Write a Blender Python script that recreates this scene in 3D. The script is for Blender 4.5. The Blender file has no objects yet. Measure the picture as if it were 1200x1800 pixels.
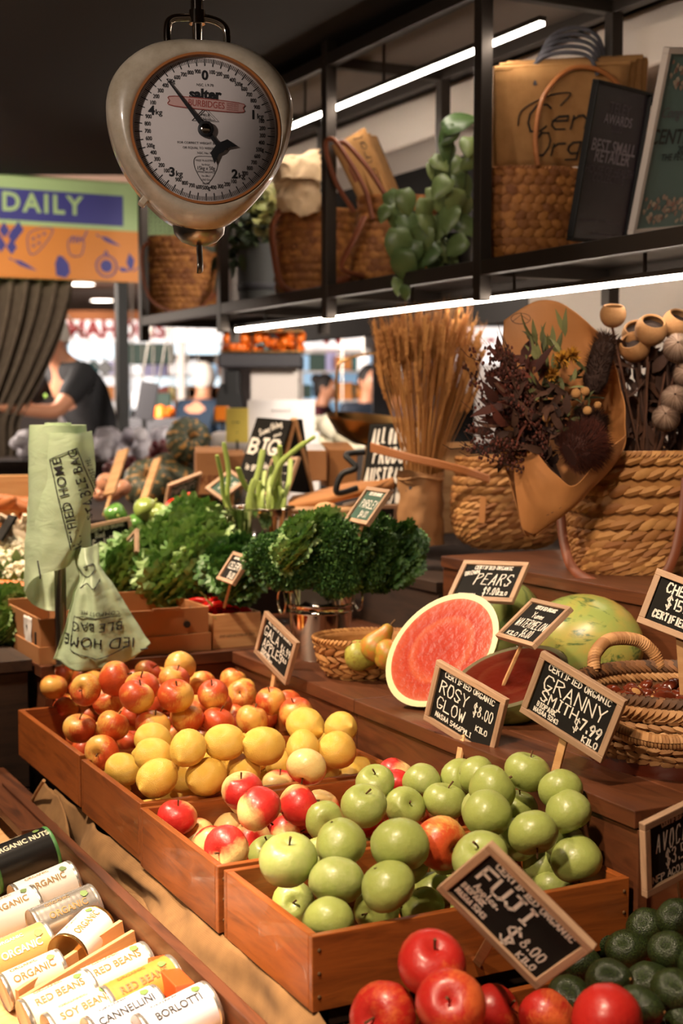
import bpy, bmesh, math, random
from mathutils import Vector, Matrix, Euler, noise
random.seed(7)
C = bpy.context.scene.collection
SC = bpy.context.scene
# ---------------------------------------------------------------- camera
H = 1.45; FPX = 2500.0; PITCH = math.radians(4.28)
cam = bpy.data.cameras.new('camera'); camo = bpy.data.objects.new('camera', cam); C.objects.link(camo)
camo.location = (0, 0, H); camo.rotation_euler = (math.radians(90) - PITCH, 0, 0)
cam.sensor_fit = 'VERTICAL'; cam.sensor_height = 36; cam.lens = 50; cam.clip_start = .05; cam.clip_end = 100
cam.dof.use_dof = True; cam.dof.focus_distance = 2.4; cam.dof.aperture_fstop = 4.0
SC.camera = camo
# ---------------------------------------------------------------- world, exposure
w = bpy.data.worlds.new('world'); SC.world = w; w.use_nodes = True
w.node_tree.nodes['Background'].inputs[0].default_value = (1, .68, .45, 1)
w.node_tree.nodes['Background'].inputs[1].default_value = .07
SC.view_settings.view_transform = 'Standard'; SC.view_settings.look = 'None'
SC.view_settings.gamma = 1; SC.view_settings.use_curve_mapping = False
SC.view_settings.exposure = 0.0
SC.cycles.use_denoising = True; SC.cycles.max_bounces = 8; SC.cycles.glossy_bounces = 4
SC.cycles.transmission_bounces = 6; SC.cycles.sample_clamp_indirect = 6
# ---------------------------------------------------------------- bench frame: v runs right-away, u runs left-away
ANG = math.radians(27.1); ca, sa = math.cos(ANG), math.sin(ANG)
def L(v, u, z=0): return Vector((v*ca - u*sa, v*sa + u*ca, z))
def vu(p): return (p.x*ca + p.y*sa, -p.x*sa + p.y*ca)
EYE = Vector((0, 0, H))
def ray(px, py):
    x = (px - 600)/FPX; y = (900 - py)/FPX
    return Vector((x, math.cos(PITCH) + y*math.sin(PITCH), -math.sin(PITCH) + y*math.cos(PITCH)))
def atY(px, py, Y): d = ray(px, py); return EYE + d*(Y/d.y)
def onz(px, py, z): d = ray(px, py); return EYE + d*((z - H)/d.z)
def onv(px, py, v): d = ray(px, py); return EYE + d*(v/(d.x*ca + d.y*sa))
def onu(px, py, u): d = ray(px, py); return EYE + d*(u/(-d.x*sa + d.y*ca))
# ---------------------------------------------------------------- lights
def spot(name, loc, aim, power, size=60, blend=.6, col=(1, .775, .55), rad=.06):
    l = bpy.data.lights.new(name, 'SPOT'); l.energy = power; l.color = col; l.spot_size = math.radians(size)
    l.spot_blend = blend; l.shadow_soft_size = rad
    o = bpy.data.objects.new(name, l); C.objects.link(o); o.location = loc
    o.rotation_euler = (Vector(aim) - Vector(loc)).to_track_quat('-Z', 'Y').to_euler(); return o
def area(name, loc, aim, power, sx, sy, col=(1, .8, .6)):
    l = bpy.data.lights.new(name, 'AREA'); l.energy = power; l.color = col; l.shape = 'RECTANGLE'; l.size = sx; l.size_y = sy
    o = bpy.data.objects.new(name, l); C.objects.link(o); o.location = loc
    o.rotation_euler = (Vector(aim) - Vector(loc)).to_track_quat('-Z', 'Y').to_euler(); return o
spot('track_and_fill_spot', L(.2, 2.9, 2.5), L(1.05, 2.7, .8), 235, 62, .8)
spot('track_and_fill_spot', L(.25, 1.2, 2.5), L(1.1, 1.75, .75), 190, 60, .8)
spot('track_and_fill_spot', L(-.9, .5, 2.45), L(1.1, 1.6, .7), 150, 50, .9)  # fill added from the camera side to brighten the FUJI lettering
spot('track_and_fill_spot', L(-.1, 1.9, 2.4), L(.62, 1.95, .5), 420, 26, .5)
spot('track_and_fill_spot', L(.9, 3.6, 2.5), L(1.6, 3.5, .9), 189, 70, .8)
spot('track_and_fill_spot', L(.9, 1.3, 2.5), L(2.1, 2.2, 1.3), 115, 50, .8)
spot('track_and_fill_spot', L(.3, 4.2, 2.55), L(.9, 4.4, .9), 300, 75, .8)
spot('track_and_fill_spot', (-1.3, .7, 2.3), (-.25, 2.5, 1.95), 85, 40, .8, (1, .86, .76))  # unseen lamp put in to light the front of the hanging scale
spot('track_and_fill_spot', L(.6, 4.6, 2.55), L(.9, 7.2, 2.2), 330, 70, .8, (1, .86, .7))  # extra lamp added to brighten the DAILY signboard and curtain
spot('track_and_fill_spot', L(.9, 1.7, 2.35), L(2.25, 3.0, 2.05), 26, 70, .9)  # weak fill added for the totes on the rack, no fixture known there
spot('hall_fill_spot', (-2.3, 7.6, 2.5), (-1.2, 11, .9), 900, 90, .8, (1, .9, .8), .3)  # added fill for the left of the far hall, source out of view
spot('hall_fill_spot', (.6, 5.0, 2.4), (-.1, 8, .9), 500, 90, .8, (1, .88, .76), .3)  # invented fill on the kiosk fronts, in place of all-round hall light
area('hall_light', (0, 13, 3.1), (0, 13, 0), 5200, 9, 9, (1, .9, .82))
area('hall_light', (-3.5, 8.5, 2.6), (-3, 9.5, 0), 900, 2, 3, (1, .86, .74))
# ---------------------------------------------------------------- materials
def srgb(h):
    h = h.lstrip('#'); r = [int(h[i:i+2], 16)/255 for i in (0, 2, 4)]
    return tuple((c/12.92 if c <= .04045 else ((c + .055)/1.055)**2.4) for c in r) + (1,)
class NT:
    def __init__(s, name):
        s.m = bpy.data.materials.new(name); s.m.use_nodes = True; s.t = s.m.node_tree; s.n = s.t.nodes; s.l = s.t.links
        s.b = s.n['Principled BSDF']; s.out = s.n['Material Output']
    def add(s, t, **k):
        n = s.n.new(t)
        for a, v in k.items(): setattr(n, a, v)
        return n
    def put(s, sock, v):
        if isinstance(v, bpy.types.NodeSocket): s.l.new(v, sock)
        elif isinstance(v, str): sock.default_value = srgb(v)
        else: sock.default_value = v
    def set(s, **k):
        for a, v in k.items(): s.put(s.b.inputs[a.replace('_', ' ')], v)
    def obj(s, scale=(1, 1, 1), rnd=True):
        tc = s.add('ShaderNodeTexCoord'); mp = s.add('ShaderNodeMapping'); mp.inputs['Scale'].default_value = scale
        s.l.new(tc.outputs['Object'], mp.inputs[0])
        if rnd:
            oi = s.add('ShaderNodeObjectInfo'); mu = s.add('ShaderNodeMath', operation='MULTIPLY'); mu.inputs[1].default_value = 37.
            s.l.new(oi.outputs['Random'], mu.inputs[0]); s.l.new(mu.outputs[0], mp.inputs['Location'])
        return mp.outputs[0]
    def noise(s, vec, scale=5, detail=4, rough=.5, dist=0):
        n = s.add('ShaderNodeTexNoise'); n.inputs['Scale'].default_value = scale; n.inputs['Detail'].default_value = detail
        n.inputs['Roughness'].default_value = rough; n.inputs['Distortion'].default_value = dist
        if vec: s.l.new(vec, n.inputs['Vector'])
        return n.outputs['Fac']
    def vor(s, vec, scale=5, feat='F1'):
        n = s.add('ShaderNodeTexVoronoi', feature=feat); n.inputs['Scale'].default_value = scale
        if vec: s.l.new(vec, n.inputs['Vector'])
        return n.outputs['Distance']
    def ramp(s, fac, *stops):
        n = s.add('ShaderNodeValToRGB'); e = n.color_ramp.elements
        while len(e) < len(stops): e.new(.5)
        for el, (p, c) in zip(e, stops): el.position = p; el.color = srgb(c) if isinstance(c, str) else (c, c, c, 1)
        s.l.new(fac, n.inputs[0]); return n.outputs[0]
    def mix(s, fac, a, b, mode='MIX'):
        n = s.add('ShaderNodeMix', data_type='RGBA', blend_type=mode)
        s.put(n.inputs[0], fac); s.put(n.inputs[6], a); s.put(n.inputs[7], b); return n.outputs[2]
    def math(s, op, a, b=0., c=0.):
        n = s.add('ShaderNodeMath', operation=op)
        for i, v in enumerate((a, b, c)):
            if isinstance(v, bpy.types.NodeSocket): s.l.new(v, n.inputs[i])
            else: n.inputs[i].default_value = v
        return n.outputs[0]
    def bump(s, h, st=.3, dist=.01):
        n = s.add('ShaderNodeBump'); n.inputs['Strength'].default_value = st; n.inputs['Distance'].default_value = dist
        s.l.new(h, n.inputs['Height']); s.l.new(n.outputs[0], s.b.inputs['Normal'])
    def rand(s):
        return s.add('ShaderNodeObjectInfo').outputs['Random']
M = {}
def plain(name, col, rough=.6, metal=0., emit=0., **k):
    t = NT(name); t.set(Base_Color=col, Roughness=rough, Metallic=metal)
    if emit: t.set(Emission_Color=col, Emission_Strength=emit)
    for a, v in k.items(): t.set(**{a: v})
    M[name] = t.m; return t
def wood(name, a, b, axis=0, rough=.5, sc=1., coat=0., bump=.25):
    t = NT(name); s = [14*sc, 14*sc, 14*sc]; s[axis] = 1.3*sc
    vec = t.obj(tuple(s)); n = t.noise(vec, 2.2, 6, .6, 1.2); n2 = t.noise(t.obj((3, 3, 3)), 2, 3)
    col = t.ramp(n, (.28, b), (.5, a), (.72, b)); col = t.mix(t.math('MULTIPLY', n2, .55), col, b)
    oi = t.rand(); hs = t.add('ShaderNodeHueSaturation'); t.l.new(t.math('MULTIPLY_ADD', oi, .35, .82), hs.inputs['Value']); t.l.new(col, hs.inputs['Color'])
    t.set(Base_Color=hs.outputs[0], Roughness=rough); t.b.inputs['Coat Weight'].default_value = coat; t.bump(n, bump, .002)
    M[name] = t.m
wood('crate_v', '#a05622', '#673312', 0, .42, 1, .15); wood('crate_u', '#a05622', '#673312', 1, .42, 1, .15)
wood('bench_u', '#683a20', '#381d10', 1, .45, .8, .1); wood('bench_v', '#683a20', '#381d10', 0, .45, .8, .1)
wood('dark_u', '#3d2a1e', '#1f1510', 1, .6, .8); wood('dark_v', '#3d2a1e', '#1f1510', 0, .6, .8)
wood('pale_x', '#bd9a7c', '#8c6c52', 0, .6, 1.6); wood('pale_y', '#bd9a7c', '#8c6c52', 1, .6, 1.6)
wood('pine', '#d8ab78', '#b98552', 0, .6, .8)
def skin_mat(name, base, base2, red, red2, cov, streak=6, pale=None):
    t = NT(name); o = t.obj((1, 1, 1), True); tc = t.add('ShaderNodeTexCoord').outputs['Object']
    st = t.noise(t.obj((streak, streak, .9)), 2.0, 5, .6); big = t.noise(t.obj((1, 1, 1)), .9, 2)
    fine = t.noise(o, 22, 3)
    sx = t.add('ShaderNodeSeparateXYZ'); t.l.new(tc, sx.inputs[0])
    side = t.math('MULTIPLY', sx.outputs[0], .7 if pale else .32)
    m = t.math('ADD', side, t.math('MULTIPLY_ADD', big, .6 if pale else 1.5, -.3 if pale else -.75))
    m = t.math('ADD', m, t.math('MULTIPLY_ADD', st, .35 if pale else .9, -.17 if pale else -.45)); m = t.math('ADD', m, t.math('MULTIPLY_ADD', t.rand(), .5, cov - .25))
    msk = t.ramp(m, (.25, 0.), (.62, 1.))
    gb = t.mix(fine, base, base2); rb = t.mix(st, red, red2)
    col = t.mix(msk, gb, rb)
    sp = t.vor(o, 9); col = t.mix(t.ramp(sp, (.02, .35), (.07, 0.)), col, '#f0d9a0')
    t.set(Base_Color=col, Roughness=.4); t.b.inputs['Coat Weight'].default_value = .14; t.b.inputs['Coat Roughness'].default_value = .2
    t.b.inputs['Subsurface Weight'].default_value = .06; t.b.inputs['Subsurface Radius'].default_value = (.01, .004, .002)
    t.bump(t.noise(o, 3, 2), .05, .05); M[name] = t.m
skin_mat('gala', '#e3b45c', '#d99a45', '#b5341c', '#d3602c', .52, 7)
skin_mat('rosy', '#ead391', '#e2b56c', '#b8181f', '#d2382c', .55, 3, 1)
skin_mat('granny', '#9fa95c', '#8f9a4c', '#87994a', '#adb070', .2, 2)
skin_mat('fuji', '#cf6a34', '#c9542c', '#a01416', '#b82a1e', .62, 5)
skin_mat('lemon', '#ecc352', '#e5b443', '#f0cd6a', '#dda83a', .3, 2)
t = NT('lemon'); o = t.obj((1, 1, 1)); t.set(Base_Color=t.mix(t.noise(o, 2, 3), '#f2d169', '#e0ab3a'), Roughness=.36); t.bump(t.noise(o, 26, 3), .35, .04); M['lemon'] = t.m
t = NT('avocado'); o = t.obj((1, 1, 1)); n = t.noise(o, 14, 5); t.set(Base_Color=t.mix(t.ramp(n, (.4, 0.), (.62, 1.)), '#141c0e', '#36441f'), Roughness=.34); t.bump(t.vor(o, 16), .3, .03); M['avocado'] = t.m
plain('stem', '#5a3c1c', .8); plain('calyx', '#4a3418', .9)
t = NT('chalkboard'); n = t.noise(t.obj((9, 9, 9)), 3, 5); t.set(Base_Color=t.mix(n, '#141414', '#26231f'), Roughness=.85, Specular_IOR_Level=.15); M['chalkboard'] = t.m
t = NT('green_chalkboard'); n = t.noise(t.obj((9, 9, 9)), 3, 5); t.set(Base_Color=t.mix(n, '#1c3a2b', '#35594a'), Roughness=.7); M['green_chalkboard'] = t.m
plain('chalk', '#e9e2d6', .9)
def tinted(name, a, b, rough=.7, st=.4, ns=60):
    t = NT(name); at = t.add('ShaderNodeAttribute'); at.attribute_name = 'tint'
    o = t.obj((1, 1, 1)); n = t.noise(o, ns, 4); c = t.mix(at.outputs['Fac'], a, b); c = t.mix(t.math('MULTIPLY', n, .5), c, b)
    t.set(Base_Color=c, Roughness=rough); t.bump(n, st, .004); M[name] = t.m
tinted('wicker', '#cf9a5a', '#8a5526'); tinted('wicker_dark', '#8a5a32', '#3f2715'); tinted('wicker_orange', '#c07f3c', '#7a451c'); tinted('rope', '#c39462', '#8c5f35')
tinted('leaf_parsley', '#6b9446', '#30562a', .5, .1); tinted('leaf_celery', '#adc07a', '#5a8340', .5, .1); tinted('leaf_pothos', '#8a9a60', '#41582e', .4, .1)
tinted('leaf_dark', '#3c4a2a', '#1c2616', .5, .1); tinted('leaf_pale', '#c9bf86', '#8a9152', .5, .1); tinted('wheat', '#c08a4a', '#8a5420', .8, .1)
tinted('dried_red', '#6e2f1c', '#33150f', .8, .1); tinted('dried_brown', '#5c3a28', '#2a1812', .9, .1); tinted('dried_yellow', '#c98f22', '#8a5a18', .8, .1); tinted('dried_green', '#7c7c48', '#46482a', .8, .1)
tinted('bag_white', '#f4eef0', '#b9b2bd', .25, .1); tinted('cauli', '#f0ead8', '#cfc3a2', .8, .3)
plain('steel_frame', '#3a332e', .42, .6); plain('chrome', '#d8cdc0', .08, 1.); plain('brushed', '#9a948c', .3, 1.)
plain('black_metal', '#0f0e0d', .6, .0); plain('black', '#0d0c0c', .6); plain('dark_grey', '#38363a', .6); plain('white_paint', '#d9cec6', .55)
plain('white', '#eeeaea', .5); plain('grey_pot', '#4a4a48', .7); plain('ceiling_dark', '#1d1611', .9); plain('header_dark', '#15100d', .9)
t = NT('enamel'); n = t.noise(t.obj((1, 1, 1)), 14, 6, .65); t.set(Base_Color=t.mix(t.ramp(n, (.42, 0.), (.75, 1.)), '#bfb19c', '#978870'), Roughness=.36); t.b.inputs['Coat Weight'].default_value = .4; t.bump(n, .05, .002); M['enamel'] = t.m
plain('dial_face', '#ddd3cf', .5); plain('ink', '#17171a', .6); plain('ink_red', '#a8544c', .6); plain('ink_pink', '#d0958a', .6)
def cloth(name, a, b, sc=420, rough=.95, st=.3):
    t = NT(name); tc = t.obj((1, 1, 1), False); wv = t.add('ShaderNodeTexWave'); wv.inputs['Scale'].default_value = sc/6; t.l.new(tc, wv.inputs[0]); wv.bands_direction = 'X'
    w2 = t.add('ShaderNodeTexWave'); w2.inputs['Scale'].default_value = sc/6; t.l.new(tc, w2.inputs[0]); w2.bands_direction = 'Z'
    n = t.noise(tc, 30, 4); h = t.math('MULTIPLY', wv.outputs['Fac'], w2.outputs['Fac']); h = t.math('ADD', h, n)
    t.set(Base_Color=t.mix(n, a, b), Roughness=rough); t.bump(h, st, .003); M[name] = t.m
cloth('burlap', '#8f6a40', '#634526', 900, .95, .15); cloth('jute', '#b98a54', '#94683a'); cloth('velvet', '#80705f', '#5a4c3f', 60); cloth('canvas', '#d8bd9a', '#b89a76'); cloth('dark_cloth', '#55535a', '#38373c')
def paper(name, a, b, st=.35):
    t = NT(name); o = t.obj((1, 1, 1)); n = t.noise(o, 5, 4, .5, .6); t.set(Base_Color=t.mix(n, a, b), Roughness=.75); t.bump(n, st, .02); M[name] = t.m
paper('kraft', '#b57a44', '#96602f'); paper('cardboard', '#b07a4c', '#9a6539', .1); paper('kraft_bag', '#a97a4c', '#8a5f38', .6); paper('white_paper', '#ece6e2', '#dcd4d0', .05)
paper('yellow_paper', '#e4cc60', '#d6b94c', .05)
plain('leather', '#7a3f22', .5); plain('tan_leather', '#9c5f30', .45); plain('brass', '#b78a55', .3, 1.)
t = NT('bag_film'); n = t.noise(t.obj((1, 1, 2.2)), 14, 5, .6, .8); t.set(Base_Color=t.mix(n, '#cbdabc', '#b9cda6'), Roughness=.38); t.bump(n, .25, .012)
tr = t.add('ShaderNodeBsdfTranslucent'); tr.inputs[0].default_value = srgb('#b8cfa4'); ms = t.add('ShaderNodeMixShader'); ms.inputs[0].default_value = .3
t.l.new(t.b.outputs[0], ms.inputs[1]); t.l.new(tr.outputs[0], ms.inputs[2]); t.l.new(ms.outputs[0], t.out.inputs[0]); M['bag_film'] = t.m
plain('led', '#fff0de', .5, 0, 46.); plain('downlight', '#fff4e6', .5, 0, 14.); plain('lit_sign', '#fff6f4', .5, 0, 2.2); plain('lit_blue', '#cfe6ff', .5, 0, 1.5)
plain('chilli_red', '#a81410', .25); plain('chestnut', '#5c2412', .22)
def clear(name, rough=.03, amt=.1):
    t = NT(name); t.set(Base_Color='#ffffff', Roughness=rough); tp = t.add('ShaderNodeBsdfTransparent'); g = t.add('ShaderNodeBsdfGlossy'); g.inputs['Roughness'].default_value = rough; fr = t.add('ShaderNodeFresnel'); fr.inputs[0].default_value = 1.35
    ms = t.add('ShaderNodeMixShader'); t.l.new(t.math('MULTIPLY_ADD', fr.outputs[0], 1., amt), ms.inputs[0]); t.l.new(tp.outputs[0], ms.inputs[1]); t.l.new(g.outputs[0], ms.inputs[2]); t.l.new(ms.outputs[0], t.out.inputs[0]); M[name] = t.m
clear('glass', .02, .0); clear('film', .12, .08)
# ---------------------------------------------------------------- mesh builder
class MB:
    def __init__(s): s.v = []; s.f = []; s.t = []; s.cur = 0.
    def add(s, vs, fs, mat=None, tint=None):
        o = len(s.v); s.v += [(mat @ Vector(p)) if mat else Vector(p) for p in vs]
        s.t += [s.cur if tint is None else tint]*len(vs)
        s.f += [tuple(i + o for i in f) for f in fs]; return s
    def box(s, c, d, rot=None, taper=1.):
        x, y, z = d[0]/2, d[1]/2, d[2]/2; k = taper
        vs = [(-x*k, -y*k, -z), (x*k, -y*k, -z), (x*k, y*k, -z), (-x*k, y*k, -z), (-x, -y, z), (x, -y, z), (x, y, z), (-x, y, z)]
        m = Matrix.Translation(c) @ (rot.to_matrix().to_4x4() if rot is not None and not isinstance(rot, Matrix) else (rot or Matrix()))
        return s.add(vs, [(0, 3, 2, 1), (4, 5, 6, 7), (0, 1, 5, 4), (1, 2, 6, 5), (2, 3, 7, 6), (3, 0, 4, 7)], m)
    def tube(s, pts, r, n=8, caps=True, flat=1.):
        pts = [Vector(p) for p in pts]; rr = r if isinstance(r, (list, tuple)) else [r]*len(pts); vs = []; up = None
        for i, p in enumerate(pts):
            d = (pts[min(i+1, len(pts)-1)] - pts[max(i-1, 0)]); d = d.normalized() if d.length > 1e-9 else Vector((0, 0, 1))
            if up is None: up = d.orthogonal().normalized()
            up = (up - d*up.dot(d)); up = up.normalized() if up.length > 1e-6 else d.orthogonal().normalized()
            sd = d.cross(up)
            for k in range(n):
                a = 2*math.pi*k/n; vs.append(p + up*(math.cos(a)*rr[i]*flat) + sd*(math.sin(a)*rr[i]))
        fs = [(i*n + k, i*n + (k+1) % n, (i+1)*n + (k+1) % n, (i+1)*n + k) for i in range(len(pts)-1) for k in range(n)]
        if caps: fs += [tuple(range(n))[::-1], tuple((len(pts)-1)*n + k for k in range(n))]
        return s.add(vs, fs)
    def lathe(s, prof, n=24, mat=None, closed=False, fn=None):
        vs = []; fs = []
        for r, z in prof:
            for k in range(n):
                a = 2*math.pi*k/n; q = (r*math.cos(a), r*math.sin(a), z); vs.append(fn(*q, a) if fn else q)
        m = len(prof)
        for i in range(m - (0 if closed else 1)):
            j = (i+1) % m
            fs += [(i*n + k, i*n + (k+1) % n, j*n + (k+1) % n, j*n + k) for k in range(n)]
        if not closed: fs += [tuple(range(n))[::-1], tuple((m-1)*n + k for k in range(n))]
        return s.add(vs, fs, mat)
    def ell(s, c, r, n=8, m=6, rot=None):
        r = (r, r, r) if isinstance(r, (int, float)) else r
        mt = Matrix.Translation(c) @ (rot.to_matrix().to_4x4() if rot is not None else Matrix()) @ Matrix.Diagonal((*r, 1))
        return s.lathe([(max(math.sin(math.pi*i/m), .02), -math.cos(math.pi*i/m)) for i in range(m+1)], n, mt)
    def grid(s, fn, nu, nv, wrap=False):
        vs = [fn(i/nu, j/nv) for j in range(nv+1) for i in range(nu + (0 if wrap else 1))]; w_ = nu if wrap else nu+1
        return s.add(vs, [(j*w_ + i, j*w_ + (i+1) % w_, (j+1)*w_ + (i+1) % w_, (j+1)*w_ + i) for j in range(nv) for i in range(nu)])
    def build(s, name, mat, parent=None, smooth=True, bevel=0, solid=0, sub=0, tint=False):
        me = bpy.data.meshes.new(name); me.from_pydata([tuple(p) for p in s.v], [], s.f); me.update()
        if tint or any(s.t):
            a = me.attributes.new('tint', 'FLOAT', 'POINT'); a.data.foreach_set('value', s.t)
        me.materials.append(M[mat] if isinstance(mat, str) else mat)
        if smooth: me.polygons.foreach_set('use_smooth', [True]*len(me.polygons))
        if smooth is True and (bevel or sub == 0): me.set_sharp_from_angle(angle=math.radians(50))
        o = bpy.data.objects.new(name, me); C.objects.link(o)
        if parent: o.parent = parent
        if solid: md = o.modifiers.new('solid', 'SOLIDIFY'); md.thickness = solid; md.offset = 0
        if bevel: md = o.modifiers.new('bevel', 'BEVEL'); md.width = bevel; md.segments = 2; md.limit_method = 'ANGLE'
        if sub: md = o.modifiers.new('sub', 'SUBSURF'); md.levels = sub; md.render_levels = sub
        return o
def tag(o, label=None, cat=None, group=None, kind=None):
    if label: o['label'] = label
    if cat: o['category'] = cat
    if group: o['group'] = group
    if kind: o['kind'] = kind
    return o
def thing(name, label, cat, loc=(0, 0, 0), rz=0., group=None, rot=None):
    o = bpy.data.objects.new(name, None); C.objects.link(o); o.location = loc
    if rot is not None: o.rotation_euler = rot
    else: o.rotation_euler = (0, 0, rz)
    o.empty_display_size = .05
    return tag(o, label, cat, group)
def bench_thing(name, label, cat, v, u, z, rz=0, group=None): return thing(name, label, cat, L(v, u, z), ANG + rz, group)
def struct(o): o['kind'] = 'structure'; return o
def stuff(o): o['kind'] = 'stuff'; return o
def copy_thing(o, loc=None, rot=None, scale=None, label=None, parts=True):
    kids = [c for c in o.children] if parts else []
    r = o.copy(); C.objects.link(r)
    if loc is not None: r.location = loc
    if rot is not None: r.rotation_euler = rot
    if scale is not None: r.scale = scale
    if label: r['label'] = label
    for k in kids:
        c = k.copy(); C.objects.link(c); c.parent = r
        for g in list(k.children):
            d = g.copy(); C.objects.link(d); d.parent = c
    return r
# ---------------------------------------------------------------- lettering
GL = {'A': '00 26 40|12 32', 'B': '00 06 26 35 34 23 03|23 32 31 20 00', 'C': '45 36 16 04 02 10 30 41', 'D': '00 06 26 44 42 20 00', 'E': '46 06 00 40|03 33',
 'F': '46 06 00|03 33', 'G': '45 36 16 04 02 10 30 42 22', 'H': '06 00|46 40|03 43', 'I': '16 36|26 20|10 30', 'J': '16 46|36 31 20 10 01', 'K': '06 00|46 03 40',
 'L': '06 00 40', 'M': '00 06 23 46 40', 'N': '00 06 40 46', 'O': '16 04 02 10 30 42 44 36 16', 'P': '00 06 36 45 34 03', 'Q': '16 04 02 10 30 42 44 36 16|22 40',
 'R': '00 06 36 45 34 03|23 40', 'S': '45 36 16 05 04 42 31 30 10 01', 'T': '06 46|26 20', 'U': '06 01 10 30 41 46', 'V': '06 20 46', 'W': '06 10 24 30 46',
 'X': '06 40|00 46', 'Y': '06 23 46|23 20', 'Z': '06 46 00 40', '0': '16 04 02 10 30 42 44 36 16', '1': '15 26 20', '2': '05 16 36 45 44 00 40', '3': '05 16 36 45 34 23 33 42 41 30 10 01',
 '4': '36 02 42|30 35', '5': '46 06 03 33 42 41 30 00', '6': '36 03 01 10 30 41 42 33 03', '7': '06 46 10', '8': '23 14 15 26 35 34 23 42 41 30 10 01 02 23', '9': '44 33 13 04 15 26 36 45 44 20',
 '$': '45 36 16 05 04 42 31 30 10 01|28 2.', '.': '10 11', '-': '13 33', '/': '00 46', ',': '21 0.', "'": '26 25', 'a': '33 13 02 01 10 20 32|33 30', 'p': '03 0.|02 13 23 32 31 20 00', 'l': '16 11 20',
 'e': '02 32 33 13 02 01 10 30', 's': '33 13 02 31 20 00', 'i': '13 10|14 15', 'f': '36 25 20|03 33', 'u': '03 01 10 20 32|33 30', 'o': '13 02 01 10 20 31 32 23 13', 'w': '03 10 22 30 43', 'r': '03 00|02 13 33',
 't': '26 21 30|04 34', 'n': '03 00|02 13 23 32 30', 'h': '06 00|02 13 23 32 30', 'g': '33 13 02 01 10 30|33 3. 0.', 'k': '06 00|33 01 30', 'm': '03 00|03 22 20|22 43 40', 'c': '33 13 02 01 10 30', 'd': '36 30|33 13 02 01 10 30'}
def strokes(mb, txt, x0, y0, h, w_, jit=.05, z=0., wide=1., slant=0., rnd=None):
    """single-line handwriting laid out as flat ribbons; returns end x"""
    rnd = rnd or random; cx = x0; s = h/6.
    for ch in txt:
        if ch == ' ': cx += s*3.4*wide; continue
        g = GL.get(ch)
        if g is None: cx += s*4; continue
        mx = 0; dy = rnd.uniform(-.25, .25)*s
        for st in g.split('|'):
            pts = []
            for q in st.split():
                a = int(q[0]); b = -1.6 if q[1] == '.' else int(q[1]); b = 7 if b == 8 else b; mx = max(mx, a)
                pts.append(Vector((cx + (a*wide + slant*b + rnd.uniform(-jit, jit)*4)*s, y0 + dy + (b + rnd.uniform(-jit, jit)*4)*s, z)))
            for a, b in zip(pts, pts[1:]):
                d = (b - a); d = d.normalized() if d.length > 1e-9 else Vector((1, 0, 0)); n = Vector((-d.y, d.x, 0))*w_*.5*rnd.uniform(.8, 1.15); e = d*w_*.35
                mb.add([a - e - n, b + e - n, b + e + n, a - e + n], [(0, 1, 2, 3)])
        cx += (mx*wide + 1.35)*s
    return cx
def twidth(txt, h, wide=1.):
    s = h/6.; x = 0
    for ch in txt:
        if ch == ' ': x += s*3.4*wide; continue
        g = GL.get(ch)
        if g is None: x += 4*s; continue
        x += (max(int(q[0]) for q in g.replace('|', ' ').split())*wide + 1.35)*s
    return x - 1.35*s
_tc = {}
def font_verts(txt, size, bold=0., shear=0., sx=1., spacing=1.):
    key = (txt, size, bold, shear, sx, spacing)
    if key not in _tc:
        cu = bpy.data.curves.new('t', 'FONT'); cu.body = txt; cu.size = size; cu.offset = bold*size; cu.shear = shear; cu.align_x = 'CENTER'; cu.align_y = 'CENTER'
        cu.resolution_u = 3; cu.space_character = spacing
        o = bpy.data.objects.new('t', cu); me = bpy.data.meshes.new_from_object(o)
        _tc[key] = ([Vector((v.co.x*sx, v.co.y, 0)) for v in me.vertices], [tuple(p.vertices) for p in me.polygons])
        bpy.data.objects.remove(o); bpy.data.curves.remove(cu); bpy.data.meshes.remove(me)
    return _tc[key]
def ftext(mb, txt, size, mat=None, fn=None, **k):
    vs, fs = font_verts(txt, size, **k)
    if fn: vs = [fn(v.x, v.y) for v in vs]
    return mb.add(vs, fs, mat)
def smooth_pts(pts, n=6, closed=False):
    P = [Vector(p) for p in pts]; out = []; m = len(P); rng = range(m if closed else m-1)
    for i in rng:
        g = (lambda k: P[k % m]) if closed else (lambda k: P[min(max(k, 0), m-1)])
        p0, p1, p2, p3 = g(i-1), g(i), g(i+1), g(i+2)
        for k in range(n):
            t_ = k/n; out.append(.5*((2*p1) + (-p0+p2)*t_ + (2*p0-5*p1+4*p2-p3)*t_*t_ + (-p0+3*p1-3*p2+p3)*t_**3))
    if not closed: out.append(P[-1])
    return out
# ================================================================ SETTING
ZB = .85; ZC = .75; ZP = 1.07; VP_ = 1.857
struct(MB().box((1, 10, -.01), (14, 34, .02)).build('floor', plain('floor_grey', '#5b504a', .5).m))
struct(MB().box((0, 2.9, 2.63), (12, 8.6, .06)).build('ceiling', 'ceiling_dark'))
# market hall far behind
plain('hall_ceiling', '#bfa08c', .8); plain('hall_wall', '#9a8f8c', .8); plain('soffit', '#a8673c', .8)
struct(MB().box((0, 15.0, 2.95), (16, 15.4, .06)).build('ceiling', 'hall_ceiling'))
struct(MB().box((0, 25, 1.4), (16, .1, 3.0)).build('wall_back', 'hall_wall'))
struct(MB().box((0, 7.25, 2.78), (12, .08, .34)).build('trim_1', 'ceiling_dark'))
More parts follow.
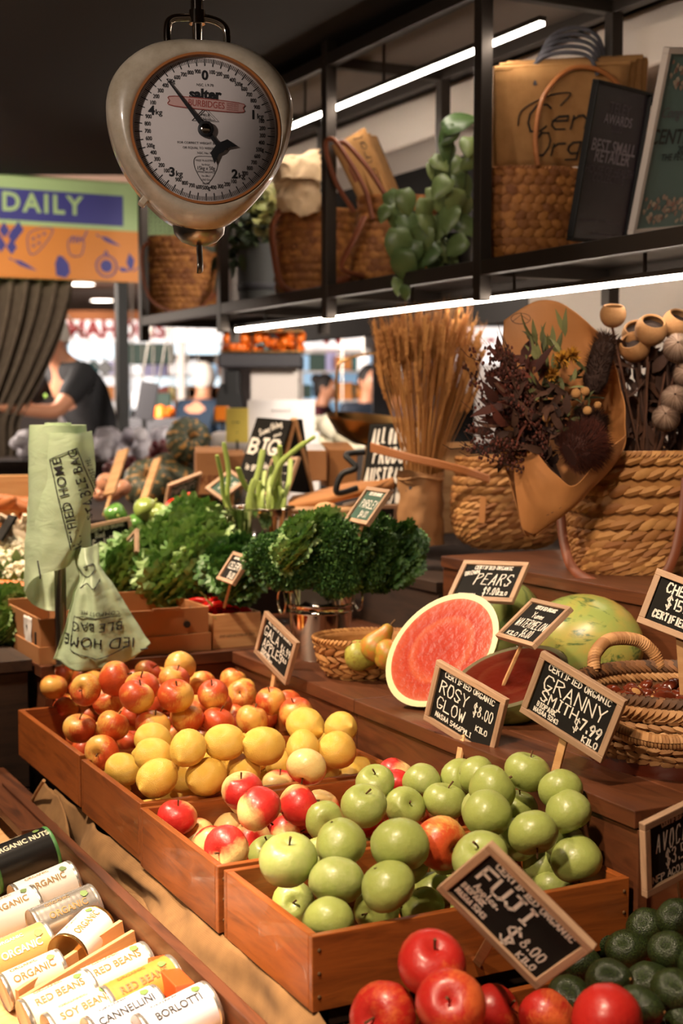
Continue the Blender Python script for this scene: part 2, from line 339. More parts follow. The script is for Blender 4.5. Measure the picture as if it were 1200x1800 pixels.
# white panel wall behind the right end of the shelf, dark header behind its middle
u0 = vu(onv(925, 520, 2.72))[1]
wr = MB().box((2.76, u0/2 - 1, 1.69), (.06, u0 + 2, 1.26)); o = struct(wr.build('wall_right', plain('wall_paint', '#e6dace', .6).m)); o.rotation_euler = (0, 0, ANG)
o = struct(MB().box((3.4, 3.2, 2.2), (.08, 8.4, .8)).build('trim_2', 'header_dark')); o.rotation_euler = (0, 0, ANG)
o = struct(MB().box((2.78, 3.3, 2.485), (.3, 6.4, .17)).build('trim_3', plain('duct', '#eadccf', .5).m, bevel=.01)); o.rotation_euler = (0, 0, ANG)

# ================================================================ DISPLAY BENCHES
def board(root, x0, x1, y0, y1, z0, z1, mat, name='plank', bev=.002):
    c = ((x0+x1)/2, (y0+y1)/2, (z0+z1)/2)
    o = MB().box((0, 0, 0), (x1-x0, y1-y0, z1-z0)).build(name, mat, root, smooth=False, bevel=bev); o.location = c; return o
def bench(label, v0, v1, u0, u1, z0, z1, along='u', mats=('bench_u', 'bench_v'), tw=.13, seam=None, faces=('v0', 'u0'), th=.028, fh=.1):
    root = bench_thing('display_bench', label, 'bench', v0, u0, z0); W, D, Hh = v1-v0, u1-u0, z1-z0
    core = MB().box((W/2, D/2, (Hh-th)/2), (W-.05, D-.05, Hh-th)); core.build('carcass', 'dark_u', root, smooth=False)
    if along == 'u':
        n = max(1, round(W/tw)); ends = [0] + (seam or []) + [D]
        for i in range(n):
            for a, b in zip(ends, ends[1:]): board(root, i*W/n + .001, (i+1)*W/n - .001, a + .001, b - .001, Hh-th, Hh, mats[0])
    else:
        n = max(1, round(D/tw))
        for i in range(n): board(root, 0, W, i*D/n + .001, (i+1)*D/n - .001, Hh-th, Hh, mats[1])
    nz = max(1, round((Hh-th)/fh)); hz = (Hh-th)/nz
    for k in range(nz):
        if 'v0' in faces:
            ends = [0] + (seam or []) + [D]
            for a, b in zip(ends, ends[1:]): board(root, .008, .028, a + .001, b - .001, k*hz + .001, (k+1)*hz - .002, mats[0])
        if 'v1' in faces: board(root, W-.028, W-.008, 0, D, k*hz + .001, (k+1)*hz - .002, mats[0])
        if 'u0' in faces: board(root, .03, W-.01, .008, .026, k*hz + .001, (k+1)*hz - .002, mats[1])
    return root
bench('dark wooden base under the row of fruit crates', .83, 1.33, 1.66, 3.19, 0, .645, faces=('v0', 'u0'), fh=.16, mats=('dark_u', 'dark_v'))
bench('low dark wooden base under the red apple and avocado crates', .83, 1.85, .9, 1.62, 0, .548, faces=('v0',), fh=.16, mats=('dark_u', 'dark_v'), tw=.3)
bench('long brown wooden bench carrying the watermelons and pear basket', 1.33, VP_ - .002, 1.645, 3.19, .0, ZB, seam=[.9], faces=('v0', 'u0'), fh=.27)
bench('brown wooden bench across the back carrying the cardboard boxes', .86, 1.855, 3.2, 3.72, 0, ZB, faces=('v0', 'u0'), fh=.2, along='v')
bench('raised wooden platform carrying the wheat and the large woven baskets', VP_, 2.7, .7, 3.08, 0, ZP, seam=[1.25], faces=('v0', 'u0'), fh=.2, tw=.2)
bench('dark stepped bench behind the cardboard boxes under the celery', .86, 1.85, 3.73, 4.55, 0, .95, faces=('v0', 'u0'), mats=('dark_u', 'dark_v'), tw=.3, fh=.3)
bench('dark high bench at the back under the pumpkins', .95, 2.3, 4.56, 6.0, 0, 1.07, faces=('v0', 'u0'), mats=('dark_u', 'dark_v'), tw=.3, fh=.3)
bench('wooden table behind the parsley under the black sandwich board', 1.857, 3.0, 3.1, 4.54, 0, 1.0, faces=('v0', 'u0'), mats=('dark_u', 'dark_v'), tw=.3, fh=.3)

# ================================================================ CRATES
def crate(label, v0, v1, u0, u1, z0, z1, group='orange brown wooden crates of fruit', th=.012, mats=('crate_v', 'crate_u')):
    r = bench_thing('wooden_crate', label, 'crate', v0, u0, z0, 0, group); W, D, Hh = v1-v0, u1-u0, z1-z0
    board(r, 0, W, 0, th, 0, Hh, mats[0], 'side_board', .0015); board(r, 0, W, D-th, D, 0, Hh, mats[0], 'side_board', .0015)
    board(r, 0, th, th, D-th, 0, Hh, mats[1], 'side_board', .0015); board(r, W-th, W, th, D-th, 0, Hh, mats[1], 'side_board', .0015)
    board(r, th, W-th, th, D-th, .003, .013, mats[1], 'base_board', .001)
    for x in (.01, W-.01):
        for z in (.02, Hh*.5, Hh-.02):
            MB().ell((x, -.0005, z), (.003, .0015, .003), 6, 4).build('nail', 'stem', r)
    return r
crate('wooden crate of gala apples, farthest in the row beside the bag roll', .80, 1.325, 2.70, 3.18, .655, .76)
crate('wooden crate of lemons, between the gala and rosy apple crates', .80, 1.325, 2.335, 2.69, .65, .755)
crate('wooden crate of rosy red and white apples, behind the green apple crate', .795, 1.325, 1.965, 2.325, .648, .752)
crate('wooden crate of green apples, nearest in the row, its front end in view', .80, 1.325, 1.648, 1.955, .646, .75)
crate('low wooden crate under the big red apples at the bottom edge', .80, 1.235, 1.18, 1.60, .552, .645)
crate('low wooden crate of avocados at the right edge', 1.25, 1.80, 1.15, 1.60, .552, .65)

# ================================================================ FRUIT
FRUIT={'gala':([[850,2817,1016,32],[915,2823,1031,36],[1076,3076,985,32],[1094,2919,1028,35],[914,3186,903,30],[917,2878,972,32],[945,2741,1026,35],[913,2682,1020,34],[1043,2818,1020,32],[988,2661,1018,35],[1163,2957,973,32],[1093,2722,1000,32],[1326,3236,929,29],[1294,3096,946,31],[1216,2858,964,32],[1331,3032,935,29],[1224,2722,974,32],[1258,2666,954,36],[847,2855,927,34],[877,2726,956,33],[940,2663,962,34],[1021,2687,965,34],[1086,2679,953,33],[1161,2679,948,34],[1295,2906,900,31],[967,3187,878,29],[844,2690,914,34],[984,2934,866,29],[917,3258,842,29],[1103,3032,872,29],[1097,2953,863,29],[898,3002,845,29],[1177,2983,841,29],[1337,2920,854,29]],[[972,3015,923,31],[1233,3027,858,31],[1197,2878,899,31],[1219,2965,923,31],[1006,3022,858,31],[1047,3069,858,31],[1001,3053,960,31],[1130,3139,858,31],[1085,2921,960,31],[1204,3158,923,31],[1221,2827,858,31],[985,2887,960,31],[1208,3099,858,31],[1211,2712,858,31],[1006,3105,923,31],[1122,3047,960,31],[1078,2775,960,31],[991,2964,960,31],[863,2716,858,31],[1115,2958,923,31],[1147,2733,858,31],[1061,3042,923,31],[1087,3131,899,31],[1278,2988,899,31],[1014,3149,858,31],[960,2763,858,31],[1156,3047,858,31],[925,3093,960,31],[1273,2718,858,31],[1127,2739,923,31],[1213,2921,858,31],[1162,3113,960,31],[902,2827,858,31],[1177,2824,923,31],[1060,3133,960,31],[1181,3019,960,31],[959,2694,899,31],[1217,3099,923,31],[1274,3155,858,31],[1013,2827,858,31],[1018,2742,858,31],[1073,2846,960,31],[1090,2998,960,31],[916,2911,899,31],[934,2769,960,31],[1067,2710,858,31],[1139,2901,923,31],[967,3083,858,31],[1149,3100,899,31],[989,2827,960,31],[1021,2885,858,31],[910,3069,858,31],[1175,3011,899,31],[970,3159,960,31],[1032,2968,858,31],[875,3149,960,31],[1223,3033,923,31],[1173,2769,899,31],[1163,2818,858,31],[901,2826,923,31],[1265,3075,899,31],[903,2758,858,31],[1061,2785,858,31],[1257,2879,858,31],[1276,2752,960,31],[1025,2992,923,31],[1125,3159,960,31],[1210,3159,858,31],[1133,2795,960,31],[1232,2770,858,31]]),'lemon':([[862,2617,894,31],[884,2505,974,31],[857,2428,965,31],[845,2373,937,34],[894,2348,991,32],[967,2354,992,33],[1033,2329,984,35],[928,2346,936,34],[961,2547,882,29],[1006,2360,934,31],[1149,2396,996,33],[1121,2348,967,31],[1264,2474,964,31],[1186,2336,957,35],[1148,2567,842,28],[1159,2541,889,28],[1183,2396,904,30],[1259,2430,878,28],[1304,2462,876,28],[985,2592,837,28],[926,2721,818,28],[967,2642,824,28]],[[1080,2535,856,29],[1257,2593,917,29],[1047,2480,856,29],[1237,2535,917,29],[1193,2458,930,29],[1247,2607,856,29],[1186,2506,856,29],[1095,2590,917,29],[1012,2581,895,29],[1034,2480,930,29],[1088,2610,856,29],[1230,2547,856,29],[920,2610,895,29],[1132,2651,856,29],[1192,2602,856,29],[1037,2404,856,29],[914,2535,930,29],[969,2413,917,29],[1017,2535,856,29],[1088,2508,917,29],[1280,2508,856,29],[849,2419,856,29],[1151,2599,895,29],[1230,2659,856,29],[1270,2652,895,29],[981,2435,856,29],[1027,2418,930,29],[1243,2481,895,29],[990,2487,895,29],[978,2631,895,29],[878,2469,930,29],[1035,2641,856,29],[857,2660,856,29],[1034,2534,917,29]]),'rosy':([[924,2173,952,35],[898,2047,959,35],[1042,2167,982,35],[1017,2148,921,35],[1114,2440,874,32],[1085,2202,890,35],[1221,2369,864,33],[1204,2432,861,32],[850,2288,886,33],[893,2302,843,32],[953,2375,860,32],[954,2297,846,32],[885,2222,854,32],[846,2051,899,36],[942,2176,864,33],[1026,2218,853,32],[1046,2316,834,32]],[[1156,2202,860,33],[1186,2028,860,33],[1224,2179,920,33],[1096,2274,860,33],[1248,2268,860,33],[1264,2250,920,33],[1103,2148,860,33],[1257,2034,860,33],[1262,2179,860,33],[1276,2100,903,33],[1199,2095,860,33],[1013,2015,860,33],[1161,2144,903,33],[973,2270,903,33],[1110,2084,903,33]]),'granny':([[843,1816,948,41],[928,1817,962,37],[893,1759,929,38],[1063,1998,952,37],[1036,2085,908,33],[1169,2051,923,34],[1232,2023,932,36],[974,1721,980,40],[928,1675,941,37],[1158,1779,986,37],[1077,1671,957,40],[1054,1745,964,39],[1295,1867,1012,35],[1205,1840,1001,37],[1183,1695,975,37],[1274,1734,985,35],[1320,1778,1006,33],[1275,1713,917,37],[1316,1898,946,33],[1342,2021,971,33],[1307,2074,954,33],[1232,2100,949,33],[1138,2098,957,33],[895,1908,846,33],[856,1708,894,35],[986,1810,853,33],[1052,1793,854,33],[1116,1870,844,33],[873,2045,837,33],[931,2055,809,33],[934,2085,867,33],[1108,2065,843,33],[1048,1972,812,33],[1294,1817,873,33],[1341,1771,926,33],[1383,1796,847,33],[1253,1853,837,33],[1317,1852,822,33]],[[1262,1892,895,34],[1182,1828,895,34],[1090,1720,851,34],[1100,1809,922,34],[888,1788,851,34],[921,1874,922,34],[1082,1878,922,34],[1171,1908,851,34],[1223,1897,950,34],[1128,1773,851,34],[1241,1816,922,34],[1108,1743,922,34],[965,1912,895,34],[1024,1795,922,34]]),'fuji':([[896,1502,897,43],[877,1424,879,41],[841,1527,832,42],[1041,1580,774,38],[1084,1512,789,38],[1047,1344,860,42],[1216,1456,771,38]],[[955,1291,830,39],[877,1316,830,39],[1067,1297,795,39],[925,1415,795,39],[1170,1249,830,39],[1110,1425,795,39],[977,1363,795,39],[1027,1246,830,39],[914,1505,795,39],[892,1244,830,39],[1158,1315,795,39],[1051,1381,795,39],[862,1451,795,39]]),'avo':([[1251,1665,767,27],[1319,1644,780,28],[1242,1562,777,30],[1370,1667,736,27],[1403,1636,765,28],[1435,1668,807,27],[1382,1659,809,27],[1353,1602,716,29],[1420,1639,712,28],[1311,1695,765,27],[1281,1694,710,27]],[[1145,1568,706,29],[1526,1438,706,29],[1537,1618,745,29],[1446,1402,706,29],[1412,1516,745,29],[1453,1368,760,29],[1457,1545,760,29],[1238,1368,760,29],[1142,1393,745,29],[1343,1488,760,29],[1487,1448,760,29],[1151,1491,760,29],[1374,1377,760,29],[1136,1501,706,29],[1541,1544,760,29],[1508,1524,706,29],[1267,1611,706,29],[1253,1547,706,29],[1207,1526,745,29],[1359,1496,706,29],[1563,1375,745,29],[1558,1439,760,29],[1302,1398,706,29],[1149,1622,706,29],[1485,1599,745,29],[1300,1357,760,29],[1132,1576,760,29],[1216,1397,706,29],[1326,1415,760,29],[1148,1352,706,29],[1408,1429,760,29],[1276,1462,745,29],[1376,1405,706,29],[1205,1603,706,29],[1434,1462,706,29],[1219,1465,706,29],[1566,1584,706,29],[1377,1554,706,29],[1429,1350,706,29],[1150,1629,760,29],[1149,1443,706,29],[1451,1538,706,29],[1519,1493,760,29],[1564,1485,706,29],[1510,1353,760,29],[1303,1515,706,29],[1345,1360,706,29],[1491,1358,706,29],[1327,1450,706,29],[1257,1351,706,29]])}
def apple_mesh(name, mat, sx=1., hgt=.9, waist=0., n=22, seed=0):
    rn = random.Random(seed); prof = []; m = 15; ph = rn.uniform(0, 6)
    for i in range(m+1):
        t_ = math.pi*i/m; st = math.sin(t_)
        r = st**.92*(1 + .06*math.cos(t_)) - waist*max(0, -math.cos(t_))*st
        z = hgt*math.cos(t_)*(.98) - (.22)*math.exp(-(t_/.26)**2) + .09*math.exp(-((math.pi-t_)/.28)**2)
        prof.append((max(r, .015), z))
    def fn(x, y, z, a):
        k = 1 + .025*math.cos(5*a + ph)*(.5 - z*.6) + .03*math.cos(2*a + ph*2); return (x*k, y*k, z + .03*math.cos(a + ph)*abs(z))
    b = MB().lathe(prof[::-1], n, None, False, fn); o = b.build(name, mat)
    return o.data, o
def lemon_mesh(seed):
    prof = []; m = 16
    for i in range(m+1):
        t_ = math.pi*i/m; z = -1.12*math.cos(t_); r = math.sin(t_)**.9
        if i == 0: r = .03; z = -1.27
        if i == 1: r = .14; z = -1.2
        if i == 2: r = .34
        if i == m: r = .03; z = 1.15
        prof.append((r*.98, z))
    return MB().lathe(prof, 20, None, False, lambda x, y, z, a: (x*(1 + .03*math.cos(3*a + seed)), y*(1 + .03*math.cos(3*a + seed)), z)).build('lemon', 'lemon')
def avo_mesh(seed):
    prof = []; m = 14
    for i in range(m+1):
        t_ = math.pi*i/m; z = -1.25*math.cos(t_); r = math.sin(t_)**.85*(1 - .22*max(0, z)); prof.append((max(r, .05), z))
    return MB().lathe(prof, 18, None, False, lambda x, y, z, a: (x*(1 + .04*math.cos(2*a + seed)), y, z)).build('avocado', 'avocado')
def proto(kind):
    if kind == 'lemon': return [lemon_mesh(s) for s in range(3)]
    if kind == 'avo':
        l = [avo_mesh(s) for s in range(3)]
        for o in l: MB().ell((0, 0, 1.24), (.09, .09, .05), 6, 4).build('stem_scar', 'jute', o)
        return l
    nm = {'gala': 'gala_apple', 'rosy': 'rosy_apple', 'granny': 'green_apple', 'fuji': 'red_apple'}[kind]; out = []
    for s in range(4):
        d, o = apple_mesh(nm, kind if kind != 'gala' else 'gala', hgt=[.88, .95, .84, .92][s], waist=[.04, .1, .02, .07][s], seed=s + len(kind)*7)
        MB().tube([(0, 0, .5), (.02, .01, .7), (.05 + .05*s, .03, 1.0)], [.05, .035, .05], 6).build('stem', 'stem', o)
        cb = MB()
        for k in range(5):
            a = k*1.257; c, s_ = math.cos(a), math.sin(a); z = -hz_[s]
            cb.add([(c*.02 - s_*.03, s_*.02 + c*.03, z), (c*.02 + s_*.03, s_*.02 - c*.03, z), (c*.13, s_*.13, z - .03)], [(0, 1, 2)])
        cb.ell((0, 0, z), (.05, .05, .04), 6, 4); cb.build('calyx', 'calyx', o); out.append(o)
    return out
hz_ = [.775, .84, .735, .81]
ORD = ['first', 'second', 'third', 'fourth', 'fifth', 'sixth', 'seventh', 'eighth', 'ninth', 'tenth', 'eleventh']
def camz(p): d = p - EYE; return d.y*math.cos(PITCH) - d.z*math.sin(PITCH)
def proj(p):
    d = p - EYE; z = camz(p); y = d.y*math.sin(PITCH) + d.z*math.cos(PITCH); return (600 + FPX*d.x/z, 900 - FPX*y/z)
KINDS = {'gala': ('red and yellow gala apple', 'in the farthest crate', 'gala apples in the farthest crate', 'apple', 6),
 'lemon': ('yellow lemon', 'in the lemon crate', 'lemons in their crate', 'lemon', 4), 'rosy': ('red and cream apple', 'behind the green apples', 'rosy apples in their crate', 'apple', 4),
 'granny': ('green apple', 'in the nearest crate', 'green apples in the nearest crate', 'apple', 6), 'fuji': ('big deep red apple', 'at the bottom edge', 'big red apples at the bottom edge', 'apple', 1),
 'avo': ('dark green avocado', 'at the right edge', 'avocados at the right edge', 'avocado', 3)}
ROWS = {1: ['only'], 3: ['lowest', 'middle', 'uppermost'], 4: ['lowest', 'second lowest', 'second highest', 'uppermost'], 6: ['lowest', 'second lowest', 'third lowest', 'third highest', 'second highest', 'uppermost']}
rnf = random.Random(11)
def tilt(kind):
    if kind in ('lemon', 'avo'): return Euler((rnf.uniform(1.1, 2.0), rnf.uniform(-.5, .5), rnf.uniform(0, 6.28)))
    tl = rnf.choice([rnf.uniform(.1, .5), rnf.uniform(.2, .7), rnf.uniform(2.1, 2.8), rnf.uniform(2.3, 2.9), rnf.uniform(1.0, 1.8)])
    # lean the axis toward a side, then spin
    az = rnf.uniform(-2.4, .6); ax = Vector((math.sin(tl)*math.cos(az), math.sin(tl)*math.sin(az), math.cos(tl)))
    q = ax.to_track_quat('Z', 'Y'); return (q @ Euler((0, 0, rnf.uniform(0, 6.28))).to_quaternion()).to_euler()
for kind, (vis, hid) in FRUIT.items():
    nm, where, grp, cat, nr = KINDS[kind]; P = proto(kind)
    for o in P: tag(o, nm, cat, grp)
    items = [(L(min(v/1000, 1.325 - r/1000) if kind in ('gala', 'lemon', 'rosy', 'granny') else max(v/1000, 1.29) if kind == 'avo' else v/1000, u/1000, z/1000 - .15), r/1000) for v, u, z, r in vis]
    if kind == 'avo':
        items = [(onz(x, y, z), .036) for x, y, z in ((1016, 1690, .665), (1072, 1722, .70), (1104, 1668, .675), (1140, 1725, .66), (1180, 1672, .69), (1192, 1612, .715), (1138, 1628, .685), (1122, 1772, .70), (1185, 1742, .71), (1002, 1752, .66), (1050, 1650, .655), (1228, 1700, .68), (1060, 1782, .655), (1168, 1800, .66), (1215, 1790, .68))]
    order = sorted(range(len(items)), key=lambda i: -proj(items[i][0])[1]); lab = {}
    per = -(-len(order)//nr)
    for k in range(nr):
        row = sorted(order[k*per:(k+1)*per], key=lambda i: proj(items[i][0])[0])
        for j, i in enumerate(row):
            lab[i] = f'{nm} {where}, {ORD[j]} from the left' if nr == 1 else f'{nm} {where}, {ROWS[nr][k]} row, {ORD[j]} from left'
    used = set()
    for i, (p, r) in enumerate(items):
        s = i % len(P); src = P[s]
        if s not in used: used.add(s); o = src; o.location = p
        else: o = copy_thing(src, p)
        k = r*(1.04 if kind not in ('lemon', 'avo') else 1.03); o.scale = (k, k, k); o.rotation_euler = tilt(kind); o['label'] = lab[i]
        if kind == 'granny' and i == 11: o.data = o.data.copy(); o.data.materials[0] = M['gala']; o['label'] = 'orange yellow apple lying among the green apples in the nearest crate'
        if kind == 'avo': o.scale = (k*.76, k*.76, k*.72); o.rotation_euler = (rnf.uniform(1.2, 1.9), rnf.uniform(-.3, .3), rnf.uniform(.3, 2.2))
    for v, u, z, r in hid:
        if kind == 'avo': continue
        o = copy_thing(P[rnf.randrange(len(P))], L(v/1000, u/1000, z/1000 - .15), parts=False); k = r/1000*1.02
        o.scale = (k, k, k); o.rotation_euler = tilt(kind); o['label'] = f'{nm} deep under its heap {where}'
# ================================================================ HELPERS FOR PLACED RECTANGLES AND SHEETS
CX = Vector((1, 0, 0)); CU = Vector((0, math.sin(PITCH), math.cos(PITCH))); CF = Vector((0, math.cos(PITCH), -math.sin(PITCH)))
def rect(TL, TR, BR, BL, Y, aspect, s=-1):
    """real rectangle (centre, axes, size) whose view from the eye has these corners; aspect = width/height, s = sign of the right edge's depth"""
    cx = (TL[0]+TR[0]+BR[0]+BL[0])/4; cy = (TL[1]+TR[1]+BR[1]+BL[1])/4; c = atY(cx, cy, Y); k = camz(c)/FPX
    a = ((TR[0]-TL[0]+BR[0]-BL[0])/2*k, -(TR[1]-TL[1]+BR[1]-BL[1])/2*k); b = ((TL[0]-BL[0]+TR[0]-BR[0])/2*k, -(TL[1]-BL[1]+TR[1]-BR[1])/2*k)
    A2 = a[0]**2 + a[1]**2; B2 = b[0]**2 + b[1]**2; d = a[0]*b[0] + a[1]*b[1]; q = aspect**2*B2 - A2
    K = (q + math.sqrt(q*q + 4*aspect**2*d*d))/2; k1 = s*math.sqrt(max(K, 1e-8)); k2 = -d/k1
    e1 = CX*a[0] + CU*a[1] + CF*k1; e2 = CX*b[0] + CU*b[1] + CF*k2; W, Hh = e1.length, e2.length
    x = e1.normalized(); y = (e2 - x*e2.dot(x)).normalized(); z = x.cross(y)
    m = Matrix((x, y, z)).transposed().to_4x4(); m.translation = c; return m, W, Hh
def place(o, m): o.location = m.translation; o.rotation_euler = m.to_euler(); return o
def sheet_fn(rows):
    R_ = [smooth_pts([p if isinstance(p, Vector) else atY(*p) for p in r], 8) for r in rows]
    def ev(l, t_):
        x = t_*(len(l)-1); i = min(int(x), len(l)-2); return l[i].lerp(l[i+1], x-i)
    def f(u, v):
        col = [ev(r, u) for r in R_]; x = v*(len(col)-1); i = min(int(x), len(col)-2); t_ = x-i
        g = lambda k: col[min(max(k, 0), len(col)-1)]
        p0, p1, p2, p3 = g(i-1), g(i), g(i+1), g(i+2)
        return .5*((2*p1) + (-p0+p2)*t_ + (2*p0-5*p1+4*p2-p3)*t_*t_ + (-p0+3*p1-3*p2+p3)*t_**3)
    return f
def crumple(f, amp=.004, sc=9., seed=0):
    def g(u, v):
        p = f(u, v); n = noise.noise_vector(p*sc + Vector((seed, 0, 0))) + .5*noise.noise_vector(p*sc*2.3); return p + n*amp
    return g
# ================================================================ PRICE SIGNS
rns = random.Random(5)
def sign(label, cor, Y, lines, aspect=1.42, s=-1, board='chalkboard', stake=None, fw=.011, ft=.011, stroke=.0019, name='price_sign', frame='pale'):
    m, W, Hh = rect(*cor, Y, aspect, s)
    r = thing(name, label, 'sign', group=None); place(r, m)
    bd = MB().box((0, 0, -.001), (W-.004, Hh-.004, .005)).build('board', board, r, smooth=False)
    for (cx, cy, lx, ly, mt) in ((0, Hh/2 - fw/2, W, fw, 'pale_x'), (0, -Hh/2 + fw/2, W, fw, 'pale_x'), (-W/2 + fw/2, 0, fw, Hh - 2*fw, 'pale_y'), (W/2 - fw/2, 0, fw, Hh - 2*fw, 'pale_y')):
        o = MB().box((0, 0, 0), (lx, ly, ft)).build('frame_rail', mt, r, smooth=False, bevel=.001); o.location = (cx, cy, .001)
    tb = MB()
    for ln in lines:
        txt, fx, fy, fh, fwid = ln[:5]; fh *= .8; fwid *= .86; rot = ln[5] if len(ln) > 5 else 0; sl = ln[6] if len(ln) > 6 else 0; st = ln[7] if len(ln) > 7 else 1
        h = fh*Hh; t1 = twidth(txt, h, 1.) ; t0 = twidth(txt, h, 0.); wide = (fwid*W - t0)/max(t1 - t0, 1e-6)
        wide = max(.25, wide); q = MB(); strokes(q, txt, -fwid*W/2, -h/2, h, stroke*st, .035, 0, wide, sl, rns)
        mt = Matrix.Translation((fx*W*.9, fy*Hh*.94, .0022)) @ Matrix.Rotation(rot, 4, 'Z'); tb.add(q.v, q.f, mt)
    if tb.f: tb.build('lettering', 'chalk', r, smooth=False)
    if stake is not None:
        a = Vector((stake[2] if len(stake) > 2 else 0, -Hh*.35, -.009)); b = m.inverted() @ stake[0]; d = b - a
        q = MB(); q.box((0, 0, 0), (.014, .006, d.length)); o = q.build('stake', 'pine', r, smooth=False, bevel=.001)
        o.location = (a + b)/2; o.rotation_euler = d.to_track_quat('Z', 'X').to_euler() if abs(d.normalized().z) < .9 else d.to_track_quat('Z', 'Y').to_euler()
        o.rotation_euler = (Matrix((d.normalized().cross(Vector((0, 0, 1))).normalized(), d.normalized().cross(d.normalized().cross(Vector((0, 0, 1)))).normalized(), d.normalized())).transposed()).to_euler()
    return r
CO = 'CERTIFIED ORGANIC'
sign('chalkboard price sign lettered ROSY GLOW on a stake behind the rosy apples', ((773, 1167), (885, 1215), (862, 1335), (752, 1270)), 2.52,
 [(CO, 0, .36, .10, .82, -.02), ('ROSY', -.2, .14, .24, .46, -.03, 0, 1.3), ('$8.00', .27, .1, .2, .3, 0, 0, 1.1), ('GLOW', -.2, -.13, .22, .46, -.02, 0, 1.3), ('NASAA 5466PMLI', -.12, -.34, .09, .6, -.02), ('KILO', .3, -.18, .1, .18)],
 stake=(onv(800, 1375, 1.3),), s=-1)
sign('chalkboard price sign lettered GRANNY SMITH on a stake over the green apples', ((958, 1150), (1088, 1218), (1053, 1340), (925, 1255)), 2.22,
 [(CO, 0, .36, .11, .86), ('GRANNY', .0, .13, .26, .84, 0, 0, 1.3), ('SMITH', -.14, -.1, .2, .5, 0, 0, 1.3), ('$', .13, -.22, .2, .06), ('7.99', .3, -.17, .2, .26, 0, 0, 1.6), ('BIOPARK', -.27, -.26, .09, .26), ('NASAA 5243', -.25, -.36, .08, .34), ('KILO', .34, -.36, .11, .2, 0, 0, 1.2)],
 stake=(onv(972, 1372, 1.33),), s=-1)
sign('large tilted chalkboard sign lettered FUJI leaning over the big red apples', ((855, 1472), (1037, 1640), (948, 1750), (778, 1575)), 1.72,
 [(CO, .02, .37, .10, .84), ('FUJI', -.16, .14, .28, .54, 0, 0, 1.9), ('Apples.', -.25, -.07, .12, .26), ('$', .1, -.24, .34, .11, 0, 0, 1.6), ('8.00', .3, -.16, .18, .22), ('BIOPARK', -.33, -.2, .09, .24), ('NASAA 5243', -.29, -.33, .09, .32), ('KILO', .33, -.36, .11, .18)],
 stake=(onz(822, 1722, .60),), s=-1, stroke=.0026)
sign('chalkboard price sign lettered GALA APPLES at the back of the farthest crate', ((466, 1078), (528, 1122), (505, 1203), (447, 1150)), 3.12,
 [('ALL CERTIFIED ORGANIC', 0, .37, .08, .8), ('GALA', -.2, .15, .25, .5, 0, 0, 1.4), ('$6.99', .28, .1, .2, .3, .1), ('APPLES', -.08, -.14, .24, .66, 0, 0, 1.4), ('BIOPARK', -.24, -.32, .08, .3), ('NASAA 5243', -.2, -.41, .08, .4), ('KILO', .3, -.1, .09, .16)],
 stake=(onv(478, 1215, 1.29),), s=-1)
sign('chalkboard price sign lettered BROWN PEARS standing behind the cut watermelon', ((822, 990), (930, 990), (893, 1058), (787, 1055)), 3.05,
 [(CO, 0, .37, .10, .66), ('PEARS', .07, .06, .34, .62, 0, .15, 1.2), ('BROWN', -.33, .22, .12, .24, .25), ('$9.00', .12, -.25, .2, .26), ('KILO', .32, -.3, .1, .16), ('ORGANICA', -.26, -.38, .09, .3)],
 stake=(onz(812, 1175, ZB),), aspect=1.45, s=-1)
sign('small chalkboard sign lettered WATERMELON on a slanting stake between the melons', ((944, 1063), (1002, 1063), (922, 1136), (884, 1122)), 2.62,
 [(CO, 0, .37, .09, .6), ('Yummy', .0, .18, .16, .4), ('WATERMELON', 0, -.05, .22, .86, 0, .1), ('$6.00', .1, -.28, .2, .3), ('KILO', -.25, -.35, .1, .3)],
 stake=(onz(858, 1262, ZB),), aspect=1.45, s=-1, fw=.009)
sign('chalkboard price sign lettered CHESTNUTS over the chestnut basket, cut by the frame', ((1162, 1003), (1285, 1045), (1250, 1148), (1125, 1092)), 2.35,
 [('CHESTNUTS', .05, .27, .2, .8, 0, 0, 1.4), ('$15.99', -.05, .02, .22, .46, 0, 0, 1.4), ('CERTIFIED ORGANIC', .04, -.26, .15, .9, 0, 0, 1.4)],
 stake=(onz(1203, 1235, ZB + .1),), s=-1)
sign('chalkboard price sign lettered AVOCADOS at the right edge above the avocados', ((1110, 1432), (1262, 1392), (1270, 1528), (1126, 1568)), 1.95,
 [(CO, .02, .38, .08, .6), ('AVOCADOS', .02, .14, .3, .8, 0, .1, 1.1), ('$3.50', -.02, -.13, .24, .4, 0, 0, 1.2), ('NFP AC010727A', -.04, -.36, .11, .8)],
 aspect=1.3, s=1, stake=(onz(1205, 1650, .55), 0, .01))
sign('small green chalkboard sign lettered PARSLEY stuck in the parsley', ((648, 861), (689, 859), (644, 929), (609, 912)), 3.25,
 [(CO, 0, .36, .09, .6), ('PARSLEY', 0, .05, .26, .76, 0, 0, 1.1), ('$4.00', .05, -.25, .2, .36)], board='green_chalkboard', stake=(atY(625, 960, 3.25),), s=-1, aspect=1.5, fw=.010)
sign('small black chalkboard sign lettered CELERY leaning out of the celery leaves', ((408, 973), (446, 978), (412, 1028), (382, 1020)), 3.4,
 [(CO, 0, .36, .09, .7), ('CELERY', 0, .08, .26, .8, 0, .1, 1.2), ('$6.00', .1, -.25, .24, .4)], stake=(atY(395, 1065, 3.5),), s=-1, fw=.009)
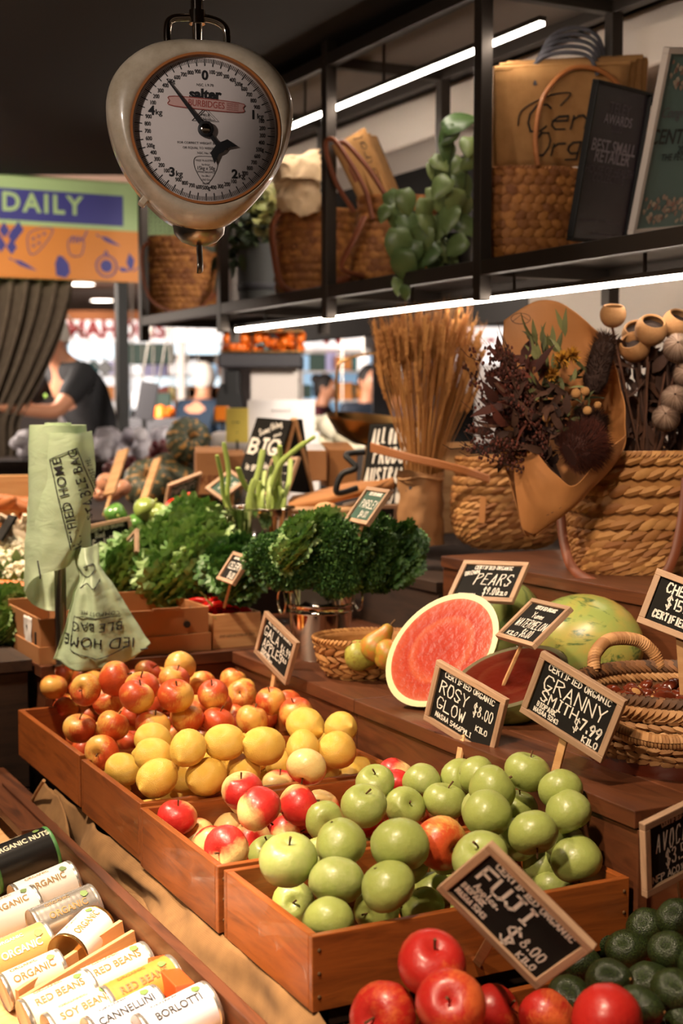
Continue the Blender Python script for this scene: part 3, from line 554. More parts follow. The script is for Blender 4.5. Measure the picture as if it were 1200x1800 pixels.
sign('chalkboard sign lettered Cauliflower half behind the green bag roll', ((150, 925), (224, 908), (236, 972), (160, 990)), 3.9,
 [(CO, 0, .36, .10, .8), ('Red', -.2, .2, .16, .2), ('Cauliflower', .02, -.02, .26, .86, 0, 0, 1.2), ('$10', .08, -.25, .18, .24), ('$5', .16, -.4, .14, .16), ('whole', .34, -.22, .1, .2)], s=1, stake=(atY(190, 1040, 3.95),))
sign('small chalkboard sign lettered Leeks beside the Cauliflower sign', ((200, 972), (243, 930), (248, 968), (205, 1012)), 3.75,
 [('LOCAL ORGANIC', 0, .3, .12, .7), ('Leeks', 0, 0, .3, .6, 0, 0, 1.2), ('$3.50', .1, -.3, .2, .4)], s=-1, stake=(atY(222, 1050, 3.8),), fw=.009)
sign('green chalkboard sign lettered PARSNIPS leaning before the pumpkins', ((301, 854), (352, 828), (342, 872), (288, 893)), 4.3,
 [(CO, 0, .36, .1, .7), ('PARSNIPS', 0, .08, .3, .84, 0, .1, 1.2), ('$7.00', .1, -.25, .2, .4)], board='green_chalkboard', s=1, stake=(atY(300, 950, 4.35),))
sign('green chalkboard sign turned on its corner behind the celery stalks', ((361, 863), (402, 822), (434, 850), (391, 878)), 4.25,
 [('---', 0, .1, .3, .7, 0, 0, 1.2), ('$5.00', .1, -.25, .2, .4)], board='green_chalkboard', s=1, stake=(atY(400, 965, 4.3),))
sign('framed chalkboard sign behind the celery stalks before the sandwich board', ((478, 806), (528, 804), (507, 872), (455, 870)), 4.2,
 [(CO, 0, .36, .1, .7), ('- ---', 0, .08, .26, .84, 0, .1), ('$5.00', .1, -.25, .2, .4)], s=-1, stake=(atY(480, 920, 4.25),))
sign('small black chalkboard sign lettered Sprouts behind the green PARSLEY sign', ((640, 888), (700, 886), (696, 925), (640, 925)), 3.9, [('Sprouts', .1, -.15, .4, .7, 0, 0, 1.3)], s=1, aspect=1.6)
# plain backs of signs seen from behind on the left
for i, (c, Y, lb) in enumerate([(((203, 795), (226, 785), (205, 870), (184, 868)), 4.6, 'back of a tall wooden sign stake nearest the bag roll'), (((268, 812), (284, 800), (262, 880), (248, 872)), 4.5, 'thin slanting wooden sign seen edge on before the pumpkins'),
     (((10, 905), (34, 908), (12, 950), (-16, 948)), 3.9, 'small chalkboard sign at the far left edge by the root vegetables')]):
    m, W, Hh = rect(*c, Y, .35 if i < 2 else 1.2, -1); r = thing('price_sign', lb, 'sign'); place(r, m)
    MB().box((0, 0, 0), (W, Hh, .008)).build('board', 'pine' if i < 2 else 'chalkboard', r, smooth=False, bevel=.001)
    MB().box((0, -Hh*.6, -.008), (.014, Hh*.7, .006)).build('stake', 'pine', r, smooth=False)
# sandwich board
m, W, Hh = rect((452, 735), (512, 737), (478, 862), (412, 848), 4.35, .62, -1)
r = thing('sandwich_board', 'black sandwich board lettered BIG behind the celery stalks', 'sign'); place(r, m)
MB().box((0, 0, 0), (W, Hh, .008)).build('board', 'chalkboard', r, smooth=False)
tb = MB()
for txt, fx, fy, fh, fw_, rt, st in (('Something', 0, .36, .1, .6, .5, .7), ('oo', .25, .28, .06, .2, .4, .6), ('BIG', 0, .08, .2, .8, 0, 2.2), ('is growing', 0, -.2, .1, .7, .1, .7)):
    h = fh*Hh; t1 = twidth(txt, h, 1); t0 = twidth(txt, h, 0); wd = max(.3, (fw_*W-t0)/(t1-t0)); q = MB(); strokes(q, txt, -fw_*W/2, -h/2, h, .0045*st, .03, 0, wd, 0, rns)
    tb.add(q.v, q.f, Matrix.Translation((fx*W, fy*Hh, .006)) @ Matrix.Rotation(rt, 4, 'Z'))
tb.build('lettering', 'chalk', r, smooth=False)
mi = m.inverted(); back = [mi @ atY(*p) for p in ((516, 737, 4.36), (530, 737, 4.42), (548, 868, 4.55), (484, 862, 4.36))]
for a, b in ((back[0], back[3]), (back[0], back[2])): MB().tube([a, b], .011, 4, True).build('frame_leg', 'pine', r, smooth=False)
MB().add([back[0], back[1], back[2], back[3]], [(0, 1, 2, 3)]).build('back_panel', 'chalkboard', r, smooth=False, solid=.006)
m, W, Hh = rect((655, 743), (752, 745), (735, 905), (628, 905), 4.15, .66, -1)
r = thing('chalkboard_sign', 'tall black sign lettered ALL ORGANIC PRODUCE AUSTRALIAN GROWN behind the wheat', 'sign'); place(r, m)
MB().box((0, 0, 0), (W, Hh, .012)).build('board', 'chalkboard', r, smooth=False)
tb = MB()
for k, (txt, fw_) in enumerate((('ALL ORGANIC', .84), ('PRODUCE', .72), ('AUSTRALIAN', .92), ('GROWN', .6))):
    h = .16*Hh; t1 = twidth(txt, h, 1); t0 = twidth(txt, h, 0); q = MB(); strokes(q, txt, -fw_*W/2, -h/2, h, .0055, .025, 0, (fw_*W-t0)/(t1-t0), .04, rns)
    tb.add(q.v, q.f, Matrix.Translation((0, (.36-.22*k)*Hh, .008)))
tb.build('lettering', 'chalk', r, smooth=False)

# ================================================================ HANGING DIAL SCALE
sc = thing('hanging_scale', 'old cream enamel hanging dial scale above the produce', 'scale', atY(352, 237, 2.4), rot=(math.radians(88), 0, math.radians(12)))
k = 1/1042.
hp = [(0, 157), (40, 156), (85, 145), (122, 122), (148, 90), (160, 52), (157, 10), (144, -35), (124, -75), (95, -112), (66, -140), (34, -158), (0, -164)]
pts = [Vector((x*k, y*k, 0)) for x, y in hp] + [Vector((-x*k, y*k, 0)) for x, y in hp[-2:0:-1]]
out = smooth_pts(pts, 4, True); n = len(out); cc = Vector((0, 0, 0)); dial_c = Vector((.004, .0, 0)); dr = .118
def loop(s_, z, inset=0):
    return [Vector((p.x*s_, p.y*s_, z)) for p in out]
def dloop(r_, z): return [dial_c + Vector((math.cos(math.atan2(p.y, p.x))*r_, math.sin(math.atan2(p.y, p.x))*r_, z)) for p in out]
def loft(loops, name, mat, par, cap0=True, cap1=True):
    b = MB(); vs = [q for l in loops for q in l]; fs = [(j*n + i, j*n + (i+1) % n, (j+1)*n + (i+1) % n, (j+1)*n + i) for j in range(len(loops)-1) for i in range(n)]
    if cap0: fs.append(tuple(range(n))[::-1])
    if cap1: fs.append(tuple((len(loops)-1)*n + i for i in range(n)))
    b.add(vs, fs); return b.build(name, mat, par)
loft([loop(.72, -.085), loop(.93, -.075), loop(.985, -.05), loop(1., -.006)], 'back_shell', 'enamel', sc)
loft([loop(.975, -.007), loop(.975, .0)], 'seam', 'black', sc)
def mixl(a, b, t_, z): return [Vector((p.x*(1-t_) + q.x*t_, p.y*(1-t_) + q.y*t_, z)) for p, q in zip(a, b)]
o1 = loop(1., 0); d1 = dloop(dr + .006, 0)
loft([loop(1., -.001), loop(1., .012), loop(.985, .026), mixl(loop(.965, 0), d1, .12, .036), mixl(o1, d1, .55, .046), mixl(o1, d1, .9, .049), dloop(dr + .004, .047), dloop(dr, .038), dloop(dr, .03)], 'front_shell', 'enamel', sc)
loft([dloop(dr + .0045, .0475), dloop(dr + .0045, .0505), dloop(dr + .0005, .0505), dloop(dr, .0385)], 'dial_ring', 'tan_leather', sc, False, False)
fa = bpy.data.objects.new('dial', None); C.objects.link(fa); fa.parent = sc; fa.location = dial_c + Vector((0, 0, .0375))
MB().lathe([(dr, -.002), (dr, 0)], 64).build('dial_face', 'dial_face', fa, smooth=False)
tk = MB(); nb = MB(); bg = MB(); lt = MB()
for i in range(250):
    a = math.pi/2 - 2*math.pi*i/250; l = .012 if i % 5 == 0 else .007; w_ = .0008 if i % 5 == 0 else .00045
    d = Vector((math.cos(a), math.sin(a), 0)); s_ = Vector((-d.y, d.x, 0))*w_; r1 = dr - .003
    tk.add([d*r1 - s_, d*r1 + s_, d*(r1-l) + s_, d*(r1-l) - s_], [(0, 1, 2, 3)], Matrix.Translation((0, 0, .0006)))
stuff(tk.build('tick_marks', 'ink', fa, smooth=False))
for i in range(50):
    a = math.pi/2 - 2*math.pi*i/50; c_ = Vector((math.cos(a), math.sin(a), 0))*(dr - .024)
    if i % 10 == 0:
        c_ *= .93; t_ = str(i//10); ftext(bg, t_, .02 if i else .021, Matrix.Translation(c_ + Vector((-.004 if i else 0, 0, .0008))), bold=.035)
        if i: ftext(bg, 'kg', .0125, Matrix.Translation(c_ + Vector((.0075, -.002, .0008))), bold=.01)
    else: ftext(nb, str(i % 10*100) + ('g' if i % 10 == 5 else ''), .0094, Matrix.Translation(c_ + Vector((0, 0, .0008))), sx=.72, bold=.012)
nb.build('numerals', 'ink', fa, smooth=False); bg.build('kilogram_numerals', 'ink', fa, smooth=False)
ftext(lt, 'salter', .022, Matrix.Translation((0, .057, .0008)), bold=.045, sx=1.05)
ftext(lt, 'NSC 1.9.78', .006, Matrix.Translation((0, .072, .0008)))
for j, t_ in enumerate(('FOR CORRECT WEIGHT BEAM MUST BE', 'OR EQUAL TO WEIGHT BEFORE', 'NSC No 982')): ftext(lt, t_, .0052, Matrix.Translation((0, -.022 - j*.008, .0008)))
for j, t_ in enumerate(('MADE IN AUSTRALIA', 'by design', '15kg x 50g', 'SPRING BALANCE', 'No 286-1', 'UNO Dec', 'SALTER')): ftext(lt, t_, .0085 if j == 2 else .0045, Matrix.Translation((0, -.05 - j*.0062, .0008)), sx=.8)
sh_ = smooth_pts([(-.018, -.046, 0), (0, -.043, 0), (.018, -.046, 0), (.017, -.065, 0), (0, -.088, 0), (-.017, -.065, 0)], 6, True)
lt.tube([p + Vector((0, 0, .0008)) for p in sh_ + sh_[:1]], .0004, 4)
for tri_ in (((-.022, .014), (.022, .014), (0, .036)), ((-.016, .016), (.016, .016), (0, .032))):
    q = [Vector((*p, .0008)) for p in tri_]; lt.tube(q + q[:1], .0005, 4)
ftext(lt, 'MELB', .006, Matrix.Translation((0, .0235, .0008))); ftext(lt, 'SCALE CO', .005, Matrix.Translation((0, .018, .0008)), sx=.8)
lt.build('printing', 'ink', fa, smooth=False)
pl = MB(); cap = smooth_pts([(-.052, .008, 0), (.052, .008, 0), (.06, 0, 0), (.052, -.008, 0), (-.052, -.008, 0), (-.06, 0, 0)], 4, True)
rotm = Matrix.Translation((.002, .041, .0012)) @ Matrix.Rotation(-.06, 4, 'Z')
pl.add(cap + [Vector((0, 0, 0))], [(i, (i+1) % len(cap), len(cap)) for i in range(len(cap))], rotm); pl.build('name_sticker', plain('sticker', '#d3aaa2', .35).m, fa, smooth=False)
pt = MB(); pt.tube([rotm @ (p + Vector((0, 0, .0003))) for p in cap + cap[:1]], .0008, 4); ftext(pt, 'BURBIDGES', .015, rotm @ Matrix.Translation((0, 0, .0004)), bold=.01, sx=.78)
for j in range(4): ftext(pt, 'WEIGHING SERVICE', .0032, rotm @ Matrix.Translation((.043, .005 - j*.0033, .0004)), sx=.7)
pt.build('sticker_lettering', 'ink_red', fa, smooth=False)
# pointer: needle, hub and forked tail
an = math.atan2(87, -70); d = Vector((math.cos(an), math.sin(an), 0)); s_ = Vector((-d.y, d.x, 0)); pz = .006
nd = MB().add([d*.1 - s_*.0006, d*.1 + s_*.0006, d*.0 + s_*.0042, d*.0 - s_*.0042], [(0, 1, 2, 3)], Matrix.Translation((0, 0, pz)))
tail = [(-.0, .003), (.03, .0035), (.034, .018), (.052, .024), (.044, .008), (.046, 0), (.044, -.008), (.052, -.024), (.034, -.018), (.03, -.0035), (0, -.003)]
nd.add([-d*a + s_*b for a, b in tail], [tuple(range(len(tail)))], Matrix.Translation((0, 0, pz)))
nd.lathe([(.0125, pz - .002), (.0125, pz + .002), (.010, pz + .0035)], 28); nd.build('pointer', 'ink', fa, smooth=False, solid=.0012)
MB().lathe([(.0085, pz + .003), (.0085, pz + .005), (.005, pz + .007)], 20).build('pointer_hub', 'chrome', fa)
gl = MB().lathe([(dr, .0118), (dr*.7, .0128), (.002, .0135)], 48); gl.build('glass_cover', 'glass', fa)
# hanger frame, shackle, ring, bottom cup and hook (local y is up)
hg = smooth_pts([(-.048, .135, -.03), (-.05, .175, -.03), (-.044, .195, -.03), (-.02, .2, -.03), (.02, .2, -.03), (.044, .19, -.03), (.05, .17, -.03), (.05, .13, -.03)], 5)
MB().tube(hg, .0065, 10).build('hanger_frame', 'chrome', sc)
b = MB().tube([(0, .15, -.03), (0, .235, -.03)], [.007, .011], 10); b.tube([(0, .19, -.03), (0, .212, -.03)], .014, 10); b.build('swivel', 'chrome', sc)
rg = [Vector((math.cos(a)*.024, .255 + math.sin(a)*.024, -.03)) for a in [2*math.pi*i/20 for i in range(21)]]
MB().tube(rg, .004, 8, False).build('ring', 'brushed', sc)
b = MB(); b.tube([(0, .275, -.03), (.002, .33, -.05)], .004, 8)
for i in range(12):
    cz = .3 + i*.022; a_ = [Vector((math.cos(t_)*.008*(i % 2), cz + math.sin(t_)*.015, -.05 + math.cos(t_)*.008*((i+1) % 2))) for t_ in [2*math.pi*j/12 for j in range(13)]]; b.tube(a_, .0022, 6, False)
b.build('chain', 'brushed', sc)
MB().lathe([(.012, -.178), (.03, -.171), (.042, -.158), (.045, -.14)], 24, Matrix.Translation((0, 0, -.035)) @ Matrix.Rotation(-math.pi/2, 4, 'X') @ Matrix.Scale(1, 4)).build('bottom_cup', 'brushed', sc).scale = (1, 1, 1)
b = MB().tube(smooth_pts([(0, -.165, -.03), (0, -.19, -.03), (.0, -.212, -.024), (.0, -.222, -.03)], 5), [.007]*16, 10, True, .6); b.build('hook_plate', 'brushed', sc)
for (x, y) in ((-.115, -.045), (-.1, -.07)): MB().ell((x*.99, y, -.03), .005, 8, 6).build('screw', 'black_metal', sc)
MB().box((-.092, -.108, -.012), (.022, .012, .03), Euler((0, 0, .9))).build('clip', 'enamel', sc, bevel=.002)
# ================================================================ SUSPENDED STEEL RACK
VR = 2.025; VB = 2.44; UP = [2.27, 3.157, 4.044, 4.919, 5.795]; ZS = 1.826
rk = bench_thing('hanging_rack', 'black steel frame rack hanging over the counter with baskets on it', 'shelf', 0, 0, 0)
for v in (VR, VB):
    for u in UP:
        o = MB().box((0, 0, 0), (.036, .036, 2.58 - 1.722)).build('post', 'steel_frame', rk, smooth=False, bevel=.002); o.location = (v, u, (2.58+1.722)/2)
    for zc in (1.806, 2.52):
        for a, b in zip(UP, UP[1:]):
            o = MB().box((0, 0, 0), (.034, b-a-.038, .04)).build('rail', 'steel_frame', rk, smooth=False, bevel=.002); o.location = (v, (a+b)/2, zc)
for u in UP:
    for zc in (1.806, 2.52):
        o = MB().box((0, 0, 0), (VB-VR-.038, .034, .04)).build('cross_rail', 'steel_frame', rk, smooth=False, bevel=.002); o.location = ((VR+VB)/2, u, zc)
for a, b in zip(UP, UP[1:]):
    o = MB().box((0, 0, 0), (VB-VR-.03, b-a-.03, .006)).build('shelf_panel', 'steel_frame', rk, smooth=False); o.location = ((VR+VB)/2, (a+b)/2, 1.823)
    o = MB().box((0, 0, 0), (VB-VR-.03, b-a-.03, .006)).build('top_panel', plain('grey_panel', '#6b5f56', .5, .3).m if a == UP[0] else M['grey_panel'], rk, smooth=False); o.location = ((VR+VB)/2, (a+b)/2, 2.535)
b = MB()
for i in range(22): b.tube([(VB + .02, 4.95 + i*.038, 1.83), (VB + .02, 4.95 + i*.038, 2.45)], .002, 4, False)
for i in range(16): b.tube([(VB + .02, 4.93, 1.84 + i*.038), (VB + .02, 5.78, 1.84 + i*.038)], .002, 4, False)
b.build('wire_mesh', 'steel_frame', rk, smooth=False)
for lb, u0_, u1_, z, v in (('long glowing light strip under the rack shelf above the wheat', 2.3, 4.905, 1.735, VR + .05), ('long glowing light strip along the top of the rack above the tote bags', 2.98, 5.7, 2.40, VR + .06)):
    s_ = bench_thing('light_strip', lb, 'lamp', v, u0_, z); D = u1_-u0_
    MB().box((0, D/2, .006), (.022, D, .012)).build('housing', 'steel_frame', s_, smooth=False)
    MB().box((0, D/2, -.0055), (.016, D - .004, .011)).build('diffuser', 'led', s_, smooth=False, bevel=.002)
    for k in range(5): MB().box((0, D*(k+.5)/5, (1.80 if z < 2 else 2.53) - z - (.0 if z < 2 else 0) - ((1.80 if z < 2 else 2.53) - z)/2 + .006), (.006, .006, (1.80 if z < 2 else 2.53) - z - .012)).build('bracket', 'steel_frame', s_, smooth=False)
# ================================================================ WOVEN BASKETS
rnw = random.Random(9)
SP = []; SPF = []
for (s_, r_) in ((-1, .12), (-.55, .9), (.45, 1.), (1, .12)):
    for k in range(5): a = 2*math.pi*k/5; SP.append((s_, math.cos(a)*r_, math.sin(a)*r_))
for j in range(3): SPF += [(j*5 + k, j*5 + (k+1) % 5, (j+1)*5 + (k+1) % 5, (j+1)*5 + k) for k in range(5)]
def weave(mb, ring, rows, stitch, thick, tilt_=.45, over=1.35, a0=0., a1=1., rh=None, alt=True):
    for j in range(rows):
        t_ = (j + .5)/rows; pts = [ring(t_, k/48) for k in range(49)]; per = sum((b - a).length for a, b in zip(pts, pts[1:])); n = max(8, int(per/stitch)); off = .5*(j % 2)
        for k in range(n):
            f = (k + off)/n
            if not (a0 <= f % 1 <= a1): continue
            p = ring(t_, f); q = ring(t_, f + .01); up = ring(min(t_ + .02, 1), f) - ring(max(t_ - .02, 0), f)
            tx = (q - p).normalized(); up = (up - tx*up.dot(tx)).normalized(); nm = tx.cross(up); sg = (1 if j % 2 or not alt else -1)*tilt_ + rnw.uniform(-.12, .12)
            x = (tx*math.cos(sg) + up*math.sin(sg)); y = nm; z = x.cross(y); h = (rh or thick)
            m = Matrix((x*stitch*over*.5, y*thick*rnw.uniform(.75, 1.15), z*h*rnw.uniform(.9, 1.15))).transposed().to_4x4(); m.translation = p + nm*rnw.uniform(-.001, .001)
            mb.add(SP, SPF, m, rnw.random())
def ring_fn(prof, sx=1., sy=1., pw=2.4, lean=(0, 0)):
    P = smooth_pts([Vector((r, 0, z)) for r, z in prof], 8)
    def f(t_, a):
        x = t_*(len(P)-1); i = min(int(x), len(P)-2); q = P[i].lerp(P[i+1], x-i); c, s_ = math.cos(a*2*math.pi), math.sin(a*2*math.pi)
        k = (abs(c)**pw + abs(s_)**pw)**(-1/pw); return Vector((c*k*q.x*sx + lean[0]*q.z, s_*k*q.x*sy + lean[1]*q.z, q.z))
    return f
def basket(name, label, loc, prof, sx=1., sy=1., rows=12, stitch=.024, thick=.006, mat='wicker', pw=2.4, rim=.006, rz=0., rot=None, group='woven baskets', lean=(0, 0), a0=0, a1=1, tilt_=.45, cat='basket', floor_=True, rimn=1, alt=True):
    r = thing(name, label, cat, loc, rz, group, rot); f = ring_fn(prof, sx, sy, pw, lean); b = MB(); Hh = prof[-1][1] - prof[0][1]
    weave(b, f, rows, stitch, thick, tilt_, a0=a0, a1=a1, rh=Hh/rows*(.63 if alt else .56), over=1.35 if alt else 1.75, alt=alt); stuff(b.build('weave', mat, r))
    b = MB(); b.cur = .5
    b.grid(lambda u, v: f(v, u)*1. - Vector((math.cos(u*2*math.pi)*thick*.8, math.sin(u*2*math.pi)*thick*.8, 0)), 40, 8, True)
    bt = [f(0, k/40) for k in range(40)]; b.add(bt, [tuple(range(40))[::-1]]); b.build('lining', mat, r, tint=True, solid=.002)
    for q in range(rimn):
        b = MB(); m_ = int(90*max(sx, sy)*prof[-1][0]/.15)
        for k in range(m_):
            p = f(1, k/m_); d = (f(1, k/m_ + .01) - p).normalized(); n_ = d.cross(Vector((0, 0, 1))).normalized(); x = (d*.75 + Vector((0, 0, 1))*.6 + n_*.3).normalized(); y = x.cross(n_).normalized(); z = x.cross(y)
            m = Matrix((x*rim*1.9, y*rim*.9, z*rim*1.1)).transposed().to_4x4(); m.translation = p + Vector((0, 0, -q*rim*1.6)); b.add(SP, SPF, m, rnw.random())
        stuff(b.build('rim', mat, r))
    return r, f
def strap(r, pts, w_=.014, mat='leather', name='handle', flat=.3, n=8): return MB().tube(smooth_pts(pts, 8), w_, n, True, flat).build(name, mat, r)
def loc(r, p): return r.matrix_world.inverted() @ p if False else Matrix.LocRotScale(r.location, r.rotation_euler, None).inverted() @ p
def lp(r, l, w_, mat='leather', name='handle', flat=.35): return strap(r, [loc(r, atY(*p)) for p in l], w_, mat, name, flat)

# -- upper shelf, from the right
p = onv(930, 440, 2.22); p.z = ZS
tr, f = basket('tote_basket', 'large woven tote basket holding the folded burlap bags on the rack shelf', p, [(.085, 0), (.115, .03), (.128, .1), (.128, .17), (.122, .245)], 1.12, .8, 13, .026, .006, rz=ANG*.3, group='woven totes on the rack shelf', mat='wicker_orange')
Yt = p.y
lp(tr, [(945, 292, Yt-.12), (941, 240, Yt-.1), (955, 170, Yt-.08), (1000, 122, Yt-.06), (1050, 122, Yt-.05), (1085, 148, Yt-.03), (1098, 175, Yt-.02)], .007, 'tan_leather', flat=1)
for k, (dx, dy, dY) in enumerate(((0, 0, 0), (10, -6, .03), (22, -9, .055), (30, -4, .08))):
    m, W, Hh = rect((858+dx, 150+dy), (1108+dx, 103+dy), (1105+dx, 280+dy), (868+dx, 292+dy), Yt - .005 + dY*.8, 1.45, 1)
    r = thing('burlap_bag', ['front burlap bag with black script folded in the right tote basket', 'second burlap bag tucked behind the lettered one', 'third burlap bag in the tote with frayed top edge', 'rearmost burlap bag in the tote, sticking out right'][k], 'bag', group='folded burlap bags'); place(r, m)
    MB().grid(lambda u, v: Vector(((u-.5)*W, (v-.5)*Hh, .004*math.sin(u*5 + k))), 10, 8).build('panel', 'jute', r, solid=.012)
    MB().tube([((i/20-.5)*W, Hh/2, .002*math.sin(i)) for i in range(21)], .008, 6).build('top_seam', 'jute', r)
    if k == 0:
        tb = MB(); q = MB(); strokes(q, 'Centra', -W*.27, Hh*-.12, Hh*.26, .005, .02, 0, 1.2, .25, rns); strokes(q, 'Organic', -W*.22, -Hh*.36, Hh*.22, .005, .02, 0, 1.1, .25, rns)
        # flowing flourish round the C
        q.tube(smooth_pts([(-W*.33, -Hh*.05, 0), (-W*.3, Hh*.1, 0), (-W*.12, Hh*.22, 0), (W*.05, Hh*.24, 0), (-W*.02, Hh*.12, 0)], 6), .002, 4)
        tb.add(q.v, q.f, Matrix.Translation((0, 0, .014))); tb.build('lettering', 'ink', r, smooth=False)
for k in range(5):
    r = thing('rope_handle', f'{["lowest", "second lowest", "middle", "second highest", "outermost"][k]} dark grey rope handle looped above the burlap bags', 'handle', group='dark rope handles'); q = k*12
    MB().tube(smooth_pts([atY(940 + k*4, 150 - k*2, Yt - .06 + k*.02), atY(938 + k*4, 118 - q*.5, Yt - .06 + k*.02), atY(960 + k*3, 98 - q*.75, Yt - .06 + k*.02), atY(1000 + k*3, 92 - q*.9, Yt - .05 + k*.02), atY(1035 + k*4, 100 - q*.7, Yt - .04 + k*.02), atY(1050 + k*4, 132 - q*.2, Yt - .04 + k*.02)], 8), .0058, 8).build('rope', 'dark_cloth', r)
# awards
def framed(label, cor, Y, asp, fw, fmat, pmat, lines, s=1, mats=None):
    m, W, Hh = rect(*cor, Y, asp, s); r = thing('framed_certificate', label, 'picture frame'); place(r, m)
    for (cx, cy, lx, ly) in ((0, Hh/2-fw/2, W, fw), (0, -Hh/2+fw/2, W, fw), (-W/2+fw/2, 0, fw, Hh-2*fw), (W/2-fw/2, 0, fw, Hh-2*fw)):
        o = MB().box((0, 0, 0), (lx, ly, .018)).build('frame_rail', fmat, r, smooth=False, bevel=.002); o.location = (cx, cy, 0)
    MB().box((0, 0, -.003), (W-fw, Hh-fw, .006)).build('print', pmat, r, smooth=False)
    for nm_, (txts, ink) in (mats or {}).items():
        for t_, fx, fy, sz, bold, shr in txts: b = MB(); ftext(b, t_, sz*W, Matrix.Translation((fx*W, fy*Hh, .0012)), bold=bold, shear=shr); b.build(nm_, ink, r, smooth=False)
    return r, W, Hh
plain('award_purple', '#2a1d2c', .35); plain('award_text', '#b8aab8', .5); plain('award_dim', '#6b5c6c', .5); plain('award_teal', '#5f7f7c', .4); plain('teal_text', '#1f2a2c', .5)
framed('black framed award reading BEST SMALL RETAILER on the rack shelf', ((1028, 172), (1152, 150), (1118, 412), (992, 430)), Yt - .22, .72, .008, 'black', 'award_purple', [], 1,
 {'heading': ([('AWARDS', .0, .28, .12, .01, 0), ('BEST SMALL', 0, .11, .15, .015, .1), ('RETAILER', 0, .045, .15, .015, .1)], 'award_text'),
  'small_print': ([('2020', 0, .23, .1, 0, 0), ('HOUSE OF HEALTH', 0, -.04, .10, 0, .1), ('COLLECTIVE', 0, -.09, .10, 0, .1), ('The Advertiser', .05, -.44, .06, 0, .2), ('EVENT PARTNER', -.2, -.36, .04, 0, 0), ('PRESENTED BY', .22, -.36, .04, 0, 0), ('TELEY', 0, .35, .14, 0, 0)], 'award_dim')})
r, W, Hh = framed('white framed certificate with teal centre at the right end of the rack', ((1143, 124), (1300, 88), (1268, 376), (1104, 414)), Yt - .34, .66, .014, 'white_paint', 'award_teal', [], 1,
 {'heading': ([('CENTRAL', -.12, .03, .17, .02, .1), ('2020', .0, -.04, .09, .01, 0), ('THE PEOPLES', -.05, -.08, .08, .01, 0)], 'teal_text'), 'script': ([('Congratulations', -.02, .16, .12, -.005, .4)], 'award_dim')})
for sy in (.36, -.37):
    b = MB(); rr_ = random.Random(2)
    for i in range(90): x = rr_.uniform(-.38, .38)*W; y = (sy + rr_.uniform(-.07, .07))*Hh; b.lathe([(rr_.uniform(.003, .009), 0)], 7, Matrix.Translation((x, y, .0012 + .00001*i))) if False else b.add([(x + math.cos(q)*rr_.uniform(.003, .01), y + math.sin(q)*rr_.uniform(.003, .01), .0011 + .00001*i) for q in (0, 1, 2, 3, 4, 5)], [(0, 1, 2, 3, 4, 5)], None, rr_.random())
    b.build('printed_food_pattern', tinted('food_pattern', '#7d2f2a', '#d0c4b0', .5, 0) or 'food_pattern', r, smooth=False, tint=True)
# tilted tote with paper bags
p = onv(682, 490, 2.2); p.z = ZS
t2, f = basket('tote_basket', 'woven tote basket flaring at the rim with kraft bags leaning out', p, [(.075, 0), (.11, .03), (.12, .1), (.115, .18), (.12, .27)], 1.05, .75, 14, .024, .0055, rz=.2, group='woven totes on the rack shelf', lean=(.12, 0), mat='wicker_orange'); Y2 = p.y
for k in range(3):
    m, W, Hh = rect((583 + k*22, 262 - k*13), (640 + k*12, 224 + k*4), (697 + k*4, 330 + k*4), (640 + k*20, 372 - k*8), Y2 - .02 + k*.04, .6, 1)
    r = thing('kraft_bag', ['front kraft bag with brown script leaning out of the flared tote', 'middle kraft bag leaning out of the flared tote', 'rear kraft bag leaning out of the flared tote'][k], 'bag', group='kraft bags in the tote'); place(r, m)
    MB().grid(lambda u, v: Vector(((u-.5)*W, (v-.5)*Hh*1.15 - .02, .006*math.sin(u*4 + k))), 8, 8).build('panel', 'jute', r, solid=.008)
    if k == 0: q = MB(); strokes(q, 'Central', -Hh*.35, -.02, .035, .003, .02, 0, 1.2, .2, rns); o = MB().add(q.v, q.f, Matrix.Translation((.01, -.02, .013)) @ Matrix.Rotation(math.pi/2.1, 4, 'Z')); o.build('lettering', 'ink', r, smooth=False)
lp(t2, [(655, 385, Y2-.13), (640, 330, Y2-.12), (600, 262, Y2-.1), (582, 244, Y2-.08), (572, 258, Y2-.06), (590, 320, Y2-.04), (622, 372, Y2-.02)], .008, flat=1)
lp(t2, [(682, 350, Y2-.13), (650, 300, Y2-.12), (618, 262, Y2-.1), (602, 250, Y2-.08), (596, 262, Y2-.06), (625, 320, Y2-.04)], .008, flat=1)
lp(t2, [(640, 380, Y2-.13), (622, 420, Y2-.15), (600, 470, Y2-.12), (640, 486, Y2-.11)], .012)
# centre tote with white cloth
p = onv(555, 512, 2.2); p.z = ZS
t3, f = basket('tote_basket', 'upright woven tote basket with crumpled cream cloth spilling over its rim', p, [(.11, 0), (.135, .02), (.142, .12), (.14, .2), (.138, .29)], 1., .85, 15, .024, .006, rz=.2, group='woven totes on the rack shelf', mat='wicker_orange'); Y3 = p.y
r = thing('cloth_bag', 'crumpled cream cloth bag standing in the upright tote', 'bag')
MB().grid(crumple(sheet_fn([[(484, 372, Y3-.14), (520, 378, Y3-.2), (562, 372, Y3-.14)], [(483, 330, Y3-.14), (520, 335, Y3-.18), (560, 335, Y3-.14)], [(482, 298, Y3-.12), (520, 300, Y3-.16), (560, 292, Y3-.12)], [(500, 280, Y3-.05), (525, 278, Y3-.06), (562, 272, Y3-.05)], [(505, 300, Y3+.05), (530, 296, Y3+.04), (566, 290, Y3+.04)]]), .02, 18), 24, 24).build('cloth', 'canvas', r, solid=.003)
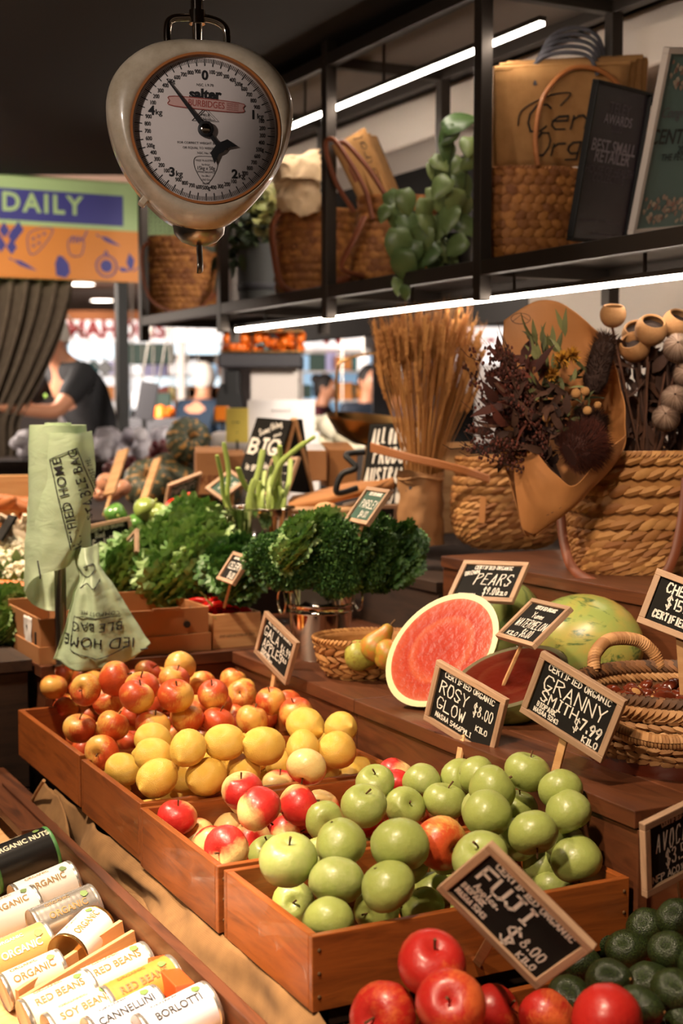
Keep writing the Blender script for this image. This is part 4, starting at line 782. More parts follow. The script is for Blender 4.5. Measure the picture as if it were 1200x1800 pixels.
MB().grid(crumple(sheet_fn([[(490, 320, Y3-.16), (520, 312, Y3-.2), (562, 318, Y3-.16)], [(490, 290, Y3-.14), (525, 284, Y3-.16), (564, 280, Y3-.14)], [(520, 270, Y3-.1), (540, 268, Y3-.1), (564, 266, Y3-.1)]]), .015, 22, 4), 16, 14).build('fold', 'canvas', r, solid=.003)
lp(t3, [(492, 368, Y3-.15), (478, 400, Y3-.16), (482, 450, Y3-.17), (495, 500, Y3-.16), (530, 514, Y3-.16), (600, 494, Y3-.15), (625, 480, Y3-.12)], .013)
# far tote
p = onv(320, 545, 2.2); p.z = ZS
t4, f = basket('tote_basket', 'farthest woven tote at the left end with a brown strap hanging low', p, [(.12, 0), (.145, .02), (.152, .12), (.154, .22), (.156, .33)], 1., .85, 17, .026, .007, rz=.2, group='woven totes on the rack shelf', mat='wicker_orange'); Y4 = p.y
lp(t4, [(264, 425, Y4-.15), (250, 440, Y4-.16), (252, 490, Y4-.17), (268, 530, Y4-.17), (310, 548, Y4-.17), (350, 540, Y4-.17), (378, 512, Y4-.16), (385, 490, Y4-.13)], .012)
lp(t4, [(375, 430, Y4+.1), (388, 470, Y4-.1), (386, 500, Y4-.13), (370, 528, Y4-.15)], .012)
# grey pot with a bushy plant
p = onv(455, 528, 2.22); p.z = ZS; r = thing('planter', 'dark grey planter with cream and dark leaves between two totes', 'plant', p, .2)
MB().lathe([(.05, .0), (.075, .002), (.08, .06), (.082, .09), (.083, .235), (.079, .235), (.077, .21), (.02, .2)], 32).build('pot', 'grey_pot', r)
MB().lathe([(.0795, .06), (.0835, .064), (.0835, .085), (.081, .089)], 32).build('band', 'dark_grey', r)
def leaf(mb, base, d, nrm, Ln, Wd, tint=None, fold=.25, droop=.3, heart=False, k=4):
    d = d.normalized(); sd = d.cross(nrm); sd = sd.normalized() if sd.length > 1e-5 else d.orthogonal().normalized(); n_ = sd.cross(d); vs = []; t_ = rnw.random() if tint is None else tint
    for i in range(k+1):
        x = i/k; wd = (math.sin(math.pi*min(1, x**.75)) if not heart else (math.sin(math.pi*(x*.82 + .18))**.8 if x < 1 else 0))*Wd/2; c = base + d*Ln*x - n_*droop*Ln*x*x
        vs += [c + sd*wd + n_*fold*wd, c, c - sd*wd + n_*fold*wd]
    mb.add(vs, [(i*3, i*3+3, i*3+4, i*3+1) for i in range(k)] + [(i*3+1, i*3+4, i*3+5, i*3+2) for i in range(k)], None, t_)
def rv(rn=rnw): 
    while True:
        q = Vector((rn.uniform(-1, 1), rn.uniform(-1, 1), rn.uniform(-1, 1)))
        if .05 < q.length < 1: return q.normalized()
b = MB(); inv = Matrix.Translation(p).inverted()
for i in range(150):
    px_ = rnw.uniform(382, 470); py_ = rnw.uniform(360, 470) if px_ < 430 else rnw.uniform(345, 425); q = atY(px_, py_, p.y + rnw.uniform(-.1, .12)) - p
    leaf(b, Matrix.Rotation(-.2, 3, 'Z') @ q, rv() + Vector((0, 0, -.4)), rv(), .07, .035)
b.tube([(0, 0, .2), (-.06, 0, .3), (-.14, 0, .25), (-.17, 0, .05)], .004, 5); stuff(b.build('dark_foliage', 'leaf_dark', r))
b = MB()
for i in range(90):
    q = atY(rnw.uniform(440, 488), rnw.uniform(325, 400), p.y - .05 + rnw.uniform(-.08, .08)) - p; leaf(b, Matrix.Rotation(-.2, 3, 'Z') @ q, rv(), rv(), .055, .04)
b.tube([(0, 0, .2), (.03, -.03, .3), (.04, -.05, .38)], .004, 5); stuff(b.build('pale_leaves', 'leaf_pale', r))
# trailing pothos, every large leaf its own part
p = onv(790, 470, 2.2); p.z = ZS; r = thing('trailing_plant', 'variegated heart-leaved plant trailing off the rack beside the kraft bags', 'plant', p)
MB().lathe([(.05, 0), (.06, .005), (.07, .12), (.065, .12), (.06, .1), (.02, .1)], 24).build('pot', 'black', r)
YL = p.y; lpos = [(800, 218, 1.3, 0), (785, 262, .9, 0), (822, 255, .8, 0), (770, 285, .8, 0), (800, 290, .9, 0), (762, 300, .9, 0), (778, 325, 1, 0), (812, 320, 1, 0), (800, 350, 1., 0), (745, 365, .9, 0), (765, 345, 1., 0), (720, 395, 1.4, 0), (695, 380, 1.1, 0), (740, 420, 1.3, 0), (700, 425, 1.3, 0), (770, 400, 1.2, 0), (790, 380, 1.1, 0), (815, 395, 1.1, 0), (755, 445, 1.1, 0), (710, 462, 1.3, 0), (780, 440, 1.1, 0), (805, 430, 1, 0), (730, 470, .9, 0), (690, 350, .9, 0), (676, 372, .7, 0), (712, 350, 1.0, 0), (765, 470, .8, 0), (815, 360, .9, 0), (700, 500, .7, 0), (712, 512, .6, 0), (825, 285, .7, 0), (775, 300, .8, 0), (790, 235, .9, 0), (750, 390, 1, 0), (725, 440, 1, 0)]
for i, (x, y, sz, _) in enumerate(lpos):
    b = MB(); c = atY(x, y, YL - .15 + rnw.uniform(-.04, .06)) - p; ang = rnw.uniform(-2.6, -.5) if i else .5
    d = Vector((math.cos(ang), rnw.uniform(-.5, .2), math.sin(ang))); leaf(b, c - d*.03*sz, d, Vector((rnw.uniform(-.5, .5), -1, rnw.uniform(.0, .8))), .078*sz, .062*sz, None, .2, .25, True, 6); b.build('leaf', 'leaf_pothos', r, solid=.0008)
b = MB()
for l in ([(790, 470), (785, 380), (790, 300), (800, 230)], [(790, 430), (750, 400), (720, 430), (705, 480), (705, 515)], [(790, 440), (740, 380), (695, 360)], [(795, 400), (815, 340), (822, 270)], [(780, 420), (765, 350), (765, 300)]):
    b.tube(smooth_pts([atY(x, y, YL - .12) - p for x, y in l], 6), .0025, 5)
b.build('vine', 'leaf_dark', r)
# ================================================================ WATERMELONS
t = NT('melon_rind'); tc = t.add('ShaderNodeTexCoord').outputs['Object']; sx = t.add('ShaderNodeSeparateXYZ'); t.l.new(tc, sx.inputs[0])
an_ = t.math('ARCTAN2', sx.outputs[1], sx.outputs[0]); nz = t.noise(t.obj((1, 1, 1)), 1.6, 5, .6); wv = t.math('SINE', t.math('ADD', t.math('MULTIPLY', an_, 10.), t.math('MULTIPLY', nz, 5.)))
cb_ = t.ramp(wv, (.35, '#8f9a55'), (.8, '#3d5a2c')); n2 = t.noise(t.obj((1, 1, 1)), 7, 5); t.set(Base_Color=t.mix(t.math('MULTIPLY', n2, .6), cb_, '#93a05a'), Roughness=.3); M['melon_rind'] = t.m
t = NT('melon_yellow_rind'); nz = t.noise(t.obj((1, 1, 1)), 1.3, 4, .6); n2 = t.noise(t.obj((1, 1, .5)), 3.2, 6, .65, 1.); c_ = t.mix(t.ramp(nz, (.4, 0.), (.65, 1.)), '#8d9a50', '#b79a4c')
t.set(Base_Color=t.mix(t.ramp(n2, (.56, 0.), (.64, 1.)), c_, '#3f5c30'), Roughness=.32); M['melon_yellow_rind'] = t.m
t = NT('melon_flesh'); tc = t.add('ShaderNodeTexCoord').outputs['Object']; ln = t.add('ShaderNodeVectorMath', operation='LENGTH'); t.l.new(tc, ln.inputs[0]); nz = t.noise(t.obj((1, 1, 1)), 2.5, 5)
rr = t.math('ADD', ln.outputs['Value'], t.math('MULTIPLY_ADD', nz, .08, -.04)); t.set(Base_Color=t.ramp(rr, (.0, '#a8301c'), (.4, '#b43a22'), (.55, '#bf5838'), (.62, '#ae3620'), (.85, '#bb5034'), (.97, '#d08464')), Roughness=.28)
t.bump(t.noise(t.obj((1, 1, 1)), 8, 4), .12, .02); t.b.inputs['Coat Weight'].default_value = .5; M['melon_flesh'] = t.m
plain('melon_white', '#dcd8a8', .4); plain('film', '#ffffff', .06, 0, 0, Transmission_Weight=1., IOR=1.08)
def melon_half(label, c, nrm, upv, r, mat='melon_rind', wrap=False):
    z = Vector(nrm).normalized(); x = (Vector(upv) - z*Vector(upv).dot(z)).normalized(); y = z.cross(x); m = Matrix((x, y, z)).transposed().to_4x4(); m.translation = c
    o = thing('cut_watermelon', label, 'watermelon'); place(o, m); a, b_, d = r
    def el(prof, nm, mt, sc_=(a, b_, 1)):
        q = MB().lathe(prof, 48).build(nm, mt, o); q.scale = (sc_[0], sc_[1], d); return q
    S = [(math.sin(t_), -math.cos(t_)) for t_ in [math.pi/2*i/14 for i in range(1, 15)]]
    q = MB().lathe([(.02, -1)] + S[:-1] + [(1, -.0)], 48, None, True).build('rind', mat, o); q.scale = (a, b_, d)
    # ring of green, then white, then red flesh, all on the cut
    q = MB().lathe([(1., -.001), (1.0, .004), (.985, .012), (.9, .016), (.9, -.1)], 56, None, True).build('white_rind', 'melon_white', o); q.scale = (a, b_, d*.4)
    q = MB().lathe([(.905, .0), (.9, .022), (.6, .03), (.25, .026), (.02, .02)], 56).build('flesh', 'melon_flesh', o); q.scale = (a, b_, d*.3)
    if wrap:
        q = MB().lathe([(1.012, -.25), (1.015, .02), (.9, .07), (.5, .08), (.05, .09)], 40, None, False, lambda x, y, z, an: (x, y, z + .02*noise.noise(Vector((x*3, y*9, 0))))).build('plastic_film', 'film', o); q.scale = (a, b_, d*.4)
    return o
c = onz(776, 1142, ZB + .118)
melon_half('big cut watermelon half standing on its side, wet red face to the front', c, (-.35, -.86, .34), (.72, .05, .66), (.132, .094, .10))
c = onz(893, 1218, ZB + .085)
melon_half('film-wrapped cut watermelon, lying low between two price signs', c + Vector((.02, .15, 0)), (-.25, -.45, .85), (.9, .1, .25), (.115, .085, .095), wrap=True)
def melon(label, c, r, rot, mat):
    o = MB().lathe([(max(.03, math.sin(math.pi*i/18)), -math.cos(math.pi*i/18)) for i in range(19)], 36).build('watermelon', mat); tag(o, label, 'watermelon'); o.location = c; o.scale = r; o.rotation_euler = rot
    MB().tube([(0, 0, .98), (.02, 0, 1.03)], [.05, .03], 8).build('stem', 'stem', o); return o
melon('whole watermelon with pale yellow-green mottled skin behind the chestnuts', onz(1040, 1150, ZB + .115) + Vector((0, .1, 0)), (.105, .105, .122), (1.5, .1, 1.1), 'melon_yellow_rind')
melon('whole dark striped watermelon behind the slanting WATERMELON sign', onz(900, 1125, ZB + .1) + Vector((0, .22, 0)), (.095, .095, .105), (.3, .3, .3), 'melon_rind')
# ================================================================ PEAR BASKET
p = onz(646, 1192, ZB); p += Vector((0, .04, 0)); p.z = ZB
pb, f = basket('fruit_basket', 'shallow woven basket holding pears at the left end of the bench', p, [(.088, 0), (.108, .02), (.122, .05), (.13, .085)], .92, .72, 7, .026, .0065, rz=.35, rim=.006, pw=2.2, group=None)
plain_p = NT('pear_skin'); n = plain_p.noise(plain_p.obj((1, 1, 1)), 3, 5); plain_p.set(Base_Color=plain_p.mix(plain_p.ramp(n, (.4, 0.), (.6, 1.)), '#b8742e', '#a3882f'), Roughness=.4); M['pear_skin'] = plain_p.m
t = NT('green_pear'); n = t.noise(t.obj((1, 1, 1)), 5, 5); t.set(Base_Color=t.mix(t.ramp(n, (.5, 0.), (.7, 1.)), '#a3a045', '#8c7a35'), Roughness=.4); M['green_pear'] = t.m
def pear(label, c, rot, mat, s=.034):
    pr = [(.03, -.95), (.35, -.98), (.75, -.8), (.98, -.35), (.95, .1), (.72, .6), (.48, 1.05), (.36, 1.4), (.2, 1.56), (.04, 1.58)]
    q = smooth_pts([(a, 0, b) for a, b in pr], 3); o = MB().lathe([(max(.02, v.x), v.z) for v in q], 24).build('pear', mat); tag(o, label, 'pear', 'pears in the woven basket'); o.location = c; o.scale = (s, s, s); o.rotation_euler = rot
    MB().tube([(0, 0, 1.5), (.05, 0, 1.8), (.15, 0, 2.0)], .06, 6).build('stem', 'stem', o)
for i, (x, y, dz, dy, rt, mt, lb) in enumerate(((662, 1135, .085, 0, (.5, .3, 1), 'pear_skin', 'orange-brown pear on top of the pear basket'), (685, 1150, .07, -.03, (1.5, .2, 2), 'pear_skin', 'orange pear beside the cut watermelon in the basket'), (634, 1152, .06, -.03, (1.5, .1, 1.3), 'green_pear', 'greenish pear lying at the front left of the basket'), (640, 1150, .035, .05, (1.4, 0, 0), 'pear_skin', 'brown pear low at the back of the basket'), (676, 1160, .03, .03, (1.5, 0, .6), 'green_pear', 'green pear low in the right of the basket'))):
    c = onz(x, y, ZB + dz); c.y += 0; pear(lb, c, rt, mt)
# ================================================================ CHESTNUT BASKET
cc_ = L(1.61, 1.865, ZB)
cbk, f = basket('chestnut_basket', 'round rope-coiled basket of chestnuts with thick looped handles', cc_, [(.135, 0), (.165, .03), (.178, .08), (.18, .125)], 1., .98, 12, .02, .006, 'wicker_dark', 2.0, group=None, tilt_=.2, rim=.010, rimn=2)
def rope(par, pts, rad, name='handle', mat='rope'):
    P = smooth_pts(pts, 10); b = MB(); acc = 0; step = rad*.55; i = 0
    for a, c in zip(P, P[1:]):
        d = c - a; l = d.length; dn = d.normalized() if l > 0 else Vector((1, 0, 0)); side = dn.cross(Vector((0, 0, 1))); side = side.normalized() if side.length > .01 else Vector((1, 0, 0)); up = side.cross(dn)
        while acc < l:
            q = a + dn*acc; tl = dn*.35
            ring_ = [q + (side*math.cos(t_) + up*math.sin(t_))*rad + tl*rad*math.cos(t_) for t_ in [2*math.pi*k/10 for k in range(11)]]
            b.cur = rnw.random(); b.tube(ring_, rad*.34, 4, False); acc += step
        acc -= l
    b.cur = 0.5; b.tube(P, rad*.9, 8); return b.build(name, mat, par)
fa_ = math.atan2(-cc_.y + 0, -cc_.x)
def cpt(a, r, z): return Vector((math.cos(a)*r, math.sin(a)*r, z))
af = math.radians(-112)
cbk.children[-2].data.materials[0] = M['rope']; cbk.children[-1].data.materials[0] = M['rope']
rope(cbk, [cpt(af - .62, .18, .12), cpt(af - .55, .196, .105), cpt(af - .35, .212, .085), cpt(af, .218, .075), cpt(af + .35, .212, .085), cpt(af + .55, .196, .105), cpt(af + .62, .18, .12)], .0095)
ab = math.radians(115)
rope(cbk, [cpt(ab - .42, .176, .125), cpt(ab - .36, .186, .15), cpt(ab - .2, .19, .172), cpt(ab + .1, .19, .176), cpt(ab + .32, .186, .155), cpt(ab + .42, .176, .125)], .0095)
cm = [MB().lathe([(.02, -.72), (.5, -.7), (.85, -.45), (1, 0), (.9, .4), (.55, .75), (.15, .95), (.03, 1.08)], 12, None, False, lambda x, y, z, a, s=s: (x*1.12, y*(.62 + .1*s), z)).build('chestnut', 'chestnut') for s in range(2)]
for o in cm: MB().lathe([(.02, -.74), (.45, -.73), (.72, -.56), (.7, -.5)], 10, None, True, lambda x, y, z, a: (x*1.1, y*.66, z)).build('base_patch', 'jute', o); tag(o, 'glossy brown chestnut in the rope basket', 'chestnut', 'chestnuts in the rope basket')
rc = random.Random(4); placed = []; first = [True, True]
while len(placed) < 130:
    a = rc.uniform(0, 6.283); r_ = math.sqrt(rc.random())*.152; z_ = .085 + .02*(1 - (r_/.152)**2) + rc.uniform(-.018, .012)
    q = Vector((math.cos(a)*r_, math.sin(a)*r_, z_)); 
    if any((q - w_).length < .0225 for w_ in placed):
        if rc.random() > .02: continue
    placed.append(q); s = len(placed) % 2; o = cm[s] if first[s] else copy_thing(cm[s]); first[s] = False
    o.location = cc_ + q; k = rc.uniform(.014, .0175); o.scale = (k, k, k); o.rotation_euler = (rc.uniform(.9, 2.2), rc.uniform(-.5, .5), rc.uniform(0, 6.28))
b_ = MB().lathe([(.16, .0), (.165, .05), (.02, .07)], 24).build('chestnut_bed', 'chestnut', cbk)
# ================================================================ STEEL BUCKETS
def bucket(label, loc_, r1, r2, h, ring_=True):
    o = thing('steel_bucket', label, 'bucket', loc_, .35, 'polished steel buckets')
    MB().lathe([(r1*.97, 0), (r1, .004), (r1 + (r2-r1)*.55, h*.55), (r1 + (r2-r1)*.56 + .003, h*.57), (r1 + (r2-r1)*.58, h*.59), (r1 + (r2-r1)*.64, h*.64), (r1 + (r2-r1)*.65 + .003, h*.66), (r1 + (r2-r1)*.67, h*.68), (r2, h*.98), (r2 + .006, h*.985), (r2 + .008, h), (r2 + .004, h*1.01), (r2 - .002, h), (r2 - .004, h*.9), (r1*.9, .02), (.01, .015)], 48).build('bucket_body', 'chrome', o)
    for s in (-1, 1):
        MB().box((s*(r2 + .004), 0, h*.86), (.012, .034, .02)).build('lug', 'chrome', o, bevel=.002)
        q = MB(); ra = .03; q.tube([(s*(r2 + .012), math.cos(t_)*ra, h*.85 - ra + math.sin(t_)*ra) for t_ in [2*math.pi*k/20 for k in range(21)]], .003, 8, False); q.build('ring_handle', 'chrome', o)
    return o
pbk = onz(562, 1165, ZB); pbk.z = ZB; pbk.y += .07; bucket('polished steel bucket full of curly parsley beside the pear basket', pbk, .066, .084, .20)
cbp = atY(457, 950, 3.92); cbp.z = .95; bucket('polished steel bucket of cut celery stalks at the back', cbp, .07, .091, .22)
# celery stalks
r = thing('celery_bunch', 'upright pale green cut celery stalks standing in the back steel bucket', 'celery', cbp + Vector((0, 0, .03)))
for (x0, y0, x1, y1, w_) in ((394, 878, 381, 800, 8), (400, 880, 393, 778, 9), (437, 880, 462, 790, 11), (450, 880, 418, 822, 10), (460, 885, 465, 828, 9), (455, 885, 456, 845, 10), (480, 880, 492, 783, 10), (472, 880, 476, 820, 9), (490, 885, 482, 800, 9), (496, 885, 510, 808, 9), (442, 885, 446, 842, 8), (500, 880, 488, 835, 8), (485, 885, 478, 850, 8)):
    a = atY(x0, y0, 3.92 + rnw.uniform(-.05, .05)); e = atY(x1, y1, 3.95 + rnw.uniform(-.08, .08)); b = MB(); m_ = a.lerp(e, .5) + Vector((rnw.uniform(-.008, .008), 0, 0)); b.tube(smooth_pts([q - r.location for q in (a.lerp(cbp, .3) + Vector((0, 0, -.0)), a, m_, e)], 5), [w_/FPX*3.9*.62]*15 + [w_/FPX*3.9*.5], 8, True, .6); b.cur = 0
    b.build('stalk', plain('stalk_green', '#9fb25c', .45).m if 'stalk_green' not in M else M['stalk_green'], r)
b = MB().tube(smooth_pts([q - r.location for q in (atY(470, 880, 3.9), atY(490, 820, 3.88), atY(520, 790, 3.85), atY(553, 768, 3.8))], 8), [.010]*12 + [.009]*8 + [.006]*5, 8, True, .6).build('bent_stalk', 'stalk_green', r)
# ================================================================ HERBS
def rosette(mb, c, d, s, n=5, t0=None):
    """a celery / flat parsley leaf: lobed leaflets round a stalk tip"""
    sd = d.orthogonal().normalized(); up = d.cross(sd); tn = rnw.random() if t0 is None else t0
    for k in range(n):
        a = (k - (n-1)/2)*.62; dd = (d*math.cos(a) + sd*math.sin(a)).normalized(); b0 = c + dd*s*.1; tp = b0 + dd*s; w_ = sd*math.cos(a) - d*math.sin(a); mid = b0 + dd*s*.55 + up*s*.12
        mb.add([b0, mid + w_*s*.26, b0 + dd*s*.8 + w_*s*.2, tp, b0 + dd*s*.82 - w_*s*.2, mid - w_*s*.26, mid + up*s*.02 + dd*s*.1], [(0, 1, 6), (1, 2, 6), (2, 3, 6), (3, 4, 6), (4, 5, 6), (5, 0, 6)], None, min(1, max(0, tn + rnw.uniform(-.15, .15))))
def herb_bunch(label, origin, blobs, cat, mat, count, size, curly=0, name='herb_bunch', flat_mat=None):
    r = thing(name, label, cat, origin); b = MB(); st = MB()
    tot = sum(q[3] for q in blobs)
    for (x, y, Y, rad) in blobs:
        c = atY(x, y, Y) - origin; m_ = int(count*rad/tot)
        for _ in range(m_):
            q = rv(); 
            if q.y > .4: q.y = -q.y
            rr_ = rad*rnw.uniform(.78, 1.04); pnt = c + Vector((q.x*rr_, q.y*rr_*.8, q.z*rr_*.85))
            d = (q + rv()*.5 + Vector((0, 0, .25))).normalized()
            if curly:
                s_ = size*rnw.uniform(.6, 1.2); tn = rnw.random()
                for k in range(3):
                    e1 = rv()*s_; e2 = rv()*s_; e3 = q*s_*.5; b.add([pnt, pnt + e1 + e3, pnt + e2 + e3, pnt + (e1 + e2)*.5 + e3*1.8], [(0, 1, 3), (0, 3, 2)], None, min(1, max(0, tn + rnw.uniform(-.25, .25))))
            else: rosette(b, pnt, d, size*rnw.uniform(.7, 1.25))
        b.cur = .95; b.ell(c, (rad*.8, rad*.66, rad*.7), 12, 8); b.cur = 0
        st.tube(smooth_pts([c, c*.5 + Vector((0, 0, -.02)), Vector((rnw.uniform(-.03, .03), rnw.uniform(-.03, .03), -.02))], 4), .003, 5)
    stuff(b.build('leaves', mat, r, smooth=False)); st.build('stems', 'stalk_green', r); return r
po = pbk + Vector((0, 0, .19)); Yp = pbk.y
herb_bunch('dense dark green curly parsley spilling over the front steel bucket', po, [(474, 968, Yp-.02, .045), (468, 985, Yp-.06, .052), (508, 958, Yp, .048), (500, 1000, Yp-.08, .055), (545, 985, Yp-.1, .055), (600, 960, Yp-.09, .07), (590, 1010, Yp-.1, .06), (565, 940, Yp, .055), (635, 1000, Yp-.05, .06), (620, 945, Yp, .06), (655, 960, Yp-.02, .055), (530, 1000, Yp-.09, .05)], 'parsley', 'leaf_parsley', 15000, .0065, 1, 'parsley_bunch')
herb_bunch('flat leaved parsley lying through the middle of the curly parsley', po, [(530, 945, Yp-.10, .04), (548, 935, Yp-.06, .04), (515, 975, Yp-.12, .035), (575, 925, Yp-.06, .035)], 'parsley', 'leaf_celery', 260, .022, 0, 'parsley_bunch')
herb_bunch('darker flat parsley at the right of the bucket below the wheat vase', po, [(690, 955, Yp+.05, .06), (700, 990, Yp+.03, .05), (670, 1000, Yp, .055), (715, 960, Yp+.08, .04), (650, 935, Yp+.05, .05)], 'parsley', 'leaf_parsley', 650, .02, 0, 'parsley_bunch')
co = L(1.15, 3.9, .96)
herb_bunch('big heap of leafy celery tops on the dark step behind the cardboard box', co, [(330, 950, 3.9, .07), (300, 975, 3.85, .07), (260, 990, 3.8, .065), (225, 1010, 3.75, .055), (340, 995, 3.75, .08), (300, 1015, 3.7, .06), (365, 965, 3.8, .06), (365, 1010, 3.7, .065), (335, 925, 3.95, .05), (195, 1018, 3.8, .035)], 'celery', 'leaf_celery', 900, .05, 0, 'celery_bunch')
herb_bunch('dark green celery leaves under the steel stalk bucket', co, [(415, 985, 3.65, .045), (400, 1000, 3.6, .05), (420, 1020, 3.55, .045)], 'celery', 'leaf_parsley', 300, .035, 0, 'celery_bunch')
# ================================================================ WHEAT IN A PAPER WRAPPED VASE
wv_ = onz(740, 958, ZP); wv_.z = ZP; wv_.y += .04
r = thing('wheat_vase', 'vase wrapped in crumpled brown paper holding the wheat sheaf', 'vase', wv_)
MB().grid(crumple(lambda u, v: Vector((math.cos(u*6.2832)*(.062 + .004*math.cos(u*25) - .006*v + .006*(v > .9)), math.sin(u*6.2832)*(.062 + .004*math.cos(u*25) - .006*v), v*.2 + .008*math.sin(u*12 + 1)*(v > .8))), .006, 22), 48, 22, True).build('paper_wrap', 'kraft_bag', r)
MB().lathe([(.05, 0), (.052, .16), (.045, .16), (.02, .02)], 20).build('inner_jar', 'dark_grey', r)
MB().tube([(math.cos(a)*.063, math.sin(a)*.063, .183 + .004*math.sin(3*a)) for a in [2*math.pi*k/30 for k in range(31)]], .0028, 6, False).build('twine', 'rope', r)
r = thing('wheat_sheaf', 'tall dried wheat sheaf fanning out of the paper wrapped vase', 'wheat', wv_ + Vector((0, 0, .02)))
b = MB(); ear = MB(); awn = MB()
for i in range(230):
    q = i/230; a = rnw.uniform(0, 6.283); rr_ = math.sqrt(rnw.random()); topx = 752 + math.cos(a)*rr_*88; topY = wv_.y + math.sin(a)*rr_*.10; ty = 585 - 42*rnw.random() + 30*rr_*rnw.random() + rnw.random()**3*110
    tp = atY(topx, ty + 40, topY); bs = wv_ + Vector((math.cos(a)*rr_*.032, math.sin(a)*rr_*.03, .1)); md = bs.lerp(tp, .5) + Vector((-math.cos(a)*.012*rr_, 0, 0)); o_ = r.location
    pp_ = smooth_pts([bs - o_, md - o_, tp - o_], 3); b.cur = rnw.random(); b.tube(pp_, .0011, 3, False)
    d = (tp - md).normalized() + Vector((rnw.uniform(-.1, .1), rnw.uniform(-.1, .1), 0)); d.normalize(); L_ = rnw.uniform(.05, .085); sd = d.orthogonal().normalized(); s2 = d.cross(sd); tn = rnw.random()
    for k in range(9):
        for sg in (0, 2.1, 4.2):
            an_ = sg + k*1.05; off = (sd*math.cos(an_) + s2*math.sin(an_)); c = tp - o_ + d*L_*k/9 + off*.0028; m = (d*.008); n_ = off*.003; t3_ = d.cross(off)*.003
            ear.add([c - m, c + n_, c + t3_, c - n_*.6, c - t3_, c + m*1.3], [(0, 1, 2), (0, 2, 3), (0, 3, 4), (0, 4, 1), (5, 2, 1), (5, 3, 2), (5, 4, 3), (5, 1, 4)], None, tn)
            if k % 2 == 0: awn.cur = tn; awn.tube([c, c + (d + off*.22)*rnw.uniform(.02, .045)], .00035, 3, False)
stuff(b.build('stems', 'wheat', r)); stuff(ear.build('ears', 'wheat', r, smooth=False)); stuff(awn.build('awns', 'wheat', r))
# ================================================================ PLATFORM BASKETS
p = onz(893, 960, ZP); p.y += .02; p.z = ZP
lb, f = basket('wicker_basket', 'rounded woven basket with a hanging tag beside the wheat vase', p, [(.09, 0), (.13, .025), (.148, .08), (.146, .15), (.136, .235)], 1.0, .85, 15, .026, .0075, rz=.2, group=None, rim=.008, alt=False, tilt_=.34)
YB = p.y
b = MB()
for k in range(4): b.tube(smooth_pts([loc(lb, atY(652 + 0, 780 + k*4, YB + .05)), loc(lb, atY(720, 800 + k*3, YB - .05)), loc(lb, atY(800, 818 + k*3, YB - .12)), loc(lb, atY(860, 838 + k*3, YB - .14))], 8), .0045, 6)
b.build('handle', 'tan_leather', lb)
m, W, Hh = rect((843, 865), (857, 867), (852, 927), (840, 925), YB - .155, .3, -1); o = MB().box((0, 0, 0), (.02, .07, .002)).build('tag', 'kraft', lb, smooth=False); ml = Matrix.LocRotScale(lb.location, lb.rotation_euler, None).inverted() @ m; o.location = ml.translation; o.rotation_euler = ml.to_euler()
p = onz(1145, 1010, ZP); p.y += .12; p.z = ZP
rb, f = basket('wicker_basket', 'large straight-sided woven basket at the right holding dried pods and flowers', p, [(.15, 0), (.165, .02), (.17, .1), (.172, .27)], 1.0, .8, 15, .030, .0085, rz=.25, group=None, rim=.008, pw=2.8, alt=False, tilt_=.34)
YR = p.y
lp(rb, [(985, 905, YR-.09), (992, 960, YR-.13), (1010, 1003, YR-.17), (1060, 1030, YR-.2), (1120, 1036, YR-.2), (1160, 1020, YR-.19), (1185, 975, YR-.18), (1200, 900, YR-.16), (1206, 840, YR-.15)], .011, 'leather', 'handle', .35)
# dried bouquet wrapped in kraft paper
YQ = 3.12
bq = thing('dried_bouquet', 'dried flower bouquet in brown kraft paper between the two large baskets', 'flowers', atY(985, 930, YQ)); org = bq.location
def off(fn): return lambda u, v: fn(u, v) - org
MB().grid(off(crumple(sheet_fn([[(885, 562, YQ+.1), (930, 533, YQ+.16), (975, 532, YQ+.18), (1030, 562, YQ+.16), (1062, 600, YQ+.1)], [(882, 640, YQ+.08), (940, 640, YQ+.16), (1000, 640, YQ+.18), (1060, 640, YQ+.15), (1095, 690, YQ+.05)],
   [(875, 730, YQ+.06), (930, 730, YQ+.13), (990, 730, YQ+.15), (1060, 730, YQ+.12), (1100, 745, YQ+.02)], [(880, 800, YQ+.02), (930, 810, YQ+.08), (990, 810, YQ+.1), (1050, 800, YQ+.08), (1095, 790, YQ)], [(903, 870, YQ), (930, 880, YQ+.03), (970, 880, YQ+.05), (1010, 870, YQ+.04), (1040, 850, YQ)], [(925, 942, YQ-.01), (930, 944, YQ), (935, 946, YQ), (940, 944, YQ), (945, 940, YQ-.01)]]), .006, 9)), 44, 50).build('back_paper', 'kraft', bq, solid=.0012)
MB().grid(off(crumple(sheet_fn([[(905, 785, YQ-.03), (940, 792, YQ-.07), (975, 830, YQ-.09), (1010, 852, YQ-.1), (1060, 800, YQ-.08), (1098, 762, YQ-.02)], [(903, 830, YQ-.03), (935, 840, YQ-.07), (970, 862, YQ-.08), (1005, 880, YQ-.08), (1045, 850, YQ-.06), (1080, 815, YQ-.02)],
   [(908, 880, YQ-.03), (930, 890, YQ-.05), (955, 900, YQ-.06), (985, 905, YQ-.06), (1012, 885, YQ-.04), (1035, 865, YQ-.02)], [(920, 930, YQ-.03), (930, 938, YQ-.03), (938, 940, YQ-.03), (948, 935, YQ-.03), (955, 928, YQ-.03), (962, 920, YQ-.02)]]), .005, 10, 3)), 44, 30).build('front_paper', 'kraft', bq, solid=.0012)
q = MB(); strokes(q, '-- -', -.02, 0, .014, .0010, .03, 0, 1.1, .2, rns); mm = Matrix.Translation(atY(975, 905, YQ-.085) - org) @ Matrix.Rotation(math.pi/2, 4, 'X') @ Matrix.Rotation(.5, 4, 'Z')
